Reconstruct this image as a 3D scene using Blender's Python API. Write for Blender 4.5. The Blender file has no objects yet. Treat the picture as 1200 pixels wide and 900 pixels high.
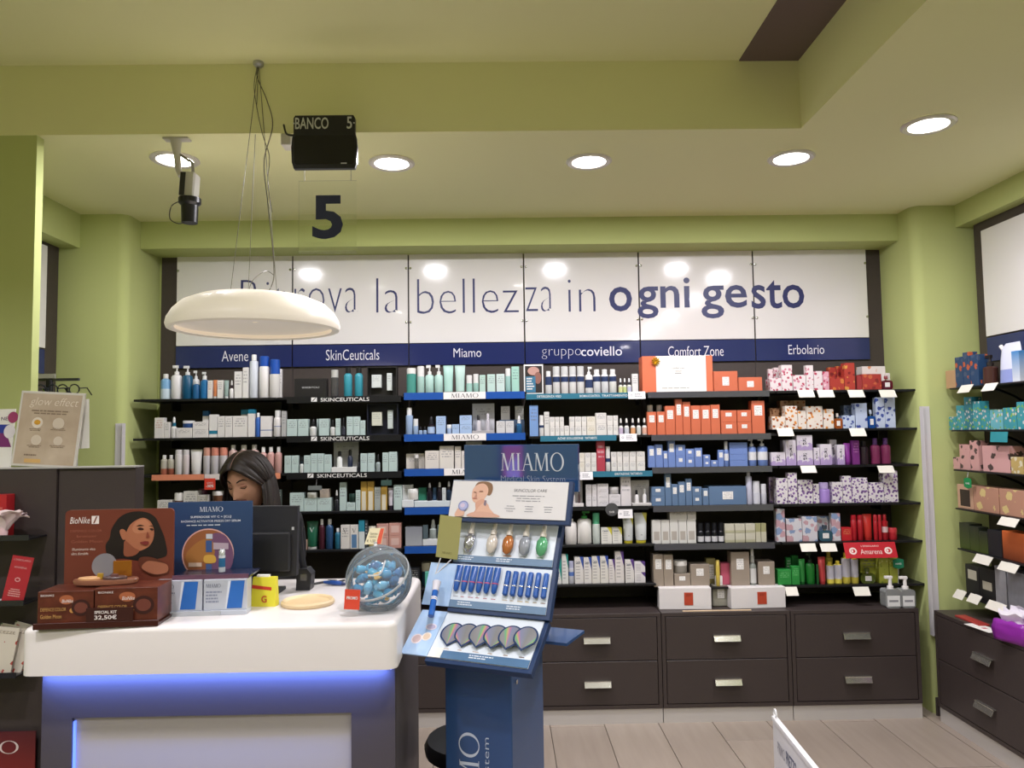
import bpy, bmesh, math, random
from mathutils import Vector, Matrix, noise
random.seed(7)
SC = bpy.context.scene
COL = SC.collection
PI = math.pi
# ------------------------------------------------------------------ camera
EYE = Vector((0, 0, 1.4729))
YAW, PITCH, ROLL, FPX = -.0137, .0633, -.0143, 900.0
_f = Vector((-math.sin(YAW) * math.cos(PITCH), math.cos(YAW) * math.cos(PITCH), math.sin(PITCH)))
_r = Vector((math.cos(YAW), math.sin(YAW), 0)); _u = _r.cross(_f)
CR = _r * math.cos(ROLL) + _u * math.sin(ROLL); CU = _u * math.cos(ROLL) - _r * math.sin(ROLL); CF = _f
cam_data = bpy.data.cameras.new('camera'); cam = bpy.data.objects.new('camera', cam_data); COL.objects.link(cam)
cam_data.sensor_width = 36; cam_data.lens = FPX / 1200 * 36; cam_data.clip_start = .02
cam.matrix_world = Matrix(((CR.x, CU.x, -CF.x, EYE.x), (CR.y, CU.y, -CF.y, EYE.y), (CR.z, CU.z, -CF.z, EYE.z), (0, 0, 0, 1)))
SC.camera = cam
# ------------------------------------------------------------------ world, exposure
w = bpy.data.worlds.new('world'); SC.world = w; w.use_nodes = True
w.node_tree.nodes['Background'].inputs[0].default_value = (.9, .95, 1, 1); w.node_tree.nodes['Background'].inputs[1].default_value = .05
SC.view_settings.view_transform = 'Standard'; SC.view_settings.look = 'None'; SC.view_settings.gamma = 1
SC.view_settings.use_curve_mapping = False; SC.view_settings.exposure = 0.0
LAMP_W = 14.0          # one ceiling downlight
LAMP_C = (.95, .925, 1.0)
REAR_W = 14.5           # one unseen fill lamp added in the raised ceiling
LED_W = 5.0
# ------------------------------------------------------------------ measuring the photograph: pixel + one known coordinate -> point
def _ray(x, y): return CR * ((x - 600) / FPX) + CU * ((450 - y) / FPX) + CF
def at_y(x, y, Y): d = _ray(x, y); return EYE + d * (Y / d.y)
def at_x(x, y, X): d = _ray(x, y); return EYE + d * (X / d.x)
def at_z(x, y, Z): d = _ray(x, y); return EYE + d * ((Z - EYE.z) / d.z)
# ------------------------------------------------------------------ materials
def lin(h):
    if not isinstance(h, str): return tuple(h)[:3]
    c = [int(h[i:i + 2], 16) / 255 for i in (0, 2, 4)]
    return tuple(v / 12.92 if v < .04045 else ((v + .055) / 1.055) ** 2.4 for v in c)
_M = {}
def _new(key):
    m = bpy.data.materials.new(key); m.use_nodes = True
    n = m.node_tree; return m, n, n.nodes['Principled BSDF']
def mat(h, rough=.45, metal=0, alpha=1, trans=0, coat=0, emit=0, bump=0, bscale=60, spec=.5, ior=1.45, var=0):
    key = 'm_%s_%s' % (h if isinstance(h, str) else '%.2f_%.2f_%.2f' % tuple(h), '_'.join(str(v) for v in (rough, metal, alpha, trans, coat, emit, bump, bscale, spec, ior, var)))
    if key in _M: return _M[key]
    m, n, b = _new(key); c = (*lin(h), 1)
    b.inputs['Base Color'].default_value = c; b.inputs['Roughness'].default_value = rough; b.inputs['Metallic'].default_value = metal
    b.inputs['Alpha'].default_value = alpha; b.inputs['Transmission Weight'].default_value = trans; b.inputs['Coat Weight'].default_value = coat
    b.inputs['Coat Roughness'].default_value = .04; b.inputs['Specular IOR Level'].default_value = spec; b.inputs['IOR'].default_value = ior
    if emit: b.inputs['Emission Color'].default_value = c; b.inputs['Emission Strength'].default_value = emit
    if bump or var:
        t = n.nodes.new('ShaderNodeTexCoord'); nz = n.nodes.new('ShaderNodeTexNoise'); nz.inputs['Scale'].default_value = bscale; nz.inputs['Detail'].default_value = 4
        n.links.new(t.outputs['Object'], nz.inputs['Vector'])
        if bump:
            bp = n.nodes.new('ShaderNodeBump'); bp.inputs['Strength'].default_value = bump; bp.inputs['Distance'].default_value = .002
            n.links.new(nz.outputs['Fac'], bp.inputs['Height']); n.links.new(bp.outputs['Normal'], b.inputs['Normal'])
        if var:
            hs = n.nodes.new('ShaderNodeMix'); hs.data_type = 'RGBA'
            hs.inputs['A'].default_value = tuple(v * (1 - var) for v in c[:3]) + (1,); hs.inputs['B'].default_value = tuple(min(1, v * (1 + var)) for v in c[:3]) + (1,)
            n.links.new(nz.outputs['Fac'], hs.inputs['Factor']); n.links.new(hs.outputs['Result'], b.inputs['Base Color'])
    _M[key] = m; return m
class NG:                                                   # tiny node-graph writer
    def __init__(s, m): s.n = m.node_tree
    def math(s, op, a, b=None, c=None):
        k = s.n.nodes.new('ShaderNodeMath'); k.operation = op
        for i, v in enumerate((a, b, c)):
            if v is None: continue
            if isinstance(v, (int, float)): k.inputs[i].default_value = v
            else: s.n.links.new(v, k.inputs[i])
        return k.outputs[0]
    def gt(s, a, b): return s.math('GREATER_THAN', a, b)
    def lt(s, a, b): return s.math('LESS_THAN', a, b)
    def mul(s, *a):
        r = a[0]
        for v in a[1:]: r = s.math('MULTIPLY', r, v)
        return r
    def mix(s, f, a, b):
        k = s.n.nodes.new('ShaderNodeMix'); k.data_type = 'RGBA'
        for nm, v in (('Factor', f), ('A', a), ('B', b)):
            if isinstance(v, (int, float)): k.inputs[nm].default_value = v
            elif isinstance(v, (str, tuple)): k.inputs[nm].default_value = (*lin(v), 1)
            else: s.n.links.new(v, k.inputs[nm])
        return k.outputs['Result']
    def xyz(s, which='Generated'):
        t = s.n.nodes.new('ShaderNodeTexCoord'); p = s.n.nodes.new('ShaderNodeSeparateXYZ'); s.n.links.new(t.outputs[which], p.inputs[0]); return t.outputs[which], p.outputs
    def noise(s, vec, scale, detail=2):
        k = s.n.nodes.new('ShaderNodeTexNoise'); k.inputs['Scale'].default_value = scale; k.inputs['Detail'].default_value = detail
        s.n.links.new(vec, k.inputs['Vector']); return k.outputs['Fac']
    def vec(s, x, y, z):
        k = s.n.nodes.new('ShaderNodeCombineXYZ')
        for i, v in enumerate((x, y, z)):
            if isinstance(v, (int, float)): k.inputs[i].default_value = v
            else: s.n.links.new(v, k.inputs[i])
        return k.outputs[0]
def pmat(kind, c1, c2='555555', c3=None, rough=.45, n=9, v0=.45, v1=.88, u0=.14, u1=.86, t=.6, scale=55, ink=.6):
    """printed packaging: flat print over a base colour, in the thing's own coordinates"""
    key = 'p_' + '_'.join(str(v) for v in (kind, c1, c2, c3, rough, n, v0, v1, u0, u1, t, scale, ink))
    if key in _M: return _M[key]
    m, nt, b = _new(key); g = NG(m); b.inputs['Roughness'].default_value = rough
    vec, (u, d, v) = g.xyz()
    if kind == 'lines':
        row = g.math('MULTIPLY', v, n); fr = g.math('FRACT', row); fl = g.math('FLOOR', row)
        wd = g.noise(g.vec(g.math('MULTIPLY', u, 11.0), g.math('MULTIPLY', fl, 3.7), 0), 1.0)
        msk = g.mul(g.gt(fr, .55), g.gt(wd, .47), g.gt(v, v0), g.lt(v, v1), g.gt(u, u0), g.lt(u, u1), g.lt(d, .08))
        c = g.mix(g.math('MULTIPLY', msk, ink), c1, c2)
    elif kind == 'diag':                                   # coloured corner
        msk = g.mul(g.gt(g.math('ADD', g.math('MULTIPLY', u, 1.2), v), 1.0 + t), g.lt(d, .9))
        row = g.math('MULTIPLY', v, n); fr = g.math('FRACT', row)
        tx = g.mul(g.gt(fr, .6), g.lt(d, .08), g.gt(u, .15), g.lt(u, .6), g.gt(v, .12), g.lt(v, .8))
        c = g.mix(msk, g.mix(g.math('MULTIPLY', tx, .45), c1, '555560'), c2)
    elif kind == 'floral':
        vo, _ = g.xyz('Object')
        k = m.node_tree.nodes.new('ShaderNodeTexVoronoi'); k.inputs['Scale'].default_value = scale; m.node_tree.links.new(vo, k.inputs['Vector'])
        sp = m.node_tree.nodes.new('ShaderNodeSeparateColor'); m.node_tree.links.new(k.outputs['Color'], sp.inputs[0])
        f = g.gt(g.math('ADD', g.math('MULTIPLY', g.noise(vo, scale * 2.6), .5), g.math('MULTIPLY', k.outputs['Distance'], -1.0)), t - .75)
        c = g.mix(g.mul(f, g.gt(sp.outputs[1], .25)), c1, g.mix(g.gt(sp.outputs[0], .55), c2, c3 or c2))
    elif kind == 'grad': c = g.mix(v, c1, c2)
    elif kind == 'band': c = g.mix(g.mul(g.gt(v, v0), g.lt(v, v1)), c1, c2)
    elif kind == 'split': c = g.mix(g.gt(v, t), c1, c2)
    elif kind == 'rect': c = g.mix(g.mul(g.gt(v, v0), g.lt(v, v1), g.gt(u, u0), g.lt(u, u1), g.lt(d, .08)), c1, c2)
    elif kind == 'iris':                                   # product box: dark emblem over a lilac bloom
        blob = g.math('SUBTRACT', g.noise(vec, 4.0, 3), g.math('MULTIPLY', v, .55))
        em = g.mul(g.gt(v, .35), g.lt(v, .8), g.gt(u, .38), g.lt(u, .62), g.lt(d, .08), g.gt(g.noise(vec, 13.0), .5))
        c = g.mix(em, g.mix(g.gt(blob, t - .3), c1, c2), c3 or '333344')
    elif kind == 'marble':
        c = g.mix(g.noise(vec, scale, 3), c1, c2)
    m.node_tree.links.new(c, b.inputs['Base Color'])
    _M[key] = m; return m
# ------------------------------------------------------------------ mesh helpers
def mesh(name, vs, fs, m, parent=None, loc=(0, 0, 0), rot=(0, 0, 0), smooth=False, midx=None):
    me = bpy.data.meshes.new(name); me.from_pydata([tuple(v) for v in vs], [], fs)
    for k in (m if isinstance(m, (list, tuple)) else [m]): me.materials.append(k)
    if midx: me.polygons.foreach_set('material_index', midx)
    if name not in ('lettering', 'small_print', 'emblem') and not midx: fixn(me)
    if smooth: me.shade_smooth(); me.set_sharp_from_angle(angle=math.radians(40))
    me.update()
    return link(name, me, parent, loc, rot)
def link(name, me, parent=None, loc=(0, 0, 0), rot=(0, 0, 0)):
    o = bpy.data.objects.new(name, me); COL.objects.link(o)
    if parent: o.parent = parent
    o.location = loc; o.rotation_euler = rot
    return o
def empty(name, loc=(0, 0, 0), rot=(0, 0, 0), parent=None):
    o = bpy.data.objects.new(name, None); COL.objects.link(o); o.location = loc; o.rotation_euler = rot; o.empty_display_size = .02
    if parent: o.parent = parent
    return o
def tag(o, label, cat, group=None):
    o['label'] = label; o['category'] = cat
    if group: o['group'] = group
    return o
def struct(o, label=None):
    o['kind'] = 'structure'
    if label: o['label'] = label
    return o
def box_geo(sx, sy, sz, b=0, c=(0, 0, 0)):
    """box centred in x and y, base at z=0, chamfered edges"""
    x, y = sx / 2, sy / 2
    b = min(b, sx * .3, sy * .3, sz * .3)
    if b <= 0:
        vs = [(i * x, j * y, k * sz) for k in (0, 1) for j in (-1, 1) for i in (-1, 1)]
        fs = [(0, 2, 3, 1), (4, 5, 7, 6), (0, 1, 5, 4), (2, 6, 7, 3), (0, 4, 6, 2), (1, 3, 7, 5)]
    else:
        vs = []; ix = {}
        for i in (-1, 1):
            for j in (-1, 1):
                for k in (-1, 1):
                    zc = sz / 2
                    for a in range(3):
                        p = [i * (x - b), j * (y - b), k * (zc - b)]; p[a] += (i, j, k)[a] * b
                        ix[i, j, k, a] = len(vs); vs.append((p[0], p[1], p[2] + zc))
        fs = []
        def q(*l): fs.append(l)
        for s in (-1, 1):
            for a in range(3):
                o = [t for t in range(3) if t != a]
                def K(p, r):
                    c_ = [0, 0, 0]; c_[a] = s; c_[o[0]] = p; c_[o[1]] = r; return ix[c_[0], c_[1], c_[2], a]
                f = [K(-1, -1), K(1, -1), K(1, 1), K(-1, 1)]
                if (s > 0) == (a == 1): f.reverse()
                fs.append(tuple(f))
        for a in range(3):                                  # edges along axis a
            o = [t for t in range(3) if t != a]
            for p in (-1, 1):
                for r in (-1, 1):
                    def E(e, w_):
                        c_ = [0, 0, 0]; c_[a] = e; c_[o[0]] = p; c_[o[1]] = r; return ix[c_[0], c_[1], c_[2], w_]
                    fs.append((E(-1, o[0]), E(1, o[0]), E(1, o[1]), E(-1, o[1])))
        for i in (-1, 1):
            for j in (-1, 1):
                for k in (-1, 1): fs.append((ix[i, j, k, 0], ix[i, j, k, 1], ix[i, j, k, 2]))
    return [(v[0] + c[0], v[1] + c[1], v[2] + c[2]) for v in vs], fs
def fixn(me):
    bm = bmesh.new(); bm.from_mesh(me); bmesh.ops.recalc_face_normals(bm, faces=bm.faces); bm.to_mesh(me); bm.free()
_BOX = {}
def box(name, sx, sy, sz, m, loc=(0, 0, 0), parent=None, rot=(0, 0, 0), b=.0012):
    key = (round(sx, 4), round(sy, 4), round(sz, 4), b, m.name)
    me = _BOX.get(key)
    if not me:
        vs, fs = box_geo(sx, sy, sz, b); me = bpy.data.meshes.new(name); me.from_pydata(vs, [], fs); me.materials.append(m); fixn(me); _BOX[key] = me
    return link(name, me, parent, loc, rot)
def bx(name, x0, x1, y0, y1, z0, z1, m, parent=None, b=.0):
    """box from its bounds"""
    return box(name, x1 - x0, y1 - y0, z1 - z0, m, ((x0 + x1) / 2, (y0 + y1) / 2, z0), parent, b=b)
def lathe_geo(prof, seg=16, fx=1, fy=1, c=(0, 0, 0), caps=True):
    vs, fs = [], []
    n = len(prof)
    for r, z in prof:
        for s in range(seg):
            a = 2 * PI * s / seg; vs.append((c[0] + r * math.cos(a) * fx, c[1] + r * math.sin(a) * fy, c[2] + z))
    for i in range(n - 1):
        for s in range(seg): fs.append((i * seg + s, i * seg + (s + 1) % seg, (i + 1) * seg + (s + 1) % seg, (i + 1) * seg + s))
    if caps: fs.append(tuple(range(seg - 1, -1, -1))); fs.append(tuple((n - 1) * seg + s for s in range(seg)))
    return vs, fs
def lathe(name, prof, m, loc=(0, 0, 0), parent=None, seg=16, fx=1, fy=1, rot=(0, 0, 0), caps=True, smooth=True):
    vs, fs = lathe_geo(prof, seg, fx, fy, caps=caps)
    me = bpy.data.meshes.new(name); me.from_pydata(vs, [], fs); me.materials.append(m)
    if smooth: me.shade_smooth(); me.set_sharp_from_angle(angle=math.radians(38))
    return link(name, me, parent, loc, rot)
def join_geo(parts):
    vs, fs = [], []
    for v, f in parts:
        o = len(vs); vs += list(v); fs += [tuple(i + o for i in t) for t in f]
    return vs, fs
def tube_geo(pts, r, seg=6):
    vs, fs = [], []; pts = [Vector(p) for p in pts]; n = len(pts)
    for i, p in enumerate(pts):
        t = (pts[min(i + 1, n - 1)] - pts[max(i - 1, 0)]).normalized()
        a = t.cross(Vector((0, 0, 1)) if abs(t.z) < .9 else Vector((1, 0, 0))).normalized(); bb = t.cross(a)
        rr = r[i] if isinstance(r, (list, tuple)) else r
        for s in range(seg): vs.append(p + (a * math.cos(2 * PI * s / seg) + bb * math.sin(2 * PI * s / seg)) * rr)
    for i in range(n - 1):
        for s in range(seg): fs.append((i * seg + s, i * seg + (s + 1) % seg, (i + 1) * seg + (s + 1) % seg, (i + 1) * seg + s))
    fs.append(tuple(range(seg - 1, -1, -1))); fs.append(tuple((n - 1) * seg + s for s in range(seg)))
    return vs, fs
def tube(name, pts, r, m, parent=None, seg=6, loc=(0, 0, 0)):
    vs, fs = tube_geo(pts, r, seg); return mesh(name, vs, fs, m, parent, loc, smooth=True)
def smoothcurve(pts, n=6, closed=False):
    out = []; k = len(pts)
    rng = range(k) if closed else range(k - 1)
    for i in rng:
        p0, p1, p2, p3 = (Vector(pts[(i + d) % k] if closed else pts[max(0, min(k - 1, i + d))]) for d in (-1, 0, 1, 2))
        for j in range(n):
            t = j / n; out.append(.5 * ((2 * p1) + (-p0 + p2) * t + (2 * p0 - 5 * p1 + 4 * p2 - p3) * t * t + (-p0 + 3 * p1 - 3 * p2 + p3) * t ** 3))
    if not closed: out.append(Vector(pts[-1]))
    return out
def prism_geo(poly, y0, y1):
    """polygon in the x-z plane pushed from y0 (front) to y1"""
    n = len(poly); vs = [(p[0], y0, p[1]) for p in poly] + [(p[0], y1, p[1]) for p in poly]
    fs = [tuple(range(n)), tuple(range(2 * n - 1, n - 1, -1))] + [(i, i + n, (i + 1) % n + n, (i + 1) % n) for i in range(n)]
    return vs, fs
def prism(name, poly, y0, y1, m, parent=None, loc=(0, 0, 0), rot=(0, 0, 0)):
    vs, fs = prism_geo(poly, y0, y1)
    me = bpy.data.meshes.new(name); me.from_pydata(vs, [], fs); me.materials.append(m); fixn(me)
    return link(name, me, parent, loc, rot)
def rrect(x0, x1, z0, z1, r, n=4):
    out = []
    for cx, cz, a0 in ((x1 - r, z0 + r, -90), (x1 - r, z1 - r, 0), (x0 + r, z1 - r, 90), (x0 + r, z0 + r, 180)):
        for i in range(n + 1): a = math.radians(a0 + 90 * i / n); out.append((cx + r * math.cos(a), cz + r * math.sin(a)))
    return out
# ------------------------------------------------------------------ lettering (real raised/printed outlines)
_T = {}
def text_me(s, off=0.0, shear=0.0):
    key = (s, off, shear)
    if key not in _T:
        c = bpy.data.curves.new('lettering', 'FONT'); c.body = s; c.size = 1; c.offset = off; c.shear = shear; c.resolution_u = 3; c.fill_mode = 'FRONT' if hasattr(c, 'fill_mode') else c.fill_mode
        o = bpy.data.objects.new('lettering', c)
        me = bpy.data.meshes.new_from_object(o)
        vs = [v.co.copy() for v in me.vertices]; fs = [tuple(p.vertices) for p in me.polygons]
        xs = [v.x for v in vs] or [0]; ys = [v.y for v in vs] or [0]
        _T[key] = (vs, fs, min(xs), max(xs), min(ys), max(ys))
        bpy.data.objects.remove(o); bpy.data.curves.remove(c); bpy.data.meshes.remove(me)
    return _T[key]
def text(s, x0, x1, z0, z1, m, parent=None, y=0.0, loc=(0, 0, 0), rot=(0, 0, 0), off=0.0, shear=0.0, name='lettering', base=None):
    """lettering fitted to a rectangle of its parent's x-z plane, facing -y; base=(lowest,highest) glyph string to fix the line height"""
    vs, fs, a, b_, c, d = text_me(s, off, shear)
    if not fs: return None
    kx = (x1 - x0) / max(1e-6, b_ - a); kz = (z1 - z0) / max(1e-6, d - c)
    V = [(x0 + (v.x - a) * kx, y, z0 + (v.y - c) * kz) for v in vs]
    return mesh(name, V, fs, m, parent, loc, rot)
def glyph_serif(ch):
    """wide roman capitals with contrast, unit height; returns quads and advance"""
    Q = []; t, T, sh = .045, .12, .03
    def bar(x0, y0, x1, y1, w): Q.append([(x0 - w / 2, y0), (x0 + w / 2, y0), (x1 + w / 2, y1), (x1 - w / 2, y1)])
    def ser(x, y, w): Q.append([(x - w / 2, y), (x + w / 2, y), (x + w / 2, y + sh), (x - w / 2, y + sh)])
    if ch == 'M':
        bar(.12, 0, .17, 1, t); bar(.2, 1, .5, 0, T); bar(.5, 0, .82, 1, t); bar(.9, 0, .86, 1, T); ser(.12, 0, .22); ser(.9, 0, .28); ser(.15, .97, .2); ser(.88, .97, .22); return Q, 1.1
    if ch == 'I': bar(.15, 0, .15, 1, T); ser(.15, 0, .3); ser(.15, .97, .3); return Q, .38
    if ch == 'A': bar(.1, 0, .42, 1, t); bar(.72, 0, .42, 1, T); Q.append([(.22, .33), (.62, .33), (.61, .37), (.23, .37)]); ser(.1, 0, .22); ser(.72, 0, .28); return Q, .86
    if ch == 'O':
        n = 28
        o = [(.48 + .46 * math.cos(2 * PI * i / n), .5 + .53 * math.sin(2 * PI * i / n)) for i in range(n)]; p = [(.48 + .345 * math.cos(2 * PI * i / n), .5 + .485 * math.sin(2 * PI * i / n)) for i in range(n)]
        for i in range(n): Q.append([o[i], o[(i + 1) % n], p[(i + 1) % n], p[i]])
        return Q, 1.0
    if ch == 'V': bar(.42, 0, .1, 1, T); bar(.42, 0, .74, 1, t); ser(.1, .97, .26); ser(.74, .97, .2); return Q, .86
    return Q, .4
def serif(s, x0, x1, z0, z1, m, parent=None, y=0.0, loc=(0, 0, 0), rot=(0, 0, 0), only=None, name='lettering'):
    vs, fs, cx = [], [], 0
    for i, ch in enumerate(s):
        Q, adv = glyph_serif(ch)
        if only is None or i in only:
            for q in Q: o = len(vs); vs += [(cx + p[0], p[1]) for p in q]; fs.append(tuple(range(o, o + len(q))))
        cx += adv
    k = (x1 - x0) / cx
    return mesh(name, [(x0 + v[0] * k, y, z0 + v[1] * (z1 - z0)) for v in vs], fs, m, parent, loc, rot)
def ink_lines(x0, x1, z0, z1, n, m, parent, y, seed=0, centre=False, name='small_print', fill=.5):
    """rows of unreadably small print as word-sized dashes"""
    rnd = random.Random(seed); vs, fs = [], []; dz = (z1 - z0) / n
    for r in range(n):
        L = (x1 - x0) * rnd.uniform(.6, 1); xs = (x0 + x1 - L) / 2 if centre else x0; x = xs; zt = z1 - r * dz
        while x < xs + L:
            ww = min((x1 - x0) * rnd.uniform(.06, .2), xs + L - x); o = len(vs)
            vs += [(x, y, zt - dz * fill), (x + ww, y, zt - dz * fill), (x + ww, y, zt), (x, y, zt)]; fs.append((o, o + 1, o + 2, o + 3)); x += ww + (x1 - x0) * .025
    return mesh(name, vs, fs, m, parent)
def decals(name, shapes, parent, y, dy=-.00025):
    """flat print built from outlines: [(colour, points, smooth)], each layer a hair in front of the one before"""
    vs, fs, ms, mi = [], [], [], []
    for i, (c, pts, sm) in enumerate(shapes):
        P = smoothcurve([(p[0], p[1], 0) for p in pts], 5, True) if sm else [Vector((p[0], p[1], 0)) for p in pts]
        o = len(vs); vs += [(p.x, y + dy * i, p.y) for p in P]; fs.append(tuple(range(o, o + len(P))))
        k = mat(c, .5) if isinstance(c, str) else c
        if k not in ms: ms.append(k)
        mi.append(ms.index(k))
    o = mesh(name, vs, fs, ms, parent, midx=mi); return o
def ell(cx, cz, rx, rz, n=14, a=0):
    return [(cx + rx * math.cos(2 * PI * i / n) * math.cos(a) - rz * math.sin(2 * PI * i / n) * math.sin(a), cz + rx * math.cos(2 * PI * i / n) * math.sin(a) + rz * math.sin(2 * PI * i / n) * math.cos(a)) for i in range(n)]
# ------------------------------------------------------------------ shared materials
GREEN = mat('BEC684', .75, bump=.12, bscale=180, spec=.2)
CEIL = mat('ECEBB8', .8, spec=.2)
DARK = mat('4A4240', .5, bump=.15, bscale=90)
BLACK = mat('17171A', .35)
WHITE = mat('ECE8E6', .4)
PAPER = mat('EDEAE4', .6)
CHROME = mat('D8D8D8', .15, 1)
STEEL = mat('B9BABC', .32, .6)
NAVY = mat('222C62', .2, coat=.3)
INK = mat('2A2F63', .4)
# ================================================================== the room
WY, CY = 4.351, 3.958                 # face of the wall panels, face of the low cabinets
X0, MOD = -1.8443, .66                # first sign panel's left edge, bay width
ZC, ZT = 2.65, 2.928                  # lower ceiling, raised ceiling
TY, TX = 2.934, 1.19                  # edges of the raised ceiling
RX, LX = 2.55, -2.32
CABH = .548
ROWZ = [1.675, 1.470, 1.278, 1.077, .879, .655]
def S(name, *a, **k): return struct(bx(name, *a, **k))
S('ceiling', -3.6, 2.7, TY, 4.5, ZC, 3.05, CEIL)
S('ceiling', TX, 2.7, -4, TY, ZC, 3.05, CEIL)
S('ceiling', -3.6, TX, -4, TY, ZT, 3.05, CEIL)
S('trim_1', .955, TX, -4, TY, ZT - .004, ZT, mat('6F5F5A', .7))
S('wall_back', -2.4, 2.7, 4.385, 4.5, 0, ZC, GREEN)
S('wall_rear', -3.7, 2.7, -4.1, -4, 0, 3.05, GREEN)
S('wall_left', -3.7, -3.6, -4, 3.4, 0, 3.05, GREEN)
S('wall_left', LX - .1, LX, TY + .045, 4.5, 0, ZC, GREEN)
S('wall_right', RX, RX + .1, -4, 4.5, 0, ZC, GREEN)
S('pillar', -3.6, -1.787, TY, TY + .045, 0, ZC, GREEN)
# corner pillars that frame the back recess, and the beams over the recesses
def rounded_col(name, x0, x1, y0, y1, z0, z1, r, side):
    P = []
    for i in range(7):
        a = PI / 2 * i / 6
        if side > 0: P.append((x1 - r + r * math.sin(a), y0 + r - r * math.cos(a)))
        else: P.append((x0 + r - r * math.cos(a), y0 + r - r * math.sin(a)))
    P = ([(x0, y0)] + P + [(x1, y1), (x0, y1)]) if side > 0 else (P + [(x1, y0), (x1, y1), (x0, y1)])
    n = len(P); vs = [(p[0], p[1], z) for z in (z0, z1) for p in P]
    fs = [tuple(range(n - 1, -1, -1)), tuple(range(n, 2 * n))] + [(i, (i + 1) % n, (i + 1) % n + n, i + n) for i in range(n)]
    me = bpy.data.meshes.new(name); me.from_pydata(vs, [], fs); me.materials.append(GREEN); fixn(me); me.shade_smooth(); me.set_sharp_from_angle(angle=math.radians(30))
    return struct(link(name, me))
rounded_col('pillar', LX, -1.955, 4.0, 4.385, 0, ZC, .05, 1)
rounded_col('pillar', 2.2, RX, 4.0, 4.385, 0, ZC, .05, -1)
S('beam', -1.955, 2.2, 4.15, 4.385, 2.50, ZC, GREEN)
S('beam', 2.43, RX, -1, 4.0, 2.53, ZC, GREEN)
S('beam', LX, -2.2, TY + .045, 4.0, 2.47, ZC, GREEN)
GUARD = mat('DCD8DA', .4)
for (x, z0, z1) in ((-1.967, .55, 1.55), (2.212, .4, 1.58)):
    sg = 1 if x > 0 else -1
    vs, fs = join_geo([box_geo(.034, .003, z1 - z0, 0, (x + sg * .012, 3.9985, z0)), box_geo(.003, .034, z1 - z0, 0, (x - sg * .012, 4.0, z0))])
    struct(mesh('trim_2' if x < 0 else 'trim_3', vs, fs, GUARD))
S('baseboard_right', 2.2, 2.5, 3.985, 4.0, 0, .09, DARK)
# ---- floor: wood-look planks running away from the camera
_v, _q = box_geo(6.3, 8.5, .054, 0, (-.45, .25, -.06)); fl = struct(mesh('floor', _v, _q, mat('5E544C', .8)))
_m, _n, _b = _new('plank_tile'); _g = NG(_m)
_t = _n.nodes.new('ShaderNodeTexCoord'); _o = _n.nodes.new('ShaderNodeObjectInfo'); _mp = _n.nodes.new('ShaderNodeMapping')
_mp.inputs['Scale'].default_value = (9, .8, 1); _n.links.new(_t.outputs['Object'], _mp.inputs['Vector'])
_ad = _n.nodes.new('ShaderNodeVectorMath'); _n.links.new(_mp.outputs[0], _ad.inputs[0]); _n.links.new(_g.vec(_g.math('MULTIPLY', _o.outputs['Random'], 40), _g.math('MULTIPLY', _o.outputs['Random'], 17), 0), _ad.inputs[1])
_nz = _g.noise(_ad.outputs[0], 3.0, 5)
_c = _g.mix(_nz, _g.mix(_o.outputs['Random'], '988A7C', '8C7E72'), _g.mix(_o.outputs['Random'], 'AEA094', 'A29488'))
_n.links.new(_c, _b.inputs['Base Color']); _b.inputs['Roughness'].default_value = .38
PLANK = _m
PW, PL = .2735, 1.2
ph = [0, .62, .28, .9, .45]
xs0 = at_z(709, 850, 0).x
cnt = 0
for i in range(-9, 8):
    xa = xs0 + i * PW; y = -.2 + ph[i % 5] * PL - PL
    xb = min(xa + PW - .004, RX)
    while y < 4.35:
        ya, yb = max(y, .9), min(y + PL - .004, 4.36)
        if yb - ya > .05 and xb - xa > .05: box('plank', round(xb - xa, 3), round(yb - ya, 3), .006, PLANK, ((xa + xb) / 2, (ya + yb) / 2, -.006), fl, b=.0008)
        y += PL
# ---- ceiling downlights
LAMPM = mat((1, .96, .9), .5, emit=30.0)
def downlight(x, y, z, label, watt=LAMP_W, spread=180):
    t = empty('ceiling_downlight', (x, y, z)); tag(t, label, 'ceiling light', 'round recessed downlights in the ceiling')
    vs, fs = lathe_geo([(.098, -.001), (.1, -.006), (.092, -.012), (.074, -.010), (.070, .0)], 28, caps=False)
    mesh('trim_ring', vs, fs, mat('D9D4CC', .3, .2), t, smooth=True)
    lathe('diffuser', [(.071, -.004), (.071, -.0015)], LAMPM, (0, 0, 0), t, 28)
    ld = bpy.data.lights.new('downlight_lamp', 'AREA'); ld.shape = 'DISK'; ld.size = .13; ld.energy = watt; ld.color = LAMP_C; ld.spread = math.radians(spread)
    lo = bpy.data.objects.new('downlight_lamp', ld); COL.objects.link(lo); lo.parent = t; lo.location = (0, 0, -.014)
for (px, py), lb in zip(((205, 186), (459, 190), (690, 188), (927, 184), (1088, 145)), ('round recessed downlight behind the security camera', 'round recessed downlight just right of the black counter display', 'round recessed downlight above the middle of the sign', 'round recessed downlight above the right end of the sign', 'round recessed downlight nearest the right wall, on the lower ceiling')):
    p = at_z(px, py, ZC); downlight(p.x, p.y, ZC, lb, LAMP_W * (.8 if px < 300 else 1))
for i, y in enumerate((1.94, 1.0, .05, -.9, -1.9)):
    downlight(1.72, y, ZC, 'recessed downlight along the right wall, %s behind the one in view' % ('first', 'second', 'third', 'fourth', 'fifth')[i], LAMP_W * .6)
for i, x in enumerate((-2.6, -1.2, .2)):  # unseen lamps, added to brighten the near room and front-facing surfaces
    for j, y in enumerate((1.2, -.4, -2.0)):
        downlight(x, y, ZT, 'added out-of-view fill downlight in the raised ceiling, %s row, %s column' % (('front', 'middle', 'rear')[j], ('left', 'middle', 'right')[i]), REAR_W, 132)
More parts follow.
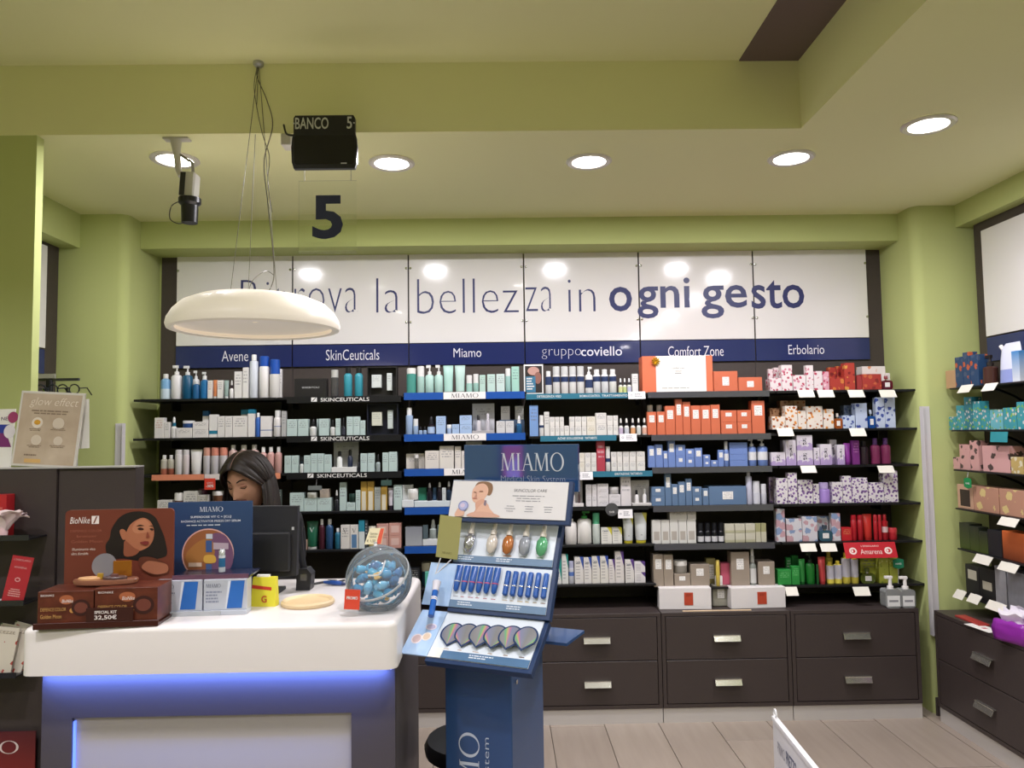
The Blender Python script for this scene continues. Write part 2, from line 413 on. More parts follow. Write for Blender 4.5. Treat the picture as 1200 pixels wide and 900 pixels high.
# ================================================================== sign panels and header strips
ORD = ['first', 'second', 'third', 'fourth', 'fifth', 'sixth']
PANW = mat('E9E5E4', .12, coat=.5)
panels = []; PZ0, PZ1 = 1.9895, 2.516
chunks = [[('Rit', 282, 335)], [('rova', 345, 420), ('la', 441, 470)], [('bellez', 489, 608)], [('za', 616, 649), ('in', 666, 698), ('o', 714, 741)], [('gni', 747, 809), ('ge', 822, 876)], [('sto', 881, 943)]]
# x-extents on the panel face; line metrics: x-height 341-363, ascender 332, descender 374 at the left; follows the roll
def zpx(px, py): return at_y(px, py, WY).z
for i in range(6):
    xa = X0 + MOD * i; xc = xa + MOD / 2
    t = empty('sign_panel', (xc, WY, PZ0))
    tag(t, 'white glossy sign panel, %s from the left, reading %s' % (ORD[i], ('Rit behind the lamp', 'rova la', 'bellez', 'za in o', 'gni ge', 'sto')[i]), 'sign panel', 'white sign panels above the shelves')
    box('panel', MOD - .008, .008, PZ1 - PZ0, PANW, (0, .004, 0), t, b=.001)
    for sx in (-1, 1):
        for z in (.12, .43): lathe('stud', [(.006, 0), (.007, .004), (.004, .006)], CHROME, (sx * (MOD / 2 - .012), -.0002, z), t, 10, rot=(PI / 2, 0, 0))
    panels.append(t)
def sign_text(i, s, xa, xb, heavy):
    asc = any(c in 'bdfhklitR' for c in s); des = 'g' in s
    # height of the glyph box in the photograph's line
    base = {0: 365, 1: 366, 2: 366.5, 3: 364.5, 4: 362.5, 5: 361}[i]
    xh, ah = 28.5, 37
    top = base - (ah if asc else xh); bot = base + (10.5 if des else .6)
    if s == 'sto': top = base - 33
    if s == 'ge': top = base - xh
    if s == 'la' or s == 'bellez': top = base - 40
    p = panels[i].location
    a, b_ = at_y(xa, base, WY).x - p.x, at_y(xb, base, WY).x - p.x
    xm = (xa + xb) / 2
    text(s, a, b_, zpx(xm, bot) - p.z, zpx(xm, top) - p.z, INK, panels[i], y=-.0008, off=.012 if heavy else -.022)
for i, c in enumerate(chunks):
    for s, xa, xb in c: sign_text(i, s, xa, xb, i >= 4 or s == 'o')
hdr = [[('Avene', 260, 291, 0)], [('SkinCeuticals', 382, 444.5, 0)], [('Miamo', 531.5, 564, 0)], [('gruppo', 635, 681, -.02), ('coviello', 681, 729, .012)], [('Comfort Zone', 783, 848, 0)], [('Erbolario', 924, 966, 0)]]
for i in range(6):
    xa = X0 + MOD * i; xc = xa + MOD / 2
    t = empty('header_strip', (xc, WY, 1.8625)); tag(t, 'navy header strip with white lettering, %s from the left' % ORD[i], 'sign strip', 'navy header strips under the sign panels')
    box('strip', MOD - .006, .006, .123, NAVY, (0, .003, 0), t, b=.001)
    for s, a, b_, off in hdr[i]:
        yy = {0: (423.5, 411), 1: (422, 409.5), 2: (418.5, 408), 3: (421, 406.5), 4: (417.5, 405.5), 5: (415, 404)}[i]
        if s == 'coviello': yy = (417, 406)
        if s == 'gruppo': yy = (420.5, 409)
        xm = (a + b_) / 2
        text(s, at_y(a, 415, WY).x - xc, at_y(b_, 415, WY).x - xc, zpx(xm, yy[0]) - 1.8625, zpx(xm, yy[1]) - 1.8625, mat('E6E4EE', .5), t, y=-.0008, off=off - .006)
# ================================================================== wall shelving bays
BNAME = ['leftmost', 'second', 'third', 'fourth', 'fifth', 'rightmost']
RNAME = ['top', 'second', 'third', 'fourth', 'fifth', 'lowest']
SY0, SY1 = 4.05, 4.355
BAYZ = [list(ROWZ) for _ in range(6)]
BAYZ[2] = [1.688, 1.470, 1.289, 1.089, .889, .67]; BAYZ[3] = [1.674, 1.452, 1.262, 1.079, .883, .679]; BAYZ[4][1] = 1.449
BOARD = mat('453C38', .55, bump=.1, bscale=40, var=.12)
STRIPTXT = mat('E4E2E0', .5)
SHELF = {}
def wall_shelf(key, label, loc, x0, x1, y0, y1, th, group):
    t = empty('wall_shelf', loc); tag(t, label, 'shelf', group)
    bx('board', x0, x1, y0, y1, -th, 0, BLACK, t, b=.001); SHELF[key] = t; return t
for i in range(6):
    xa = X0 + MOD * i; xb = xa + MOD; xc = (xa + xb) / 2
    if i == 0: xa -= .09
    if i == 5: xb += .1
    struct(bx('wall_panel', xa + .001, xb - .001, 4.366, 4.384, CABH + .001, 2.5, BOARD), 'dark brown wall panel behind the %s shelving bay' % BNAME[i])
    for r, z in enumerate(BAYZ[i]):
        t = wall_shelf((i, r), 'black wall shelf, %s from the top in the %s bay of the back wall' % (ORD[r], BNAME[i]), (xc, 4.36, z), xa - xc + .004, xb - xc - .004, SY0 - 4.36, 4.355 - 4.36, .012, 'black wall shelves of the back wall')
        for sx in (-1, 1):
            v, f = prism_geo([(-.003, -.045), (.003, -.045), (.003, 0), (-.003, 0)], -.12, .0)
            mesh('bracket', v, f, BLACK, t, (sx * (MOD / 2 - .03), 0, -.012))
def strip(i, r, px0, px1, h, m, name='shelf_strip', y=SY0 - .004):
    t = SHELF[i, r]; a, b_ = at_y(px0, 500, y).x, at_y(px1, 500, y).x; c = t.location
    return bx(name, a - c.x, b_ - c.x, y - .0025 - c.y, y - c.y, .002 - h, .002, m, t, b=.0005), h
def onstrip(st, px): o, h = st; return at_y(px, 500, SY0).x - o.parent.location.x - o.location.x
def striptext(st, s, px0, px1, f0=.2, f1=.8, off=0): text(s, onstrip(st, px0), onstrip(st, px1), st[1] * f0, st[1] * f1, STRIPTXT, st[0], y=-.0016, off=off)
SALMON = mat('D98868', .5); BLUE = mat('1F50A0', .35); TEAL = mat('2F6F86', .4); SMOKE = mat('4A4A50', .18, coat=.5)
strip(0, 2, 178.7, 240, .03, SALMON); strip(0, 2, 240.5, 311, .03, mat('D8D0CC', .5)); strip(0, 2, 311.5, 329, .03, SALMON)
for r, (a, b_) in enumerate(((376, 433), (376, 433), (372, 430))):
    st = strip(1, r, 336, 470, .034, BLACK); striptext(st, 'SKINCEUTICALS', a, b_, .2, .78, .004)
    lx = onstrip(st, a - 11); wq = .03
    decals('emblem', [('E4E2E0', [(lx, .007), (lx + wq, .007), (lx + wq, .029), (lx, .029)], False), ('17171A', [(lx + .004, .009), (lx + .009, .009), (lx + wq - .004, .027), (lx + wq - .009, .027)], False)], st[0], -.0016)
for r in range(5):
    st = strip(2, r, 473.5, 615.5, .038, BLUE, y=SY0 - .004)
    if r < 3:
        cd = strip(2, r, 520, 569.5, .037, WHITE, 'name_card', y=SY0 - .009)
        serif('MIAMO', onstrip(cd, 529), onstrip(cd, 561.5), .008, .029, mat('3A3A44', .5), cd[0], y=-.0018)
for r, (a, b_) in enumerate(((617, 741), (633, 722), (688, 763))):
    st = strip(3, r, a, b_, .03, TEAL)
    for s, xa, xb in ((('DETERGENZA VISO', 630, 658), ('BIOMAUCONTROL', 680, 704), ('TRATTAMENTO', 706, 736)), (('ACNE SOLUZIONE', 653, 683), ('TRATTAMENTO', 685, 699)), (('IDRATAZIONE', 719, 736), ('TRATTAMENTO', 737, 751)))[r]: striptext(st, s, xa, xb, .3, .7, .006)
strip(3, 3, 669, 757, .02, BLACK)
for r in range(5): strip(4, r, 763 if r else 760, 903, .032, SMOKE)
# ================================================================== low drawer cabinets along the back wall
XC = .1344
CABM = mat('3F3634', .45, bump=.25, bscale=70)
PLINTH = mat('CFCBC8', .35, .35)
def cabinet(name, wd, dp, label, loc, rot, hand=True):
    t = empty(name, loc, rot); tag(t, label, 'cabinet', 'dark low drawer cabinets')
    pl = .075
    bx('body', -wd / 2, wd / 2, .02, dp, pl, CABH - .018, CABM, t)
    bx('top', -wd / 2, wd / 2, 0, dp, CABH - .018, CABH, CABM, t, b=.001)
    for sx in (-1, 1): bx('side_panel', sx * (wd / 2 - .009) - .009, sx * (wd / 2 - .009) + .009, 0, .02, pl, CABH - .018, CABM, t)
    bx('bottom_rail', -wd / 2 + .018, wd / 2 - .018, 0, .02, pl, pl + .018, CABM, t)
    z0, z1 = pl + .021, CABH - .021; h = (z1 - z0 - .004) / 2
    for k in range(2):
        za = z0 + k * (h + .004)
        d = bx('drawer', -wd / 2 + .021, wd / 2 - .021, .001, .02, za, za + h, CABM, t, b=.0015)
        v, f = box_geo(.135, .004, .03, .001, (0, -.018, h * .5 - .015)); v = [(a_, b_ + (c_ - h * .5) * .45, c_) for a_, b_, c_ in v]
        v, f = join_geo([(v, f), box_geo(.135, .016, .004, 0, (0, -.009, h * .5 + .011))])
        hm = mesh('handle', v, f, mat('DCDAD0', .2, .9), d, (0, -.0095, 0))
    bx('plinth', -wd / 2, wd / 2, .008, dp, 0, pl - .003, PLINTH, t)
    return t
cn = ['behind the counter, left end', 'behind the white counter', 'left of the floor display', 'behind the blue floor display', 'under the fifth shelving bay, with white gift boxes on top', 'under the rightmost shelving bay, with two glass pump bottles']
for i in range(-3, 3):
    if i == -3: continue
    xa = XC + MOD * i + (0 if i < 2 else 0)
    cabinet('drawer_cabinet', MOD - .004, WY + .01 - CY, 'dark brown two-drawer cabinet ' + cn[i + 3], (xa + MOD / 2, CY, 0), (0, 0, 0))
# right wall: same cabinets, turned
for k in range(3):
    y1 = 3.92 - k * .80
    cabinet('drawer_cabinet', .796, .328, 'dark brown two-drawer cabinet on the right wall, %s from the corner' % ORD[k], (2.17, y1 - .398, 0), (0, 0, -PI / 2))
# right wall shelving
struct(bx('wall_panel', RX - .05, RX - .03, 1.9, 3.96, CABH + .002, 2.53, BOARD), 'dark brown wall panel of the right wall')
RZ = [1.669, 1.455, 1.255, 1.06, .858, .63]
for r, z in enumerate(RZ):
    t = wall_shelf((6, r), 'black wall shelf on the right wall, %s from the top' % ORD[r], (RX - .05, 3.3, z), -.2, -.002, -1.0, .61, .008, 'black wall shelves of the right wall')
    for y in (.35, -.5): tube('bracket', smoothcurve([(-.003, y, -.08), (-.05, y, -.05), (-.15, y, -.012)], 4), .006, BLACK, t)
for k in range(2):
    y1 = 3.89 - k * .66
    t = empty('sign_panel', (RX - .052, y1 - .33, 1.93)); t.rotation_euler = (0, 0, -PI / 2); tag(t, 'white glossy sign panel on the right wall, %s from the corner' % ORD[k], 'sign panel')
    box('panel', .652, .008, .55, PANW, (0, -.004, 0), t, b=.001)
    t = empty('header_strip', (RX - .052, y1 - .33, 1.80)); t.rotation_euler = (0, 0, -PI / 2); tag(t, 'navy header strip on the right wall, %s from the corner' % ORD[k], 'sign strip')
    box('strip', .654, .006, .123, NAVY, (0, -.003, 0), t, b=.001)
# left wall bay seen past the pillar
struct(bx('wall_panel', LX, LX + .02, 3.3, 3.985, 0, 2.47, BOARD), 'dark brown wall panel of the left wall')
t = empty('sign_panel', (LX + .022, 3.6, 1.93), (0, 0, PI / 2)); tag(t, 'white glossy sign panel on the left wall past the pillar', 'sign panel')
box('panel', .5, .008, .52, PANW, (.02, -.004, 0), t, b=.001)
t = empty('header_strip', (LX + .022, 3.6, 1.80), (0, 0, PI / 2)); tag(t, 'navy header strip on the left wall past the pillar', 'sign strip')
box('strip', .5, .006, .123, NAVY, (.02, -.003, 0), t, b=.001)
# ================================================================== products on the shelves
# one line per product: kind  left right top (pixels of the measuring crop)  colours  options | what it looks like
NUM = ['first', 'second', 'third', 'fourth', 'fifth', 'sixth', 'seventh', 'eighth', 'ninth', 'tenth', 'eleventh', 'twelfth', 'thirteenth', 'fourteenth', 'fifteenth', 'sixteenth', 'seventeenth', 'eighteenth', 'nineteenth', 'twentieth', 'twenty-first', 'twenty-second', 'twenty-third', 'twenty-fourth', 'twenty-fifth', 'twenty-sixth', 'twenty-seventh', 'twenty-eighth', 'twenty-ninth', 'thirtieth']
def _dim(q): return ''.join('%02X' % int(int(q[i:i + 2], 16) * .93) for i in (0, 2, 4))
def hexs(c): return [None if q == '-' else _dim(q) for q in c.split('/')]
def labelpatch(root, w, h, y, fx0, fx1, fz0, fz1, m=None):
    k = m or pmat('lines', 'EDEAE6', '77777C', n=6, v0=.1, v1=.92, u0=.1, u1=.9)
    box('label', w * (fx1 - fx0), .0012, h * (fz1 - fz0), k, (w * ((fx0 + fx1) / 2 - .5), y - .0004, h * fz0), root, b=0)
def P_box(w, h, c, o):
    d = o.get('d', max(.022, min(w * .8, .07)))
    c1 = c[0]; pat = o.get('p', 'lines')
    if pat != 'lines': c = [q for q in c if q] + ['8A8A8A'] * (len([q for q in c if q]) < 2)
    if pat == 'lines': m = pmat('lines', c1, c[2] if len(c) > 2 and c[2] else ('D8D8D8' if sum(lin(c1)) < .5 else '6A6A72'), n=int(o.get('n', 9)))
    elif pat == 'plain': m = mat(c1, .45)
    elif pat == 'diag': m = pmat('diag', c1, c[1], t=o.get('t', .72))
    elif pat in ('floral', 'iris', 'marble'): m = pmat(pat, c1, c[1], c[2] if len(c) > 2 else None, t=o.get('t', .6), scale=o.get('s', 55))
    elif pat == 'rect': m = pmat('rect', c1, c[1], v0=o.get('v0', .12), v1=o.get('v1', .5), u0=.18, u1=.82)
    else: m = pmat(pat, c1, c[1], t=o.get('t', .6), v0=o.get('v0', .4), v1=o.get('v1', .6))
    r = box('product_box', w, d, h, m, b=.0012)
    if 'L' in o:
        L = o['L']; q = {1: (.2, .8, .55, .85), 2: (.2, .8, .2, .75), 3: (.36, .64, .3, .72), 4: (.3, .68, .48, .8)}[int(L)]
        labelpatch(r, w, h, -d / 2, *q)
    if 'V' in o: serif('V', -w * .25, w * .25, h * .68, h * .85, mat('2A2A30', .5), r, y=-d / 2 - .0006)
    if 'T' in o: text(o['T'], -w * .36, w * .16, h * .76, h * .86, mat('40506A', .5), r, y=-d / 2 - .0006, off=.01)
    if 'S' in o: text('SKINCEUTICALS', -w * .26, w * .28, h * .48, h * .57, mat('C9C9C9', .5), r, y=-d / 2 - .0006)
    return r, d
def bottle_mat(h, o): return mat(h, .3, alpha=1) if not o.get('clear') else mat(h, .08, trans=.75, ior=1.35)
def P_bottle(w, h, c, o):
    r = empty('product_bottle'); R = w / 2; fy = min(1, .03 / R) if R > .03 else 1
    cf = o.get('cf', .18); cw = o.get('cw', .52); hb = h * (1 - cf); sh = o.get('sh', .14)
    m = pmat('split', c[0], c[3], t=o.get('t', .5), rough=.3) if len(c) > 3 and c[3] else bottle_mat(c[0], o)
    lathe('body', [(R * .9, 0), (R, h * .02), (R, hb * (1 - sh)), (R * .93, hb * (1 - sh * .55)), (R * cw * .9, hb)], m, (0, 0, 0), r, 16, 1, fy)
    cc = c[1] or c[0]
    lathe('cap', [(R * cw, hb), (R * cw, h * .985), (R * cw * .85, h)], mat(cc, .35), (0, 0, 0), r, 14, 1, fy if cw > .8 else 1)
    if len(c) > 2 and c[2]:
        lathe('label', [(R * 1.012, hb * o.get('l0', .42)), (R * 1.012, hb * o.get('l1', .7))], pmat('lines', c[2], 'F4F4F4' if sum(lin(c[2])) < 1 else '667', n=5, v0=.1, v1=.9) if False else mat(c[2], .4), (0, 0, 0), r, 16, 1, fy * 1.0, caps=False)
    return r, 2 * R * fy
def P_spray(w, h, c, o):
    o = dict(o); o.setdefault('cf', .24); o.setdefault('cw', .94); o.setdefault('sh', .03); r, d = P_bottle(w, h, c, o); r.name = 'spray_bottle'; return r, d
def P_pump(w, h, c, o):
    r = empty('pump_bottle'); R = w / 2; fy = min(1, .032 / R); hb = h * o.get('hb', .72); cap = mat(c[1], .35)
    lathe('body', [(R * .92, 0), (R, h * .02), (R, hb * .9), (R * .8, hb * .97), (R * .42, hb)], bottle_mat(c[0], o), (0, 0, 0), r, 16, 1, fy)
    lathe('collar', [(R * .44, hb), (R * .44, hb + (h - hb) * .32), (R * .2, hb + (h - hb) * .36)], cap, (0, 0, 0), r, 12)
    v, f = join_geo([lathe_geo([(R * .16, hb + (h - hb) * .3), (R * .16, h * .95)], 8), box_geo(R * 1.05, R * .42, (h - hb) * .3, .001, (-R * .25 * o.get('dir', 1), 0, h - (h - hb) * .3))])
    mesh('pump_head', v, f, cap, r)
    if len(c) > 2 and c[2]: lathe('label', [(R * 1.012, hb * .3), (R * 1.012, hb * .72)], mat(c[2], .45), (0, 0, 0), r, 16, 1, fy, caps=False)
    return r, 2 * R * fy
def P_tube(w, h, c, o):
    r = empty('squeeze_tube'); R = w / 2; ch = h * o.get('cf', .12); fy = min(1, .02 / R)
    vs, fs = [], []; seg = 16; st = ((.8, .8, ch), (.84, .84, ch * 1.15), (.9, .55, ch + (h - ch) * .5), (.97, .22, ch + (h - ch) * .86), (1, .05, ch + (h - ch) * .92), (1, .05, h))
    for a, b_, z in st:
        for s in range(seg): vs.append((R * a * math.cos(2 * PI * s / seg), R * fy * b_ * math.sin(2 * PI * s / seg) * 1.3, z))
    for i in range(len(st) - 1):
        for s in range(seg): fs.append((i * seg + s, i * seg + (s + 1) % seg, (i + 1) * seg + (s + 1) % seg, (i + 1) * seg + s))
    fs.append(tuple(range(seg - 1, -1, -1))); fs.append(tuple((len(st) - 1) * seg + s for s in range(seg)))
    m = pmat('diag', c[0], c[3], t=.75, rough=.35) if len(c) > 3 and c[3] else pmat('lines', c[0], c[2] if len(c) > 2 and c[2] else '8A8A92', n=10, rough=.35)
    mesh('body', vs, fs, m, r, smooth=True)
    lathe('cap', [(R * .74, 0), (R * .78, ch * .1), (R * .78, ch)], mat(c[1], .35), (0, 0, 0), r, 14, 1, fy * 1.2)
    if 'V' in o: serif('V', -w * .2, w * .2, h * .62, h * .78, mat('E8E8E8', .5), r, y=-R * fy * .75)
    return r, 2 * R * fy * 1.1
def P_dropper(w, h, c, o):
    r = empty('dropper_bottle'); R = w / 2; hb = h * .56
    lathe('body', [(R * .94, 0), (R, h * .02), (R, hb * .86), (R * .5, hb)], mat(c[0], .2), (0, 0, 0), r, 14)
    lathe('collar', [(R * .6, hb), (R * .6, h * .72), (R * .45, h * .73)], mat(c[1], .35), (0, 0, 0), r, 12)
    lathe('bulb', [(R * .42, h * .72), (R * .46, h * .8), (R * .36, h * .95), (R * .15, h)], mat(c[2] if len(c) > 2 and c[2] else c[1], .5), (0, 0, 0), r, 12)
    if len(c) > 3 and c[3]: lathe('label', [(R * 1.015, hb * .1), (R * 1.015, hb * .75)], mat(c[3], .5), (0, 0, 0), r, 14, caps=False)
    return r, w
def P_jar(w, h, c, o):
    r = empty('cream_jar'); R = w / 2; hb = h * .62; fy = min(1, .035 / R)
    lathe('body', [(R * .88, 0), (R * .97, h * .08), (R * .97, hb)], bottle_mat(c[0], o), (0, 0, 0), r, 18, 1, fy)
    lathe('lid', [(R, hb), (R, h * .95), (R * .94, h)], mat(c[1], .35), (0, 0, 0), r, 18, 1, fy)
    return r, 2 * R * fy
def P_perfume(w, h, c, o):
    r = empty('perfume_bottle'); R = w / 2; d = .03
    v, f = prism_geo([(p[0], p[1]) for p in rrect(-R, R, 0, h * .66, R * .45)], -d / 2, d / 2)
    me = mesh('body', v, f, mat(c[0], .1, trans=.5), r)
    lathe('neck', [(R * .22, h * .66), (R * .22, h * .76)], CHROME, (0, 0, 0), r, 10); lathe('cap', [(R * .34, h * .76), (R * .34, h * .97), (R * .28, h)], mat(c[1], .3), (0, 0, 0), r, 12)
    labelpatch(r, w, h, -d / 2, .28, .72, .18, .5)
    return r, d
def P_frame(w, h, c, o):                                   # black presentation box, open at the front, two items inside
    r = empty('presentation_box'); d = .05
    bx('back', -w / 2, w / 2, d / 2 - .006, d / 2, 0, h, mat(c[0], .5), r)
    for s in (-1, 1): bx('side', s * (w / 2 - .0025) - .0025, s * (w / 2 - .0025) + .0025, -d / 2, d / 2 - .006, 0, h, mat(c[0], .5), r)
    for z in (0, h - .005): bx('rail', -w / 2 + .005, w / 2 - .005, -d / 2, d / 2 - .006, z, z + .005, mat(c[0], .5), r)
    for a, b_, z0, z1, cc in ((.14, .46 if h < .2 else .52, .27 if h > .2 else .3, .74, c[1]), (.6 if h > .2 else .65, .82, .2, .79, c[2] if len(c) > 2 else c[1])):
        bx('inset_box', w * (a - .5), w * (b_ - .5), -.012, d / 2 - .006, h * z0, h * z1, pmat('lines', cc, '8A9090', n=7), r, b=.001)
    return r, d
def P_poster(w, h, c, o):                                   # small framed shelf card
    r = empty('framed_card'); d = .012
    bx('frame', -w / 2, w / 2, -d / 2, d / 2, 0, h, mat('E8E6E4', .4), r, b=.001)
    decals('printed_card', [('2B2524', [(-w * .44, h * .05), (w * .44, h * .05), (w * .44, h * .95), (-w * .44, h * .95)], False), ('B98F84', ell(-.0, h * .78, w * .3, h * .14), True), ('8C5F55', ell(w * .22, h * .55, w * .18, h * .2), True), ('3B7391', [(-w * .4, h * .07), (w * .1, h * .07), (w * .1, h * .6), (-w * .4, h * .6)], False)], r, -d / 2 - .0004)
    ink_lines(-w * .36, w * .05, h * .12, h * .55, 5, STRIPTXT, r, -d / 2 - .0018, 3)
    return r, d
def P_bag(w, h, c, o):
    r = empty('gift_pouch'); vs, fs = [], []; seg = 14; st = ((.7, .5, 0), (.8, .55, .1), (.78, .5, .5), (.85, .35, .85), (1, .1, 1))
    for a, b_, z in st:
        for s in range(seg): vs.append((w / 2 * a * math.cos(2 * PI * s / seg), .03 * b_ * math.sin(2 * PI * s / seg), h * z))
    for i in range(len(st) - 1):
        for s in range(seg): fs.append((i * seg + s, i * seg + (s + 1) % seg, (i + 1) * seg + (s + 1) % seg, (i + 1) * seg + s))
    fs.append(tuple(range(seg - 1, -1, -1)))
    mesh('body', vs, fs, mat(c[0], .5), r, smooth=True)
    text('LH', -w * .25, w * .25, h * .3, h * .6, mat('2A3050', .5), r, y=-.019, off=.03)
    return r, .03
def P_kit(w, h, c, o):                                     # open display pack with two bottles
    r = empty('display_pack'); d = .06
    bx('back', -w / 2, w / 2, d / 2 - .004, d / 2, 0, h, pmat('lines', c[0], '8A8A92', n=12, v0=.6), r)
    bx('tray', -w / 2, w / 2, -d / 2, d / 2 - .004, 0, h * o.get('bh', .16), mat(c[1], .5), r, b=.001)
    for k, (x, ww, hh, cc, cap) in enumerate(((-.22, .22, .52, c[2], '1E1E22'), (.2, .2, .56, c[3], c[4] if len(c) > 4 else '1E1E22'))):
        b_ = empty('inset_bottle', (x * w, 0, h * o.get('bh', .16)), parent=r)
        lathe('body', [(w * ww / 2, 0), (w * ww / 2, h * hh * .55), (w * ww * .25, h * hh * .66)], mat(cc, .3), (0, 0, 0), b_, 12); lathe('cap', [(w * ww * .3, h * hh * .66), (w * ww * .3, h * hh * .95), (w * ww * .2, h * hh)], mat(cap, .4), (0, 0, 0), b_, 12)
    return r, d
def P_riser(w, h, c, o):
    r = box('shelf_riser', w, .16, h, mat(c[0], .35), b=.002); return r, .16
KINDS = dict(box=P_box, bottle=P_bottle, spray=P_spray, pump=P_pump, tube=P_tube, dropper=P_dropper, jar=P_jar, perfume=P_perfume, frame=P_frame, poster=P_poster, bag=P_bag, kit=P_kit, riser=P_riser)
CATS = dict(box='box', bottle='bottle', spray='spray bottle', pump='pump bottle', tube='tube', dropper='dropper bottle', jar='jar', perfume='perfume', frame='display box', poster='framed card', bag='pouch', kit='display pack', riser='riser')
def parse(txt):
    out = []
    for ln in txt.strip().splitlines():
        ln = ln.strip()
        if not ln: continue
        left, desc = ln.split('|'); f = left.split(); o = {}
        for q in f[5:]:
            k, v = q.split('='); o[k] = v if k in ('p', 'T') else float(v)
        out.append([f[0], float(f[1]), float(f[2]), float(f[3]), hexs(f[4]), o, desc.strip()])
    return out
SHELFITEMS = {}
def shelf(b, r, ox, oy, s, yb, txt, zbase=None, yfront=None):
    zs = BAYZ[b][r] if zbase is None else zbase; yf = (SY0 + .022) if yfront is None else yfront
    for kind, x0, x1, top, c, o, desc in parse(txt):
        base = o.get('yb', yb)
        back = o.get('back', 0)
        Y = yf + back
        a = at_y(ox + x0 / s, oy + base / s, Y); e = at_y(ox + x1 / s, oy + base / s, Y)
        w_ = max(.008, e.x - a.x - .0012); k = Y / FPX / s
        h = max(.008, (base - top) * k); z = zs + (yb - base) * k + o.get('dz', 0)
        n = int(o.get('st', 1)); hh = h / n
        for q in range(n):
            root, d = KINDS[kind](w_, hh - (.0006 if n > 1 else 0), c, o)
            root.location = ((a.x + e.x) / 2, Y + d / 2, z + q * hh)
            SHELFITEMS.setdefault((b, r), []).append((root, kind, desc, (a.x + e.x) / 2 + (.0001 * back), q, n, back, o))
def finish_labels():
    for (b, r), L in SHELFITEMS.items():
        L.sort(key=lambda t: (t[3], t[4])); keys = {}
        for t in L: keys.setdefault((t[2], t[4], t[5], t[6] > 0), []).append(t)
        where = '%s shelf of %s bay' % (RNAME[r], BNAME[b]) if b < 6 else '%s shelf on the right wall' % RNAME[r]
        for (desc, q, n, bk, *_), g in keys.items():
            for i, t in enumerate(g):
                st = '' if n == 1 else (('lower ', 'upper ')[q] if n == 2 else ('bottom ', 'second ', 'third ', 'top ')[q] if n == 4 else ('bottom ', 'middle ', 'top ')[q])
                pos = '' if len(g) == 1 else (', %s from left' % NUM[i])
                tag(t[0], '%s%s%s%s, %s' % (st, desc, ' at back' if bk else '', pos, where), CATS[t[1]], 'products on the ' + where)
# ---------------------------------------------------------------- leftmost bay
shelf(0, 0, 180, 400, 7.5, 505, '''
bottle 45 130 280 CFE0EA/F0EEEC/-/7FB2DC t=.5 | pale blue and white cleanser bottle
pump 135 230 205 ECEAEA/F2F0F0 | white lotion pump bottle
pump 232 325 210 14567A/EDEDED | deep teal pump bottle with white head
pump 330 390 250 E4E6E8/F0F0F0 back=.07 | white foam pump bottle
bottle 330 395 345 1C5F93/EFEFEF | small blue gel bottle
bottle 397 470 300 1F6FA8/EFEFEF | bright blue gel bottle
pump 405 470 262 DDE3E6/F0F0F0 back=.07 | white pump bottle
box 472 515 345 EDEAE6/-/C0662E | white slim box with orange print
tube 517 555 340 E08A58/F0F0F0 | small orange tube
box 557 608 345 EDEAE6/-/223A66 | white slim box with navy print
tube 612 655 345 9DB5B0/E8ECEA | grey-green tube
dropper 660 700 345 ECEAE8/3A2A34/F0F0F0 | white dropper bottle with dark collar
box 707 775 270 EEEBE8 | tall white carton
box 780 830 235 EEEBE8 | taller white carton
spray 832 908 120 DDE2EC/F1F1F1/- cf=.14 cw=.6 | tall pale spring-water spray can
spray 915 1003 135 ECE9E6/1E55B8/- cf=.24 | white balm bottle with royal blue cap
spray 1006 1100 165 ECE9E6/1E55B8/- cf=.38 | second white balm bottle with deeper blue cap
box 1100 1125 250 E8E6E4 back=.03 | narrow white carton behind blue-capped bottle
''')
shelf(0, 1, 180, 400, 7.5, 840, '''
box 5 88 660 EDE9E4/-/C0662E | white carton with orange mark
box 90 140 700 EDE9E4 | low white carton
dropper 142 195 655 F0EEEC/1D6D8C/F2F2F2 | white serum bottle with teal collar
box 197 338 752 ECE8E4/-/6A6A72 | wide white carton
jar 238 340 690 274B86/E9E9EC yb=752 | navy cream jar with white lid on carton
box 342 480 700 ECE8E4 st=2 | white flat carton
box 427 482 605 EAE7E3/-/1F5C92 back=.06 p=split t=.8 | white carton with blue top
box 486 558 640 EEEBE8/1F7FA0 p=band v0=.15 v1=.3 | white carton with teal patch
box 561 624 655 ECE8E4 | white slim carton
box 626 690 655 ECE8E4 | white slim carton
box 692 822 655 EDE9E5/2E93AE | wide white carton with teal square
box 765 825 600 ECE8E4/1F7FA0 back=.06 p=split t=.82 | white carton with teal top
box 826 888 600 ECE8E4/1F7FA0 p=split t=.85 | tall white carton with teal top
bottle 888 936 630 3F6FC4/F0F0F0/- | small royal blue bottle
box 937 1035 660 EDE9E8/3A5FA8 p=band v0=.3 v1=.34 | white carton with thin blue line
bottle 1045 1118 610 ECE8E8/F0F0F0/3D62A8 l0=.5 l1=.53 cf=.25 cw=.7 | white roll-on bottle with blue line
box 1122 1165 618 B9B8B8 | grey carton beside the roll-on bottle
''')
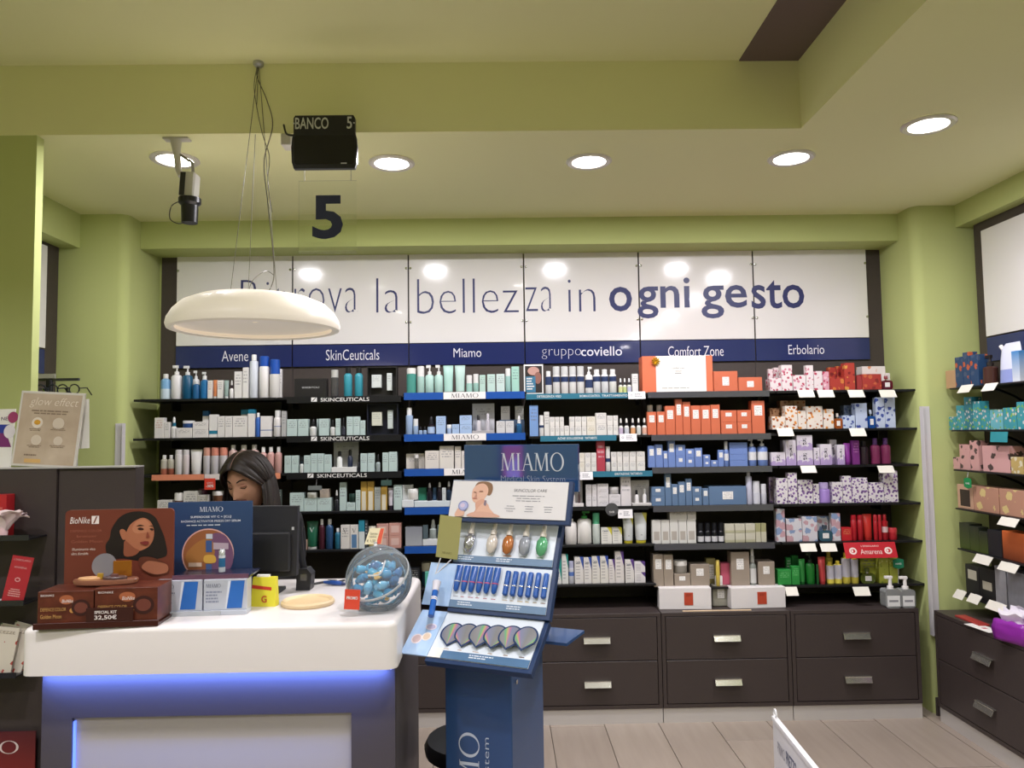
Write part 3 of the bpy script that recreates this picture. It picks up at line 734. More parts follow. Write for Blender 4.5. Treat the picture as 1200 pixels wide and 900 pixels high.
shelf(0, 2, 170, 500, 7.5, 395, '''
bottle 125 186 225 A8604A/F2F0EC/-/B9B4A4 t=.38 | clear oil bottle with reddish base
bottle 188 245 225 A8604A/F2F0EC/-/B9B4A4 t=.38 | clear oil bottle with reddish base
spray 250 320 180 EDE9E8/E4E0E0/- cf=.18 | white milk bottle
spray 322 378 180 E5D9D9/DAD6D6/- cf=.2 | pinkish white mist can
tube 385 490 180 EFECEA/EFECEA | broad white tube
spray 500 564 165 CFCBCE/D9A08C/- cf=.3 | grey spray can with salmon cap
spray 566 640 165 CFCBCE/D98C78/- cf=.3 | grey spray can with coral cap
spray 642 716 165 CFCBCE/D98C78/- cf=.3 | grey spray can with coral cap
bottle 722 800 145 C9A9A2/F0EDEA/- cf=.16 | rosy clear bottle with white cap
bottle 808 898 145 C9A9A2/F0EDEA/- cf=.16 | rosy clear bottle with white cap
bottle 905 990 145 C9A9A2/F0EDEA/- cf=.16 | rosy clear bottle with white cap
bottle 998 1062 165 D3A49C/F0EDEA/- cf=.2 | pink toner bottle with white cap
bottle 1064 1130 165 D3A49C/F0EDEA/- cf=.2 | pink toner bottle with white cap
bottle 1133 1196 165 D3A49C/F0EDEA/- cf=.2 | pink toner bottle with white cap
''')
shelf(0, 3, 170, 500, 7.5, 744, '''
box 105 232 630 E3DFD8 | white carton
jar 240 330 570 7A5A46/F0EDE8 | brown jar with white lid
box 333 460 555 E5E1DA | tall wide white carton
box 462 552 590 E3DFD8 | white carton
box 465 530 545 7A3E52 back=.06 | plum carton
box 556 686 655 E8E4DC | low white carton under a jar
jar 575 672 560 6E4A34/F0EDE8 yb=655 | brown jar with white lid on a carton
box 1100 1150 555 E6E6E2 | white carton
box 1152 1196 555 55605A | dark grey-green carton
''')
# ---------------------------------------------------------------- second bay
MI = 'C3D6D3'
shelf(1, 0, 320, 400, 7.5, 475, '''
box 185 470 310 211F1F/- p=plain d=.05 S=1 | flat black gift box with small white print
spray 500 570 235 9A9A98/C4C4C0/- cf=.28 clear=1 | clear grey bottle with silver cap
bottle 615 690 215 3E9DB0/1A1A1C/- cf=.2 cw=.62 | teal cleanser bottle with black cap
bottle 710 785 215 3E9DB0/1A1A1C/- cf=.2 cw=.62 | teal cleanser bottle with black cap
frame 825 1090 215 1F1C1A/DCE2DF/D5DDDA | black presentation box with two pale cartons
''')
shelf(1, 1, 320, 400, 7.5, 810, f'''
box 120 212 660 {MI} | mint carton
box 217 307 660 {MI} | mint carton
dropper 315 378 660 E9E9E6/1A1A1C/1A1A1C | white dropper bottle
box 382 402 660 {MI} back=.04 | mint carton
box 402 490 660 {MI} | mint carton
dropper 497 545 670 E9E9E6/1A1A1C/1A1A1C | white dropper bottle
box 548 590 660 {MI} | mint carton
dropper 597 635 655 23242C/1A1A1C/1A1A1C/3A3C46 | dark dropper bottle
box 645 703 645 {MI} | mint carton
box 705 763 645 {MI} | mint carton
box 765 810 680 {MI} | mint carton
frame 825 1100 535 181B2C/D9DAC9/C9D3CF | black presentation box with cream and grey cartons
''')
shelf(1, 2, 320, 500, 7.5, 400, f'''
box 98 158 250 {MI} | mint carton
box 160 222 250 {MI} | mint carton
dropper 228 268 260 E9EDEA/24303A/1A1A1C | white dropper bottle
box 270 328 250 {MI} | mint carton
box 330 388 235 {MI} | mint carton
box 390 446 235 {MI} | mint carton
box 448 508 245 {MI} | mint carton
kit 512 735 130 C6C6C4/EDEDEA/E6E8E4/1F2740 | grey display pack with white and navy dropper bottles
dropper 737 764 250 23242C/1A1A1C/1A1A1C | dark dropper bottle
box 767 828 240 {MI} | mint carton
box 830 892 238 {MI} | mint carton
dropper 899 942 250 A8B4B4/1A1A1C/1A1A1C | grey dropper bottle
box 960 1014 235 {MI} | mint carton
box 1016 1090 230 {MI} | mint carton
''')
shelf(1, 3, 320, 500, 7.5, 745, f'''
box 145 268 585 {MI} | tall mint carton
box 270 386 635 {MI} | wide mint carton
box 388 512 632 {MI} | wide mint carton
jar 290 382 585 C6C4B6/D8D8D0 yb=635 | pale jar standing on a mint carton
box 410 492 555 B7A99A yb=632 | beige carton standing on a mint carton
dropper 535 577 565 23242C/1A1A1C/DDDDDD | dark dropper bottle
box 583 643 500 {MI} | tallest mint carton
box 645 722 675 {MI} | small mint carton
jar 662 722 600 1F332E/24403A yb=675 | dark green jar standing on a small carton
box 725 768 570 {MI} | narrow mint carton
box 770 825 495 C29C48/E3DCC8 p=rect v0=.0 v1=.66 | gold carton with pale stripe
box 827 888 495 C29C48/E3DCC8 p=rect v0=.0 v1=.66 | gold carton with pale stripe
box 890 945 545 A9B0AC | grey carton
box 947 1002 540 C29C48/E3DCC8 p=rect v0=.0 v1=.66 | lower gold carton with pale stripe
tube 1008 1056 555 D8D2DC/2A2030/463060 cf=.2 | white and purple tube
box 1060 1132 530 {MI} | mint carton
''')
shelf(1, 4, 340, 600, 6.667, 297, '''
box 80 130 225 D9B49C | small peach carton
dropper 84 122 150 5A2024/2A1416/2A1416 back=.05 | dark red dropper bottle
tube 122 212 85 1E6048/E6E8E6/2D7A5E cf=.09 V=1 | dark green tube with white V
bottle 220 266 70 4A1E2C/E8E6E6/- | wine bottle with white cap
bottle 272 332 70 2C4F78/E9E9E9/- | blue bottle with white cap
bottle 345 392 140 2D6F8C/E9E9E9/- | short teal bottle with white cap
box 394 466 115 E3DFDA V=1 | white carton with V emblem
box 468 532 115 E3DFDA/5E86B0 V=1 p=rect v0=.04 v1=.6 | white carton with V emblem and blue bottle print
box 535 582 80 DDE4E4/2F8FA8 p=split t=.6 | white and teal carton
box 584 606 80 3A3F44 | narrow dark carton
jar 606 672 130 CDBA78/E6E2D2 | yellow jar with pale lid
box 676 770 110 CF9B90/E3C0B6 st=2 p=rect v0=.25 v1=.8 d=.05 | rose carton
box 772 868 105 CF9B90/E3C0B6 st=2 p=rect v0=.25 v1=.8 d=.05 | rose carton
''')
shelf(1, 5, 340, 600, 6.667, 530, '''
bag 182 268 432 C9D6E4 | pale blue pouch with dark letters
jar 270 336 455 8A6E3A/C8A55A | gold jar
jar 338 410 450 8A6E3A/C8A55A | gold jar
jar 130 180 460 2A2A30/3A3A40 | black jar
box 412 470 450 26262A | black carton
''')
# ---------------------------------------------------------------- third bay
shelf(2, 0, 465, 400, 7.5, 445, '''
spray 80 170 220 4E9A8F/F0EDEA/- cf=.22 | green-teal bottle with broad white cap
spray 175 242 205 B4D6CE/EFEDEC/- cf=.38 | mint foam bottle with white top
pump 247 325 195 B4D6CE/EFEDEC hb=.66 | mint pump bottle
pump 330 405 195 B4D6CE/EFEDEC hb=.66 | mint pump bottle
tube 407 497 200 AED6CC/E6ECE8 cf=.05 | mint tube standing on its cap
tube 510 602 200 B9D6CE/E6ECE8 cf=.05 | paler mint tube standing on its cap
spray 610 665 290 A5CFC4/EFEDEC/- cf=.46 | short mint bottle with white top
spray 670 722 280 A5CFC4/EFEDEC/- cf=.48 | short mint bottle with white top
box 727 780 290 BFDCD0 | mint carton
box 795 866 285 C6E0D8 | wide mint carton
box 876 950 283 D0E2DE | wide pale carton
spray 955 1005 235 A9D2CC/F1EFEE/- cf=.32 | slim mint bottle with white cap
box 1010 1078 220 A9D8C8 | tall mint carton
''')
shelf(2, 1, 465, 400, 7.5, 808, '''
spray 75 140 570 A9C2E6/EEEEEE/- cf=.28 cw=.7 | periwinkle bottle with white cap
spray 142 188 670 A9C2E6/EEEEEE/- cf=.45 | small periwinkle bottle with white cap
dropper 190 226 740 A9C2E6/1F2026/1F2026 | tiny blue dropper vial
dropper 228 262 740 A9C2E6/1F2026/1F2026 | tiny blue dropper vial
dropper 267 335 650 2A2228/1F2026/1F2026/B4CAEA | dark dropper bottle with pale blue label
box 345 430 650 AFC8EC | tall pale blue carton
jar 438 483 725 B4CAEA/EEEEEE | small pale blue jar
box 485 549 722 AFC8EC | small pale blue carton
box 553 660 645 AFC8EC st=2 | pale blue carton
kit 662 860 540 D2D2D8/B8B4B6/C9C4C8/BDB8C0/D8D4DC bh=.1 | tall grey open pack showing a set
box 875 952 700 DAD8D8/3A4466 | small grey carton with dark seal
box 956 1030 700 DAD8D8/3A4466 | small grey carton with dark seal
riser 900 1125 690 4C5C72 back=.055 | dark stand behind small cartons
box 915 995 570 DAD8D8/3A4466 yb=690 back=.06 | raised grey carton with dark seal
box 1040 1118 570 DAD8D8/3A4466 yb=690 back=.06 | raised grey carton with dark seal
dropper 1050 1102 655 2B6090/E2E2E2/F0F0F0 | blue dropper bottle
''')
shelf(2, 2, 465, 500, 7.5, 357, '''
box 82 246 225 E6DED6 back=.03 | wide cream carton
spray 152 192 232 C9C5C0/E9E6E2/- clear=1 | clear mist bottle
box 248 373 200 E6DED6 | cream carton
box 375 502 160 E8E1D9 | tall cream carton
box 510 566 165 E6DED6 | narrow cream carton
box 568 640 205 E6DED6 | low cream carton behind the blue header
box 608 750 130 C9C8C4/55555A back=.06 | grey carton behind the blue header
''')
shelf(2, 3, 465, 500, 7.5, 704, '''
riser 45 150 640 E9ECEE | short white acrylic riser
riser 152 520 650 DDE6EA | long pale acrylic riser
box 50 140 515 EAEAE8 yb=640 back=.03 | white carton on the short riser
jar 88 186 545 EDE9E2/F4F2EE yb=640 | white cream jar on riser
box 190 262 540 2F7F66/- yb=650 p=plain back=.03 | green carton on riser
dropper 262 312 495 26222A/2A262C/E0E0E0 yb=650 | dark dropper bottle on riser
dropper 350 400 490 26222A/2A262C/E0E0E0 yb=650 | dark dropper bottle on riser
box 398 432 540 D4DCDC yb=650 | pale carton on riser
dropper 432 482 485 26364A/2A262C/E0E0E0 yb=650 | navy dropper bottle on riser
box 486 522 540 D4DCDC yb=650 | pale carton on riser
box 318 348 540 4A6A8C yb=650 p=plain back=.03 | slate blue carton on riser
''')
shelf(2, 4, 400, 580, 7.5, 447, '''
box 562 712 285 B4B6BC/8A8E98 p=grad d=.06 | square silver carton
riser 714 900 390 E6E8EA | white acrylic riser
box 716 762 270 56646C yb=390 p=plain | dark grey carton on riser
dropper 770 840 225 AEB8B6/C4CCCC/D6DCDA yb=390 | clear serum bottle on riser
box 844 900 270 56646C yb=390 p=plain | dark grey carton on riser
''')
shelf(2, 5, 400, 580, 7.5, 800, '''
box 735 800 662 5FB8A0/- p=plain | turquoise carton
jar 700 792 605 3A5A66/C8BFA6 back=.06 | teal jar with beige lid
box 575 690 640 3A3C42/- back=.04 | charcoal carton
''')
# ---------------------------------------------------------------- fourth bay
shelf(3, 0, 605, 400, 7.5, 455, '''
poster 68 240 190 FFFFFF | small white-framed advertising card
bottle 257 316 250 E6E4E4/F0F0F0/2B3C66 l0=.5 l1=.95 cf=.2 cw=.7 | short white bottle with navy shoulder
spray 324 389 210 ECEAE8/DADADA/2B3C66 cf=.3 l0=.62 l1=.9 | white foam bottle with navy band
spray 396 463 210 ECEAE8/DADADA/2B3C66 cf=.3 l0=.62 l1=.9 | white foam bottle with navy band
spray 468 532 210 ECEAE8/DADADA/2B3C66 cf=.3 l0=.62 l1=.9 | white foam bottle with navy band
spray 538 603 210 ECEAE8/DADADA/2B3C66 cf=.3 l0=.62 l1=.9 | white foam bottle with navy band
pump 610 679 215 ECEAE8/F2F2F2/2B3C66 dir=-1 | white pump bottle with navy band
bottle 680 747 240 E4E4E6/F0F0F0/2B3C66 l0=.6 l1=.86 cw=.7 | white bottle with navy band
bottle 751 816 240 E8E8EA/F0F0F0/2B3C66 l0=.6 l1=.86 cw=.7 | white bottle with navy band
bottle 822 888 240 E8E8E2/F0F0F0/2B3C66 l0=.6 l1=.86 cw=.7 | white bottle with navy band
dropper 902 940 320 E8E8DE/30323A/F2F2F2/D8DA9A | tiny dropper with yellow label
dropper 941 974 320 E8E8DE/30323A/F2F2F2/C6D48A | tiny dropper with green label
dropper 977 1016 320 E8E8DE/30323A/F2F2F2/C9C8DE | tiny dropper with lilac label
box 1020 1074 285 EAE8E6 | tall white carton
''')
shelf(3, 1, 605, 400, 7.5, 828, '''
box 118 196 555 7EA2D8 | tall blue carton
bottle 203 246 645 EDEBE8/EDEBE8/2B3C66 l0=.58 l1=.75 cf=.3 cw=.9 | slim white tube bottle with navy band
box 247 294 615 E2E0DC | tall white carton
box 296 340 660 ECE8E2 st=2 | white carton
box 342 382 660 ECE8E2 st=2 | white carton
box 384 421 660 ECE8E2 st=2 | white carton
box 423 467 740 ECE8E2 | low white carton
box 469 516 660 ECE8E2/-/2B3C66 st=2 | white carton with navy print
box 518 576 660 ECE8E2/-/2B3C66 st=2 | white carton with navy print
box 578 620 660 ECE8E2 st=2 | white carton with gold print
box 622 700 660 ECE6D8/-/B09A60 st=2 | ivory carton with gold print
box 702 796 630 EAE6E0/-/2B3C66 st=2 | wide white carton with navy print
box 800 852 655 ECE8E2 st=2 | white carton at the right end
box 854 898 655 ECE8E2 st=2 | white carton at the right end
dropper 903 945 680 ECEAE6/26262C/EDEAE2/C9B8D2 | mini dropper with lilac label
dropper 953 997 680 ECEAE6/26262C/EDEAE2/D2D6DC | mini dropper with grey label
dropper 1008 1052 680 ECEAE6/26262C/EDEAE2/E8A874 | mini dropper with orange label
dropper 1060 1102 680 ECEAE6/26262C/EDEAE2/D6DCD8 | mini dropper with pale label
dropper 1110 1154 680 ECEAE6/26262C/EDEAE2/E8B49E | mini dropper with peach label
''')
shelf(3, 2, 640, 500, 8.571, 458, '''
box 283 330 270 ECE6DA/-/B09A60 st=2 | ivory carton
box 332 388 270 ECE6DA/-/B09A60 st=2 | ivory carton
box 390 452 270 EAE6E0/-/2B3C66 st=2 | white carton with navy print
box 454 508 270 EAE6E0 st=2 | white carton
box 510 596 150 B83E50/-/E8D0D4 n=6 | tall crimson carton
bottle 600 652 210 E9E7E4/E9E7E4/2B3C66 l0=.68 l1=.95 cf=.45 cw=.9 | white tube bottle with navy band
box 656 714 265 EAE6E0/-/2B3C66 st=2 | white carton with navy print
box 716 770 265 EAE6E0 st=2 | white carton
box 774 838 265 EAE6E0/-/2B3C66 st=2 | white carton with navy print
box 840 908 265 EAE6E0 st=2 | white carton
box 912 996 265 ECE8E0/-/2B3C66 st=2 | white carton with navy print
''')
shelf(3, 3, 640, 500, 8.571, 808, '''
kit 245 380 545 DCD6D4/E4DEDC/DDD6D4/5A4A4A bh=.12 | white display pack with tilted bottle
box 402 460 590 E6E0E2 st=2 | white carton
box 462 513 590 E6E0E2 st=2 | white carton
box 516 631 585 E6E0E2 st=4 | flat white carton
box 634 752 692 E6E0E2 st=2 | flat white carton right
jar 640 738 620 C9C5C4/E2DEDE yb=692 | silver jar on flat cartons
box 754 856 515 E4DEE0/- n=7 | tall white and grey carton
kit 866 1060 562 CFCBC8/D6D2CE/E9E6E4/E9E6E4/EDEAE8 bh=.1 | white display tray with pump bottle and tube
''')
shelf(3, 4, 640, 590, 8.571, 418, '''
pump 197 316 120 EAE6E2/F0EDEA hb=.74 | white cleanser pump bottle
pump 320 467 95 EDEAE4/3E9A4C hb=.77 dir=-1 | large white pump bottle with green pump
spray 472 549 110 DDE8E2/62BE94/- cf=.36 | slim bottle with green cap
box 555 664 260 EDEBE2/E2D84A p=diag T=CeraVe | white and yellow carton
box 666 765 260 EDEBE2/E2D84A p=diag T=CeraVe | white and yellow carton
tube 778 888 150 E6E9EA/E6D43C/-/E6DC5A cf=.1 | white tube with yellow corner and cap
tube 896 1026 120 E6E9EA/E6D43C/-/E6DC5A cf=.1 | taller white tube with yellow corner and cap
''')
shelf(3, 5, 640, 590, 8.571, 810, '''
box 100 158 560 E6E6E2/2E9A8E p=diag t=.3 | white and teal carton
box 160 226 520 E6E6E2/2E9A8E p=diag | tall white and teal carton
spray 228 286 590 DCDCE6/B9BCD8/5C7CC4 cf=.3 l0=.5 l1=.75 | small lavender and blue bottle
box 288 379 550 E9E4E0/3B55A8 p=diag T=CeraVe | white and blue carton
box 381 461 555 E9E4E0/3B55A8 p=diag T=CeraVe | white and blue carton
box 463 545 545 E9E4DC/3B55A8 p=diag T=CeraVe | white and blue carton
box 547 629 545 E9E4DC/3B55A8 p=diag T=CeraVe | white and blue carton
box 631 695 580 E9E2DE/5A3A86 p=diag | white and purple carton
box 697 787 500 E9E2DE/5A3A86 p=diag T=CeraVe | tall white and purple carton
box 797 887 585 E9E4E0/5A3A86 p=diag T=CeraVe | white and purple carton
box 890 1000 605 E9E4E4/5A3A86 p=diag st=2 | flat white and purple carton
''')
# ---------------------------------------------------------------- fifth bay
OR, BL, SL, TA = 'DB7350', '7690CC', '657FA2', 'A39586'
shelf(4, 0, 745, 400, 7.5, 443, f'''
box 688 900 262 {OR}/- p=plain L=3 d=.1 | wide coral box with white label
box 905 1115 318 {OR}/- p=plain L=3 d=.1 | low wide coral box with white label
''')
shelf(4, 1, 745, 400, 7.5, 810, f'''
box 105 184 605 {OR} p=plain L=1 | coral carton
bottle 107 165 545 {OR}/F0EEEC back=.06 cf=.25 cw=.9 | white-capped bottle behind coral carton
box 190 262 605 {OR} p=plain L=1 | coral carton
bottle 188 246 545 {OR}/F0EEEC back=.06 cf=.25 cw=.9 | white-capped bottle behind coral carton
box 264 350 555 {OR} p=plain L=1 | coral carton
box 352 416 495 {OR} p=plain L=1 | tallest coral carton
box 418 487 520 {OR} p=plain L=1 | tall coral carton
box 490 575 555 {OR} p=plain L=1 | coral carton
box 577 662 555 {OR} p=plain L=1 | coral carton
box 664 746 550 {OR} p=plain L=1 | coral carton
box 752 893 600 {OR} p=plain L=4 st=2 | broad coral carton
box 897 1021 600 {OR} p=plain L=4 st=2 | broad coral carton on the right
box 1025 1141 518 {OR} p=plain L=1 | large coral carton at the end
''')
shelf(4, 2, 750, 500, 7.5, 355, f'''
box 75 136 165 {BL} p=plain L=1 | cornflower carton
box 138 204 155 {BL} p=plain L=1 | cornflower carton
box 207 248 212 {BL} p=plain L=1 | small cornflower carton
box 250 314 112 {BL} p=plain L=1 | tallest cornflower carton
box 317 403 158 {BL} p=plain L=4 st=2 | cornflower carton of the first pair
box 405 481 195 {BL} p=plain L=4 st=2 | cornflower carton of the second pair
box 484 551 188 {BL} p=plain L=1 | cornflower carton
box 558 621 250 {BL} p=plain L=4 st=2 | small cornflower carton of the third pair
box 625 688 300 {BL} p=plain L=4 | small low cornflower carton
box 690 740 210 {BL} p=plain L=1 | narrow cornflower carton
bottle 742 789 135 {BL}/E6E6E8/E8E8EA l0=.35 l1=.75 cf=.32 cw=.7 | cornflower bottle with white cap
box 791 950 145 {BL} p=plain st=4 d=.09 | flat cornflower box
pump 960 1037 115 {BL}/ECECEE/E8E8EA hb=.72 | cornflower pump bottle
pump 1045 1139 115 {BL}/ECECEE/E8E8EA hb=.72 | cornflower pump bottle
''')
shelf(4, 3, 750, 500, 7.5, 690, f'''
box 105 221 525 {SL} p=plain L=4 st=2 | slate blue carton of the left pair
box 223 280 400 {SL} p=plain L=1 | tallest slate blue carton
box 282 338 505 {SL} p=plain L=1 | narrow slate blue carton
box 340 402 482 {SL} p=plain L=1 | slate blue carton
box 404 461 458 {SL} p=plain L=1 | tall slate blue carton
box 463 548 530 {SL} p=plain L=4 st=2 | slate blue carton of the right pair
box 552 607 545 {SL} p=plain L=1 | low slate blue carton
box 609 940 530 {SL} p=plain L=3 d=.11 | large slate blue gift box
spray 942 998 375 CBCBDD/DDDDE6/- cf=.22 cw=.6 | tall lavender mist bottle
spray 1000 1070 490 D6D6E0/E2E2E8/- cf=.5 | pale lavender bottle
spray 1073 1122 515 D6D6E0/E2E2E8/- cf=.45 | small pale lavender bottle
''')
shelf(4, 4, 750, 600, 7.5, 278, '''
box 110 188 75 E3E1DC/BDB4AA p=rect v0=.15 v1=.52 | white carton with grey panel
box 190 264 75 E3E1DC/BDB4AA p=rect v0=.15 v1=.52 | white carton with grey panel
box 266 341 75 E3E1DC/BDB4AA p=rect v0=.15 v1=.52 | white carton with grey panel
box 343 415 75 E3E1DC/BDB4AA p=rect v0=.15 v1=.52 | white carton with grey panel
box 417 497 75 E3E1DC/BDB4AA p=rect v0=.15 v1=.52 | white carton with grey panel
box 262 414 -15 E0DDD8 yb=75 | wide white carton on the row of cartons
box 416 495 -15 E0DDD8 yb=75 | white carton on the row of cartons
bottle 513 571 105 15161C/1A1B22/D8D6DA l0=.1 l1=.55 cf=.4 cw=.8 | black vial with white label
bottle 576 631 105 15161C/1A1B22/D8D6DA l0=.1 l1=.55 cf=.4 cw=.8 | black vial with white label
bottle 636 690 105 15161C/1A1B22/D8D6DA l0=.1 l1=.55 cf=.4 cw=.8 | black vial with white label
bottle 695 747 105 15161C/1A1B22/D8D6DA l0=.1 l1=.55 cf=.4 cw=.8 | black vial with white label
box 749 836 115 BDB99A/D2CEBC p=split t=.3 st=2 | olive and cream carton
box 839 928 115 BDB99A/D2CEBC p=split t=.3 st=2 | olive and cream carton
box 931 1018 115 BDB99A/D2CEBC p=split t=.3 st=2 | olive and cream carton
box 1020 1066 115 CFCBB4/A9A67A p=split t=.55 | tall olive and cream carton
box 1068 1115 115 CFCBB4/A9A67A p=split t=.55 | tall olive and cream carton
''')
shelf(4, 5, 750, 600, 7.5, 660, f'''
box 122 211 380 {TA} p=plain L=1 d=.09 | tall taupe carton
box 213 298 385 {TA} p=plain L=1 d=.09 | tall taupe carton
box 305 445 550 {TA} p=plain L=4 | low taupe carton under a jar
jar 307 430 443 9A958C/E4E0DA yb=550 | grey jar with white lid on a taupe carton
box 448 616 470 {TA} p=plain L=4 | broad taupe carton
box 587 670 440 A09460 p=plain L=2 back=.06 | olive carton
spray 674 711 440 D8BE58/E6CE6A/- cf=.2 | slim yellow bottle
box 713 803 475 D0607A/- p=plain back=.03 | pink carton
box 806 969 370 {TA} p=plain L=4 | large taupe carton
dropper 972 1036 315 8F948C/B9BCB6/EDEDEA/D9D8D4 | grey dropper bottle with label
box 1045 1190 458 {TA} p=plain L=4 d=.09 | taupe carton beside the green boxes
''')
# ---------------------------------------------------------------- rightmost bay
K = 7.03
shelf(5, 0, 890, 400, K, 405, '''
box 62 88 305 E4CBD0/C23A5A/D98AA0 p=floral back=.06 | narrow pink floral carton
box 90 184 300 F0E4E4/C23A5A/D98AA0 p=floral | pink floral carton
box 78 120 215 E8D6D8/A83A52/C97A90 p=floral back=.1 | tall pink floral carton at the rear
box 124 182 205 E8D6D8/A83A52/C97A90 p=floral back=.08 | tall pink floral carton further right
box 186 276 190 F0E4E4/C23A5A/D98AA0 p=floral | tallest pink floral carton
box 280 386 275 F2E6E6/C23A5A/D98AA0 p=floral | wide pink floral carton
box 388 450 195 F0E4E4/C23A5A/D98AA0 p=floral | slim tall pink floral carton
box 452 524 245 F0E4E4/C23A5A/D98AA0 p=floral | pink floral carton
box 526 578 250 E6A9B8/C23A5A/F0D0D8 p=floral | rosy floral carton
box 582 704 300 B43A2E/D9803A/8A1E1E p=floral s=40 | red and gold carton
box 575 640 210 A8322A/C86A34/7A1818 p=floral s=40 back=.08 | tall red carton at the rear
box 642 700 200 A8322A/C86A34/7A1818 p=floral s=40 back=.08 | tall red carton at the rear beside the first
box 706 792 180 BC3E30/E0A048/8A1E1E p=floral s=40 | tallest red and gold carton
box 808 848 285 A83A3A p=plain | narrow dark red carton
box 850 1010 275 B23A30/8A2420/D06A40 p=floral s=40 | wide red carton
box 852 1046 205 EDE6E0/E09A70 p=floral back=.07 t=.66 s=22 | wide white carton with coral flower
box 1048 1082 265 EDE6E0 back=.05 | white slim carton
perfume 1012 1102 290 7A1A22/8A2A30 | dark red perfume bottle
''')
shelf(5, 1, 890, 400, K, 712, '''
box 88 176 535 B98A62/7A4A22 p=floral back=.08 | brown floral carton
box 105 214 605 F0E6DA/E0913A/B05A1E p=floral | orange floral carton
box 178 288 475 B28660/7A4A22 p=floral back=.09 | tall brown floral carton
box 216 318 520 F0E6DA/E0913A/B05A1E p=floral | tall orange floral carton
box 290 386 475 C89A70/A05A28 p=floral back=.09 | tall tan floral carton
box 320 390 560 F0E6DA/E0913A/B05A1E p=floral | orange floral carton in the middle
box 392 526 525 F0E6DA/E0913A/B05A1E p=floral | broad orange floral carton
box 530 616 550 F0E6DA/E0913A/B05A1E p=floral | narrow orange floral carton
perfume 620 686 585 D9763A/E0D8D0 | orange scent bottle
box 690 790 605 C9D6EC/3C4FA0 p=floral t=.64 | low pale blue floral carton
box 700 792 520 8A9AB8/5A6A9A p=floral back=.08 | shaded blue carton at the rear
box 796 894 505 C3D0EA/3C4FA0 p=floral t=.64 s=40 | pale blue floral carton
perfume 896 960 560 2F6AC4/D0DCEE | blue scent bottle
box 965 1039 460 C9D4EA/3C4FA0 p=floral t=.64 s=35 | tall pale blue floral carton
box 1041 1126 450 C9D4EA/3C4FA0 p=floral t=.64 s=35 | tallest pale blue floral carton
''')
K = 6.316
LI = 'E6DEE8/B9A2D2/3A3444 p=iris'
shelf(5, 2, 890, 500, K, 288, f'''
box 90 196 190 {LI} | low white and lilac carton
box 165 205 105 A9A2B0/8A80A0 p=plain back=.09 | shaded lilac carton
box 200 276 100 {LI} | tall white and lilac carton
box 282 400 65 {LI} st=2 | white and lilac carton of the stacked pair
box 405 451 160 {LI} | slim white and lilac carton
box 453 540 135 {LI} | broad white and lilac carton
box 525 578 105 {LI} back=.06 | tall white and lilac carton behind
box 580 636 140 {LI} | right white and lilac carton
tube 638 690 130 8E3A9A/7A2E86/C98AD0 cf=.1 | bright purple tube
box 693 746 110 7A2E7E/-/D890D0 | purple carton
bottle 757 822 115 2A1A24/141014/- cf=.22 | dark brown body bottle
spray 842 911 95 7A2A52/4A2A5A/- cf=.26 cw=.5 sh=.12 | wine-coloured shower bottle
spray 919 990 95 7A2A52/4A2A5A/- cf=.26 cw=.5 sh=.12 | wine-coloured shower bottle
''')
PU = 'EAE4E6/8F6AA8/6A4A86 p=floral s=70 t=.55'
shelf(5, 3, 890, 500, K, 572, f'''
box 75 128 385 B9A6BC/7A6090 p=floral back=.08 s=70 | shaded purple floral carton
box 130 214 385 {PU} | purple floral carton
box 216 285 345 {PU} | tall purple floral carton
box 290 400 400 {PU} | broad purple floral carton
box 402 446 430 {PU} | slim purple floral carton
bottle 450 541 422 A88AD2/C9B6E6/- cf=.3 cw=.75 | lilac lotion bottle
box 543 620 420 {PU} | purple floral carton
box 622 686 375 {PU} | tall purple floral carton
box 688 808 390 {PU} | broad purple floral carton
box 812 926 428 {PU} | low purple floral carton
box 928 1032 340 {PU} | tallest purple floral carton
''')
PA = 'DAD8DE/C9A0A8/8AA0C4 p=floral s=28 t=.45'
shelf(5, 4, 890, 500, K, 860, f'''
box 130 195 620 {PA} | tall pastel floral carton
box 204 320 695 {PA} st=2 | pastel floral carton of the pair
box 322 434 680 {PA} | pastel floral carton
box 425 536 690 {PA} back=.05 | pastel floral carton behind the scent bottle
perfume 442 546 745 4F7C90/3A4450 | blue-grey scent bottle
box 541 606 660 {PA} | slim tall pastel floral carton
box 612 688 765 C8202A/-/E8B070 | bright red carton
spray 690 732 675 B01C28/B01C28/- cf=.2 | red shower bottle
spray 736 780 675 A81A26/A81A26/- cf=.2 | deep red shower bottle
tube 782 852 670 C83028/B02020/E8B070 cf=.08 | red tube
spray 855 886 675 B01C28/B01C28/- cf=.25 | slim red bottle
spray 888 916 675 B01C28/B01C28/- cf=.25 | slim red bottle
spray 919 965 675 B01C28/A01824/E0C0C0 cf=.25 l0=.4 l1=.7 cw=.6 | red bottle with pale label
jar 970 1036 775 B82430/C83A40 | red cream jar
''')
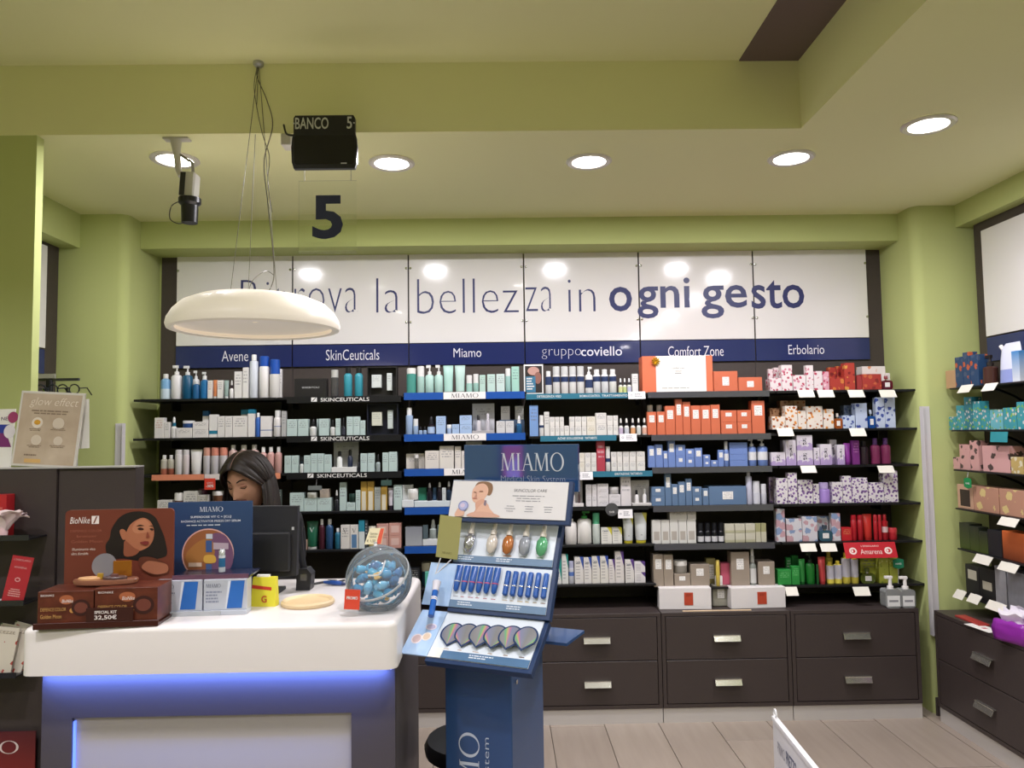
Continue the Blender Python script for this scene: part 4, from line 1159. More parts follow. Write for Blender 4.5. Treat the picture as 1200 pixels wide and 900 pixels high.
shelf(5, 5, 890, 590, K, 613, '''
box 140 240 505 2A9440/-/8AD890 | low bright green carton
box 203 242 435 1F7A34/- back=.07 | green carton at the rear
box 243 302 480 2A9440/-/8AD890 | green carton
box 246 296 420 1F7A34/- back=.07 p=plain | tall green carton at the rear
tube 304 352 430 2E8A3E/1E6A2E/8AD890 cf=.1 | green tube
pump 356 425 385 1F7A2E/1A2A1E hb=.66 | dark green pump bottle
spray 427 447 470 1E5A2A/1E5A2A/- | thin dark green bottle
tube 450 506 420 D0484A/B83A3A/F0C0B0 cf=.08 | coral red tube
spray 510 566 455 E8D85A/D8C040/D6D4E2 cf=.12 cw=.5 sh=.1 l0=.25 l1=.95 | small yellow and lilac bottle
spray 568 624 450 E8D85A/D8C040/D6D4E2 cf=.12 cw=.5 sh=.1 l0=.25 l1=.95 | small yellow and lilac bottle
spray 626 688 390 E8D85A/D8C040/D6D4E2 cf=.14 cw=.5 sh=.1 l0=.25 l1=.95 | tall yellow and lilac bottle
spray 690 748 400 E8D85A/D8C040/D6D4E2 cf=.14 cw=.5 sh=.1 l0=.25 l1=.95 | tall yellow and lilac bottle
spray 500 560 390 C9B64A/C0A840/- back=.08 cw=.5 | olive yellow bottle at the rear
box 752 884 410 B4BA42/- back=.05 | lime carton behind the scent bottle
perfume 756 862 505 7A8A3A/5A6230 | olive scent bottle
box 890 964 400 B9C04A/8AA030/D8DC80 p=floral t=.7 | tall lime carton
box 968 1032 420 B9C04A/8AA030/D8DC80 p=floral t=.7 | lime carton
''')
# goods standing behind the floor display
shelf(2, 2, 465, 500, 7.5, 357, '''
box 760 850 190 E6DED6 | cream carton hidden by the header
box 860 950 210 E6DED6 | cream carton hidden by the header
dropper 970 1010 220 C9C5C0/E9E6E2/E9E6E2 | clear dropper bottle hidden by the header
box 1020 1110 180 E8E1D9 | broad cream carton hidden by the header
''')
shelf(2, 3, 465, 500, 7.5, 704, '''
box 560 650 560 D4DCDC | pale carton behind the graphic panel
box 660 760 540 2F7F66 p=plain | green carton behind the graphic panel
dropper 790 840 530 26222A/2A262C/E0E0E0 | dark dropper bottle behind the graphic panel
box 870 970 560 D4DCDC | wide pale carton behind the graphic panel
box 980 1090 545 4A6A8C p=plain | slate carton behind the graphic panel
''')
shelf(2, 4, 400, 580, 7.5, 447, '''
box 960 1060 290 B4B6BC/8A8E98 p=grad d=.06 | silver carton behind the testers
box 1080 1180 300 B4B6BC/8A8E98 p=grad d=.06 | silver carton behind the testers
box 1220 1330 270 56646C p=plain | dark grey carton behind the testers
box 1400 1500 290 B4B6BC/8A8E98 p=grad d=.06 | silver carton behind the testers
''')
shelf(3, 2, 640, 500, 8.571, 458, '''
box -130 -60 260 ECE6DA/-/B09A60 | ivory carton behind the header
box -50 30 250 ECE6DA/-/B09A60 | ivory carton behind the header
box 50 150 265 EAE6E0/-/2B3C66 | white carton behind the header
box 170 260 265 EAE6E0/-/2B3C66 | white carton behind the header
''')
shelf(3, 3, 640, 500, 8.571, 808, '''
box -120 -20 590 E6E0E2 | white carton behind the graphic panel
box 0 90 600 E6E0E2 | white carton behind the graphic panel
box 110 220 580 E6E0E2 | white carton behind the graphic panel
''')
# ---------------------------------------------------------------- right wall shelves: products stand along the depth of the room
XR = RX - .25 + .02
def rshelf(r, ox, oy, s, txt):
    for kind, x0, x1, top, c, o, desc in parse(txt):
        xf = XR + o.get('back', 0)
        a = at_x(ox + x0 / s, oy + o['yb'] / s if 'yb' in o else 540, xf).y; e = at_x(ox + x1 / s, 540, xf).y
        ym = (a + e) / 2; w_ = abs(a - e) - .002; zt = at_x(ox + (x0 + x1) / 2 / s, oy + top / s, xf).z; h = max(.02, zt - RZ[r])
        n = int(o.get('st', 1))
        root, d = KINDS[kind](w_, h / n, c, o)
        root.rotation_euler = (0, 0, -PI / 2); root.location = (xf + d / 2, ym, RZ[r])
        SHELFITEMS.setdefault((6, r), []).append((root, kind, desc, -ym, 0, 1, o.get('back', 0), o))
NB = '2E4668/C9A07A/20304A'
rshelf(0, 1090, 390, 6, f'''
box 138 206 260 3A4256/C9A07A p=split t=-.1 | dark low winter gift carton
box 208 262 165 24466E/C8603A/4A5A78 p=floral t=.68 s=24 | tall dark blue winter carton
box 264 312 130 24466E/C8603A/4A5A78 p=floral t=.68 s=24 | tallest dark blue winter carton
box 314 372 148 24466E/C8603A/4A5A78 p=floral t=.68 s=24 | dark blue winter carton with warm base
pump 380 446 150 4A2A22/26201E hb=.62 | dark brown pump bottle
box 610 665 120 E6EAF0/3A8ACC p=grad | white and blue carton
''')
TE = '3E9AA6/D8D0C8/86B84A p=floral s=60 t=.62'
rshelf(1, 1090, 390, 6, f'''
box 145 196 590 {TE} | low teal festive carton
box 200 256 510 {TE} | teal festive carton
box 258 314 450 2F7F90/D8D0C8/86B84A p=floral s=60 t=.62 | tallest teal festive carton
box 316 370 480 {TE} | tall teal festive carton
box 372 434 540 {TE} | teal festive carton near the tag
box 437 526 540 6EB8C4/D8D0C8/86B84A p=floral s=60 t=.62 | light teal festive carton
box 530 624 525 {TE} | broad teal festive carton
box 627 680 485 {TE} | teal festive carton at frame edge
''')
PK = 'DDA9A4/5A4A44 p=floral t=.66 s=24'
rshelf(2, 1090, 500, 6.43, f'''
box 172 222 230 {PK} | low pink carton with leaf print
box 180 234 130 D6A29C/5A4A44 p=floral t=.68 s=24 back=.07 | pink carton with leaf print
box 224 300 135 {PK} | pink carton with dark leaves
box 302 366 105 {PK} | tallest pink carton
box 396 600 145 DFACA8/5A4A44 p=floral t=.66 s=20 | large pink gift box with dark leaves
box 606 700 230 C9AE6A/E6DCC0 p=floral s=40 | gold floral carton
''')
BRN = 'C4937A/E2CC8A p=floral t=.62 s=17'
rshelf(3, 1090, 500, 6.43, f'''
box 192 308 437 D2A88C/3A2A26 p=rect v0=.1 v1=.8 | tan carton with dark windows
box 311 500 455 {BRN} | long rosy brown gift box
box 506 704 475 {BRN} | rosy brown gift box near frame edge
''')
GRN = '4A5A22/2C3026 p=grad'
rshelf(4, 1090, 500, 6.43, f'''
box 192 268 722 {GRN} | dark green carton
box 270 334 748 {GRN} | dark green carton with leaf glow
box 337 400 786 {GRN} | dark olive carton
box 402 504 775 24262A p=plain | black-green carton
box 510 690 792 7A3A1E/E0733A p=grad | vivid orange gift box
''')
rshelf(5, 1090, 620, 6.43, '''
box 222 324 262 1F1D20/C9C4B0 p=rect v0=.55 v1=.85 | black carton with cream label
box 327 436 285 1F1D20/C9C4B0 p=rect v0=.35 v1=.6 | black carton with lower cream label
box 440 522 272 A9A8AC/8A8A90 p=marble s=6 | pale silver carton
box 530 668 312 9A9AA0/7A7A82 p=marble s=6 | broad silver gift box
box 672 720 390 B0B0B8/8A8A92 p=marble s=6 | silver carton at frame edge
''')
finish_labels()
# ================================================================== counter 5
CT = .993; CX0, CX1, CYF, CYB = -1.232, -.277, 2.0, 2.62
t = empty('service_counter', ((CX0 + CX1) / 2, CYF, 0)); COUNTER = t
tag(t, 'white-topped service counter with dark base glowing blue under the slab', 'counter')
hw = (CX1 - CX0) / 2
# slab with rounded front edge and corners
def slab_geo(x0, x1, y0, y1, z0, z1, r):
    prof = [(0, z0)] + [(r - r * math.cos(PI / 2 * i / 5), z1 - r + r * math.sin(PI / 2 * i / 5)) for i in range(6)]
    vs, fs = [], []; n = len(prof)
    rings = []
    for off, z in prof:
        rr = max(.004, .03 - off * .5); pts = []
        for cx, cy, a0 in ((x1 - off - rr, y0 + off + rr, -90), (x1 - off - rr, y1 - rr, 0), (x0 + off + rr, y1 - rr, 90), (x0 + off + rr, y0 + off + rr, 180)):
            for i in range(5): a = math.radians(a0 + 22.5 * i); pts.append((cx + rr * math.cos(a), cy + rr * math.sin(a), z))
        rings.append(pts)
    k = len(rings[0])
    for p in rings: vs += p
    for i in range(n - 1):
        for s in range(k): fs.append((i * k + s, i * k + (s + 1) % k, (i + 1) * k + (s + 1) % k, (i + 1) * k + s))
    fs.append(tuple(range(k - 1, -1, -1))); fs.append(tuple((n - 1) * k + s for s in range(k)))
    return vs, fs
v, f = slab_geo(-hw, hw, 0, CYB - CYF, CT - .118, CT, .014); mesh('worktop', v, f, mat('E6E0DD', .25), t, smooth=True)
BASEM = mat('4B4548', .5, bump=.1, bscale=60)
xl, xr = -hw + .03, hw - .012
zt_ = CT - .118
px_a, px_b = at_y(88, 840, 2.07).x - t.location.x, at_y(413, 832, 2.07).x - t.location.x; pz = at_y(250, 836, 2.07).z
bx('front_frame', xl, px_a, .055, .075, 0, zt_ - .012, BASEM, t); bx('front_frame', px_b, xr, .055, .075, 0, zt_ - .012, BASEM, t); bx('front_frame', px_a, px_b, .055, .075, pz, zt_ - .012, BASEM, t)
bx('front_panel', px_a, px_b, .067, .08, 0, pz, mat('ACA7A6', .4), t)
bx('side_panel', xr - .02, xr, .08, CYB - CYF - .01, 0, zt_, BASEM, t); bx('side_panel', xl, xl + .02, .08, CYB - CYF - .01, 0, zt_, BASEM, t)
bx('inner_shelf', xl + .02, xr - .02, .08, CYB - CYF - .02, .45, .47, BASEM, t)
BLED = mat((.12, .22, 1), .5, emit=5.0)
bx('light_strip', xl + .005, xr - .005, .03, .045, zt_ - .008, zt_ - .001, BLED, t)
bx('light_strip', px_a + .002, px_a + .006, .058, .0665, .02, pz - .01, mat((.12, .22, 1), .5, emit=1.5), t)
ld = bpy.data.lights.new('counter_led', 'AREA'); ld.shape = 'RECTANGLE'; ld.size = xr - xl - .02; ld.size_y = .012; ld.energy = LED_W; ld.color = (.16, .28, 1)
lo = bpy.data.objects.new('counter_led', ld); COL.objects.link(lo); lo.parent = t; lo.location = (0, .037, zt_ - .0095); lo.rotation_euler = (0, 0, 0)
def on_counter(px, py): return at_z(px, py, CT)
# ------------------------------------------------------------------ brown make-up kit display (left)
p = on_counter(112, 737); KY = p.y + .0
a0, a1 = at_y(40, 730, KY).x, at_y(181, 725, KY).x; w_ = a1 - a0
BRK = '5A2A20'
t = empty('cosmetics_display', ((a0 + a1) / 2, KY + .01, CT), (0, 0, math.radians(4))); tag(t, 'reddish brown make-up display with a woman portrait board and special kit boxes', 'display stand')
prism('tray', [(-w_ / 2, 0), (w_ / 2, 0), (w_ / 2 + .002, .008), (-w_ / 2 - .002, .008)], 0, .17, mat('3E1A14', .35), t)
bx('tray_lip', -w_ / 2 - .002, w_ / 2 + .002, -.004, 0, 0, .016, mat('3E1A14', .35), t, b=.002)
K_ = KY / FPX
bdw = 122 * K_ * 1.06; bh0 = .03; bh1 = at_y(141, 597, KY + .14).z - CT
cxb = at_y(141, 640, KY + .13).x - t.location.x
poly = rrect(cxb - bdw / 2, cxb + bdw / 2, 0, bh1, .012)
prism('backboard', [(q[0], q[1]) for q in poly], .135, .142, mat('6E3628', .4), t)
def uv(px, py):                                           # pixel of the photograph -> board plane
    q = at_y(px, py, KY + .145); return (q.x - t.location.x, q.z - CT)
def U(l): return [uv(*q) for q in l]
def zz(l, ox, oy, s): return [(ox + a / s, oy + b_ / s) for a, b_ in l]
Z = lambda l: U(zz(l, 80, 590, 6.207))
decals('portrait_print', [
    ('1E1512', Z([(300, 310), (330, 250), (345, 180), (400, 100), (480, 62), (580, 62), (650, 100), (690, 180), (720, 260), (735, 370), (690, 400), (560, 420), (430, 400), (330, 400)]), True),
    ('A9694B', Z([(440, 250), (455, 190), (490, 140), (560, 105), (615, 130), (642, 190), (638, 260), (610, 310), (570, 335), (530, 345), (480, 320), (450, 290)]), True),
    ('B87A5A', Z([(490, 180), (520, 130), (575, 115), (615, 150), (628, 200), (560, 215), (510, 215)]), True),
    ('8E5038', Z([(440, 270), (500, 320), (540, 345), (500, 380), (435, 380), (430, 320)]), True),
    ('A9694B', Z([(402, 205), (415, 185), (440, 195), (455, 230), (440, 262), (418, 255)]), True),
    ('3A1E16', Z([(528, 185), (545, 175), (568, 182), (570, 192), (545, 195)]), True), ('3A1E16', Z([(612, 185), (630, 180), (642, 190), (630, 198)]), True),
    ('2A1812', Z([(520, 165), (545, 155), (575, 162), (548, 163)]), True), ('2A1812', Z([(608, 165), (628, 160), (640, 168), (625, 166)]), True),
    ('8A4634', Z([(598, 205), (612, 238), (602, 250), (590, 245)]), True),
    ('7A2E2A', Z([(545, 285), (575, 275), (608, 278), (600, 300), (570, 300)]), True),
    ('5E3020', Z([(540, 400), (620, 390), (720, 430), (745, 470), (735, 510), (640, 520), (560, 480)]), True),
    ('A0644A', Z([(560, 470), (600, 420), (690, 430), (740, 450), (738, 500), (650, 515)]), True)], t, .1345)
wm = mat('E6DCD8', .5)
q0, q1 = uv(*zz([(52, 145)], 80, 590, 6.207)[0]), uv(*zz([(192, 95)], 80, 590, 6.207)[0])
text('BioNike', q0[0], q1[0], q0[1], q1[1], wm, t, y=.1342, shear=.25)
q0, q1 = uv(*zz([(203, 147)], 80, 590, 6.207)[0]), uv(*zz([(256, 88)], 80, 590, 6.207)[0])
decals('emblem', [('E6DCD8', [q0, (q1[0], q0[1]), q1, (q0[0], q1[1])], False), ('7A4233', [(q0[0] + (q1[0] - q0[0]) * .2, q0[1] + .0015), (q0[0] + (q1[0] - q0[0]) * .4, q0[1] + .0015), (q0[0] + (q1[0] - q0[0]) * .8, q1[1] - .0015), (q0[0] + (q1[0] - q0[0]) * .6, q1[1] - .0015)], False)], t, .1342)
for s, ya, yb, xa, xb, c in (('DEFENCE COLOR', 207, 187, 55, 275, '9A5A48'), ('bronzer', 245, 225, 100, 240, '9A5A48'), ('Golden Moon', 285, 262, 60, 280, '9A5A48'), ('Illuminante viso', 340, 318, 68, 230, 'D8C4B8'), ('ultra sfumabile', 372, 350, 62, 180, 'D8C4B8')):
    q0, q1 = uv(*zz([(xa, ya)], 80, 590, 6.207)[0]), uv(*zz([(xb, yb)], 80, 590, 6.207)[0]); text(s, q0[0], q1[0], q0[1], q1[1], mat(c, .5), t, y=.1342)
# two printed kit boxes and the price plate in front
def kitbox(x0, x1, z1, y0, y1):
    b_ = bx('kit_box', x0, x1, y0, y1, .009, z1, pmat('marble', '2E1410', '763A2A', scale=3.2, rough=.3), t, b=.001)
    ww, hh, dd = x1 - x0, z1 - .009, y1 - y0
    decals('box_print', [('C08A4A', ell(ww * .12, hh * .42, .006, .006), True), ('3A1A16', ell(ww * .28, hh * .5, ww * .17, ww * .15), True), ('6E3A2E', ell(ww * .28, hh * .5, ww * .12, ww * .1), True), ('A8603E', ell(ww * .02, hh * .75, ww * .13, hh * .14), True)], b_, -dd / 2 - .0005)
    text('BioNike', -ww * .06, ww * .14, hh * .66, hh * .76, wm, b_, y=-dd / 2 - .002, shear=.25)
    text('DEFENCE COLOR', -ww * .44, ww * .02, hh * .42, hh * .52, mat('C89A5A', .5), b_, y=-dd / 2 - .002); text('Golden Moon', -ww * .44, -ww * .06, hh * .2, hh * .32, mat('C89A5A', .5), b_, y=-dd / 2 - .002)
    text('BIONIKE', -ww * .44, -ww * .2, hh * .86, hh * .92, wm, b_, y=-dd / 2 - .002)
bz = (733 - 691) * K_
kitbox(-w_ / 2 + .004, -.011, bz, .006, .11); kitbox(-.008, w_ / 2 - .004, bz + .004, .006, .11)
pl = bx('price_plate', -w_ * .08, w_ * .3, -.004, .0, .016, .05, mat('3A1A16', .4), t)
text('SPECIAL KIT', -w_ * .12, w_ * .06, .02, .0275, wm, pl, y=-.003, off=.02); text('32,50\u20ac', -w_ * .12, w_ * .06, .004, .0165, wm, pl, y=-.003, off=.02)
# the little vanity plinth with mirrors and pans in front of the board
pd = lathe('podium', [(.07, 0), (.072, .008), (.07, .012)], mat('8A5A44', .35), (-.01, .075, bz + .006), t, 28, 1.15, .5)
lathe('mirror', [(.031, 0), (.031, .004)], mat('8A858C', .3, .3), (-.02, .088, bz + .05), t, 26, rot=(PI / 2 - .15, 0, 0))
lathe('powder_pan', [(.03, 0), (.031, .004), (.028, .006)], mat('D9A878', .5), (-.045, .065, bz + .018), t, 24, 1, .55)
lathe('powder_pan', [(.03, 0), (.031, .005), (.028, .007)], mat('5A4644', .35), (.018, .062, bz + .018), t, 24, 1, .55)
bx('palette_lid', .005, .052, .08, .084, bz + .02, bz + .062, mat('B9742E', .15, .6), t, b=.001)
bx('bronze_block', -.026, -.012, .058, .066, bz + .018, bz + .034, mat('C9A040', .3, .5), t, b=.001)
bx('bronze_block', .012, .028, .05, .06, bz + .019, bz + .032, mat('6A4644', .3), t, b=.001)
# ------------------------------------------------------------------ blue serum display (middle)
p = on_counter(240, 722); BY = p.y + .004
k2 = BY / FPX
a0, a1 = at_y(181, 715, BY).x, at_y(288, 715, BY).x; w_ = a1 - a0
t = empty('serum_display', ((a0 + a1) / 2, BY, CT), (0, 0, math.radians(3))); tag(t, 'navy serum display board with orange disc above silver and blue boxes', 'display stand')
BYB = BY + .13
def uv(px, py):
    q = at_y(px, py, BYB); return (q.x - t.location.x, q.z - CT)
Z = lambda l: U(zz(l, 190, 580, 6.207))
A, B_ = uv(201, 592), uv(297, 587)
bx('backboard', A[0], B_[0] + .002, .13, .137, 0, B_[1], pmat('grad', '202E50', '30486E', rough=.35), t)
bx('base', -w_ / 2, w_ / 2, .0, .05, 0, .012, mat('B9BEC8', .25), t, b=.001)
bz = (722 - 682) * k2
for s in (-1, 1):
    b_ = bx('serum_box', -w_ / 2 + .001 if s < 0 else .006, .002 if s < 0 else w_ / 2 - .001, .008, .052, .012, bz, mat('C6CAD6', .3, .3), t, b=.001)
    ww, hh = w_ / 2, bz - .012
    decals('box_print', [('2A66B4', [(ww * .02, hh * .05), (ww * .36, hh * .05), (ww * .42, hh * .95), (ww * .1, hh * .95)], False), ('D4D8E2', [(ww * .06, hh * .95), (ww * .0, hh * .05), (ww * .03, hh * .05), (ww * .12, hh * .95)], False)], b_, -.0225)
    serif('MIAMO', -ww * .42, -ww * .1, hh * .74, hh * .86, mat('4A5068', .5), b_, y=-.0226)
    ink_lines(-ww * .42, -ww * .02, hh * .2, hh * .62, 4, mat('8A90A4', .5), b_, -.0226, 5)
bx('acrylic_lip', -w_ * .32, w_ * .22, -.003, 0, 0, .012, mat('D8DCE0', .1, trans=.4), t)
sh = prism('plinth_shelf', [(-w_ / 2 + .042, bz), (w_ / 2, bz), (w_ / 2 + .004, bz + .008), (-w_ / 2 + .042, bz + .008)], .02, .128, mat('2A2E44', .25), t)
prism('shelf_edge', [(-w_ / 2 + .042, bz), (w_ / 2, bz), (w_ / 2, bz + .012), (-w_ / 2 + .042, bz + .012)], .016, .02, pmat('marble', '2A2E44', '8A5A6A', scale=5, rough=.3), t)
ctr = Z([(352, 430)])[0]; rr = abs(Z([(538, 430)])[0][0] - ctr[0])
decals('disc_print', [('D8A8A0', ell(ctr[0], ctr[1], rr, rr, 36), False), ('9A5E3A', ell(ctr[0], ctr[1], rr * .95, rr * .95, 36), False), ('75506E', Z([(380, 290), (470, 290), (530, 400), (520, 520), (440, 585), (380, 540), (400, 420)]), True), ('A8703A', Z([(200, 420), (300, 330), (380, 330), (400, 430), (330, 480), (220, 500)]), True), ('D8A84A', Z([(330, 440), (400, 440), (405, 490), (330, 490)]), True), ('3E5A8E', Z([(338, 330), (382, 330), (382, 415), (338, 415)]), False), ('C9CCD4', Z([(340, 282), (386, 282), (386, 318), (340, 318)]), False), ('4A6090', Z([(338, 500), (382, 500), (380, 580), (340, 575)]), False), ('B8A4B0', Z([(392, 345), (500, 350), (500, 395), (392, 395)]), False), ('D0B4A0', Z([(215, 490), (310, 490), (310, 520), (215, 520)]), False)], t, .1295)
wl = mat('D8DCE6', .5)
for s, xa, xb, ya, yb, o_ in (('SUPERDOSE VIT C + [C,L]', 228, 518, 172, 148, .02), ('RADIANCE ACTIVATOR FREEZE DRY SERUM', 162, 585, 200, 178, .008)):
    q0, q1 = Z([(xa, ya), (xb, yb)]); text(s, q0[0], q1[0], q0[1], q1[1], wl, t, y=.1292, off=o_)
q0, q1 = Z([(292, 122), (462, 84)]); serif('MIAMO', q0[0], q1[0], q0[1], q1[1], wl, t, y=.1292)
q0, q1 = Z([(200, 230), (545, 212)]); ink_lines(q0[0], q1[0], q0[1], q1[1], 1, wl, t, .1292, 4, fill=.5)
p = Z([(507, 605)])[0]
sb = empty('serum_vial', (t.location.x + p[0] * math.cos(.052) - .06 * math.sin(.052), BY + .06, CT + bz + .012)); tag(sb, 'small silver and blue serum vial on the navy display', 'bottle')
hv = 165 / 6.207 * k2
lathe('body', [(.0085, 0), (.009, .002), (.009, hv * .72)], pmat('band', 'C9CED4', '2E6A96', v0=.3, v1=.85, rough=.2), (0, 0, 0), sb, 14); lathe('cap', [(.0085, hv * .72), (.0085, hv * .92), (.005, hv)], mat('D6DADE', .2, .6), (0, 0, 0), sb, 14)
# ------------------------------------------------------------------ monitor seen from behind, and its stand
MY = 2.36
A, B_ = at_y(296, 592, MY), at_y(350, 690, MY)
t = empty('monitor', ((A.x + B_.x) / 2 - .02, MY, CT)); tag(t, 'black computer monitor seen from behind beside the navy display', 'monitor')
mw = .33; x1 = B_.x - t.location.x; zb = A.z - CT
v, f = prism_geo([(x1 - mw, .045), (x1 - .004, .06), (x1, zb - .004), (x1 - mw, zb)], -.012, .012)
me = mesh('housing', v, f, mat('26262A', .55, bump=.1, bscale=120), t)
bx('back_cover', x1 - mw + .05, x1 - .02, -.028, -.012, .075, zb - .08, mat('222226', .5), t, b=.006)
bx('screen', x1 - mw + .01, x1 - .01, .012, .0125, .07, zb - .012, mat((.25, .3, .4), .1), t)
bx('neck', x1 - mw / 2 - .03, x1 - mw / 2 + .03, -.02, .01, .01, .12, mat('222226', .5), t, b=.003); bx('foot', x1 - mw / 2 - .1, x1 - mw / 2 + .1, -.06, .1, 0, .01, mat('222226', .5), t, b=.002)
em = bx('emblem', x1 - .018, x1 - .011, -.0135, -.012, zb - .075, zb - .066, mat('C9C9C9', .4), t)
q = on_counter(355, 692)
t = empty('scanner_cradle', (q.x, q.y + .02, CT)); tag(t, 'black hand scanner standing in its cradle beside the monitor', 'scanner')
prism('cradle', [(-.022, 0), (.022, 0), (.026, .05), (.012, .066), (-.01, .066), (-.02, .05)], -.02, .03, mat('1E1E22', .35), t)
bx('cradle_window', -.008, .012, -.021, -.02, .03, .05, mat('6A6A70', .15, .5), t)
tube('handle', [(-.006, .01, .06), (-.018, .012, .12), (-.025, .016, .17), (-.026, .02, .21)], [.011, .012, .014, .013], mat('1A1A1E', .4), t, 10)
# cable and blue pen-case on the counter
t0 = on_counter(366, 686)
o = tube('cable', smoothcurve([(t0.x, t0.y, CT + .004), (t0.x + .03, t0.y + .03, CT + .004), (t0.x + .06, t0.y + .01, CT + .004), (t0.x + .09, t0.y + .06, CT + .004)], 6), .0035, mat('2A2A2E', .5)); tag(o, 'dark thin cable lying on the white counter behind the round tray', 'cable')
q = on_counter(391, 686); t = empty('lighter_pen', (q.x, q.y, CT), (0, 0, -.3)); tag(t, 'blue cutter pen lying on the counter by the globe', 'pen')
v, f = tube_geo([(-.035, 0, .009), (.0, 0, .009), (.03, 0, .007)], [.004, .008, .006], 10); mesh('barrel', v, f, mat('2A52A0', .3), t, smooth=True)
v, f = tube_geo([(.03, 0, .007), (.045, 0, .006)], [.006, .0035], 10); mesh('tip', v, f, mat('1E2E5A', .3), t, smooth=True); bx('clip', -.02, .012, -.002, .002, .016, .018, CHROME, t)
# ------------------------------------------------------------------ yellow paper bag
q = on_counter(308, 711); kq = q.y / FPX; hb = 33 * kq; wb = 29 * kq
t = empty('paper_bag', (q.x, q.y, CT), (0, 0, -.08)); tag(t, 'small yellow paper bag with a red ribbon on the white counter', 'bag')
v = [(-wb / 2, 0, 0), (wb / 2, 0, 0), (wb / 2, .03, 0), (-wb / 2, .03, 0), (-wb / 2 + .004, .006, hb), (wb / 2 - .001, .006, hb), (wb / 2 - .001, .022, hb), (-wb / 2 + .004, .022, hb)]
mesh('body', v, [(0, 3, 2, 1), (4, 5, 6, 7), (0, 1, 5, 4), (2, 3, 7, 6), (0, 4, 7, 3), (1, 2, 6, 5)], mat('E3D93A', .5), t)
slope = .006 / hb
def bagz(z): return slope * z - .0008
mesh('ribbon', [(-wb * .46, bagz(hb * .62), hb * .62), (wb * .33, bagz(hb * .55), hb * .55), (wb * .33, bagz(hb * .66), hb * .66), (-wb * .46, bagz(hb * .74), hb * .74)], [(0, 1, 2, 3)], mat('C83A26', .5), t)
text('G', -wb * .06, wb * .16, hb * .14, hb * .38, mat('C8502A', .5), t, y=bagz(hb * .2) - .001, off=.02)
bx('paper_tag', -wb * .3, wb * .2, .008, .02, hb, hb + .006, PAPER, t)
# ------------------------------------------------------------------ round wooden tray
q = on_counter(361, 708); R_ = 30 * q.y / FPX
t = empty('round_tray', (q.x, q.y, CT)); tag(t, 'round pale beige coin tray on the white counter', 'tray')
lathe('rim', [(R_ * .96, 0), (R_, .004), (R_, .01), (R_ * .93, .015), (R_ * .84, .012), (R_ * .8, .008)], mat('DFC69C', .45), (0, 0, 0), t, 40, caps=False)
lathe('dish', [(R_ * .8, .001), (R_ * .8, .0085), (R_ * .5, .0075)], mat('D8BC90', .45), (0, 0, 0), t, 40)
# ------------------------------------------------------------------ clear globe of sweets
q = on_counter(441, 719); GR = 38 * (q.y + .05) / FPX; gc = Vector((q.x, q.y + .045, CT + GR * .93))
t = empty('globe_bowl', (gc.x, gc.y, CT)); tag(t, 'clear plastic globe bowl with slanted opening on the counter corner', 'bowl')
nrm = Vector((-.25, -.55, .8)).normalized()             # slanted seam between bowl and hinged lid
bm = bmesh.new(); bmesh.ops.create_uvsphere(bm, u_segments=40, v_segments=24, radius=GR)
for v_ in bm.verts:
    if v_.co.z < -GR * .93: v_.co.z = -GR * .93
GLASS, _n, _b = _new('clear_plastic')               # thin clear plastic: see-through face on, reflecting towards the rim
_n.nodes.remove(_b); _tr = _n.nodes.new('ShaderNodeBsdfTransparent'); _gl = _n.nodes.new('ShaderNodeBsdfGlossy'); _gl.inputs['Roughness'].default_value = .04; _df = _n.nodes.new('ShaderNodeBsdfDiffuse'); _df.inputs[0].default_value = (.9, .92, .94, 1)
_fr = _n.nodes.new('ShaderNodeFresnel'); _fr.inputs[0].default_value = 1.28; _x1 = _n.nodes.new('ShaderNodeMixShader'); _x2 = _n.nodes.new('ShaderNodeMixShader')
_n.links.new(_fr.outputs[0], _x1.inputs[0]); _n.links.new(_tr.outputs[0], _x1.inputs[1]); _n.links.new(_gl.outputs[0], _x1.inputs[2]); _x2.inputs[0].default_value = .11; _n.links.new(_x1.outputs[0], _x2.inputs[1]); _n.links.new(_df.outputs[0], _x2.inputs[2])
_n.links.new(_x2.outputs[0], _n.nodes['Material Output'].inputs[0])
me = bpy.data.meshes.new('globe'); bm.to_mesh(me); bm.free(); me.materials.append(GLASS); me.shade_smooth()
gl = link('shell', me, t, (0, 0, GR * .93))
ax = nrm.cross(Vector((1, 0, 0))).normalized(); bxv = nrm.cross(ax)
for nm, off, rr in (('seam_ring', .15, GR * .99), ('rim_ring', .1, GR * .98)):
    pts = [Vector((0, 0, GR * .93)) + nrm * GR * off + (ax * math.cos(2 * PI * i / 40) + bxv * math.sin(2 * PI * i / 40)) * rr * math.sqrt(1 - off * off) for i in range(41)]
    tube(nm, pts, .0018, mat('E8ECEE', .15, alpha=.7), t, 6)
tube('hinge_arc', smoothcurve([(-.02, -GR * .6, GR * .93 + GR * .2), (GR * .15, -GR * .75, GR * 1.2), (GR * .28, -GR * .55, GR * 1.55)], 6), .0025, mat('F0F2F4', .15, alpha=.7), t, 6)
lathe('knob', [(.006, 0), (.004, .006), (.006, .01)], mat('E4E4E4', .2), (-GR * .1, 0, GR * 1.92), t, 10)
rnd = random.Random(11)
pile = []; PILE = []
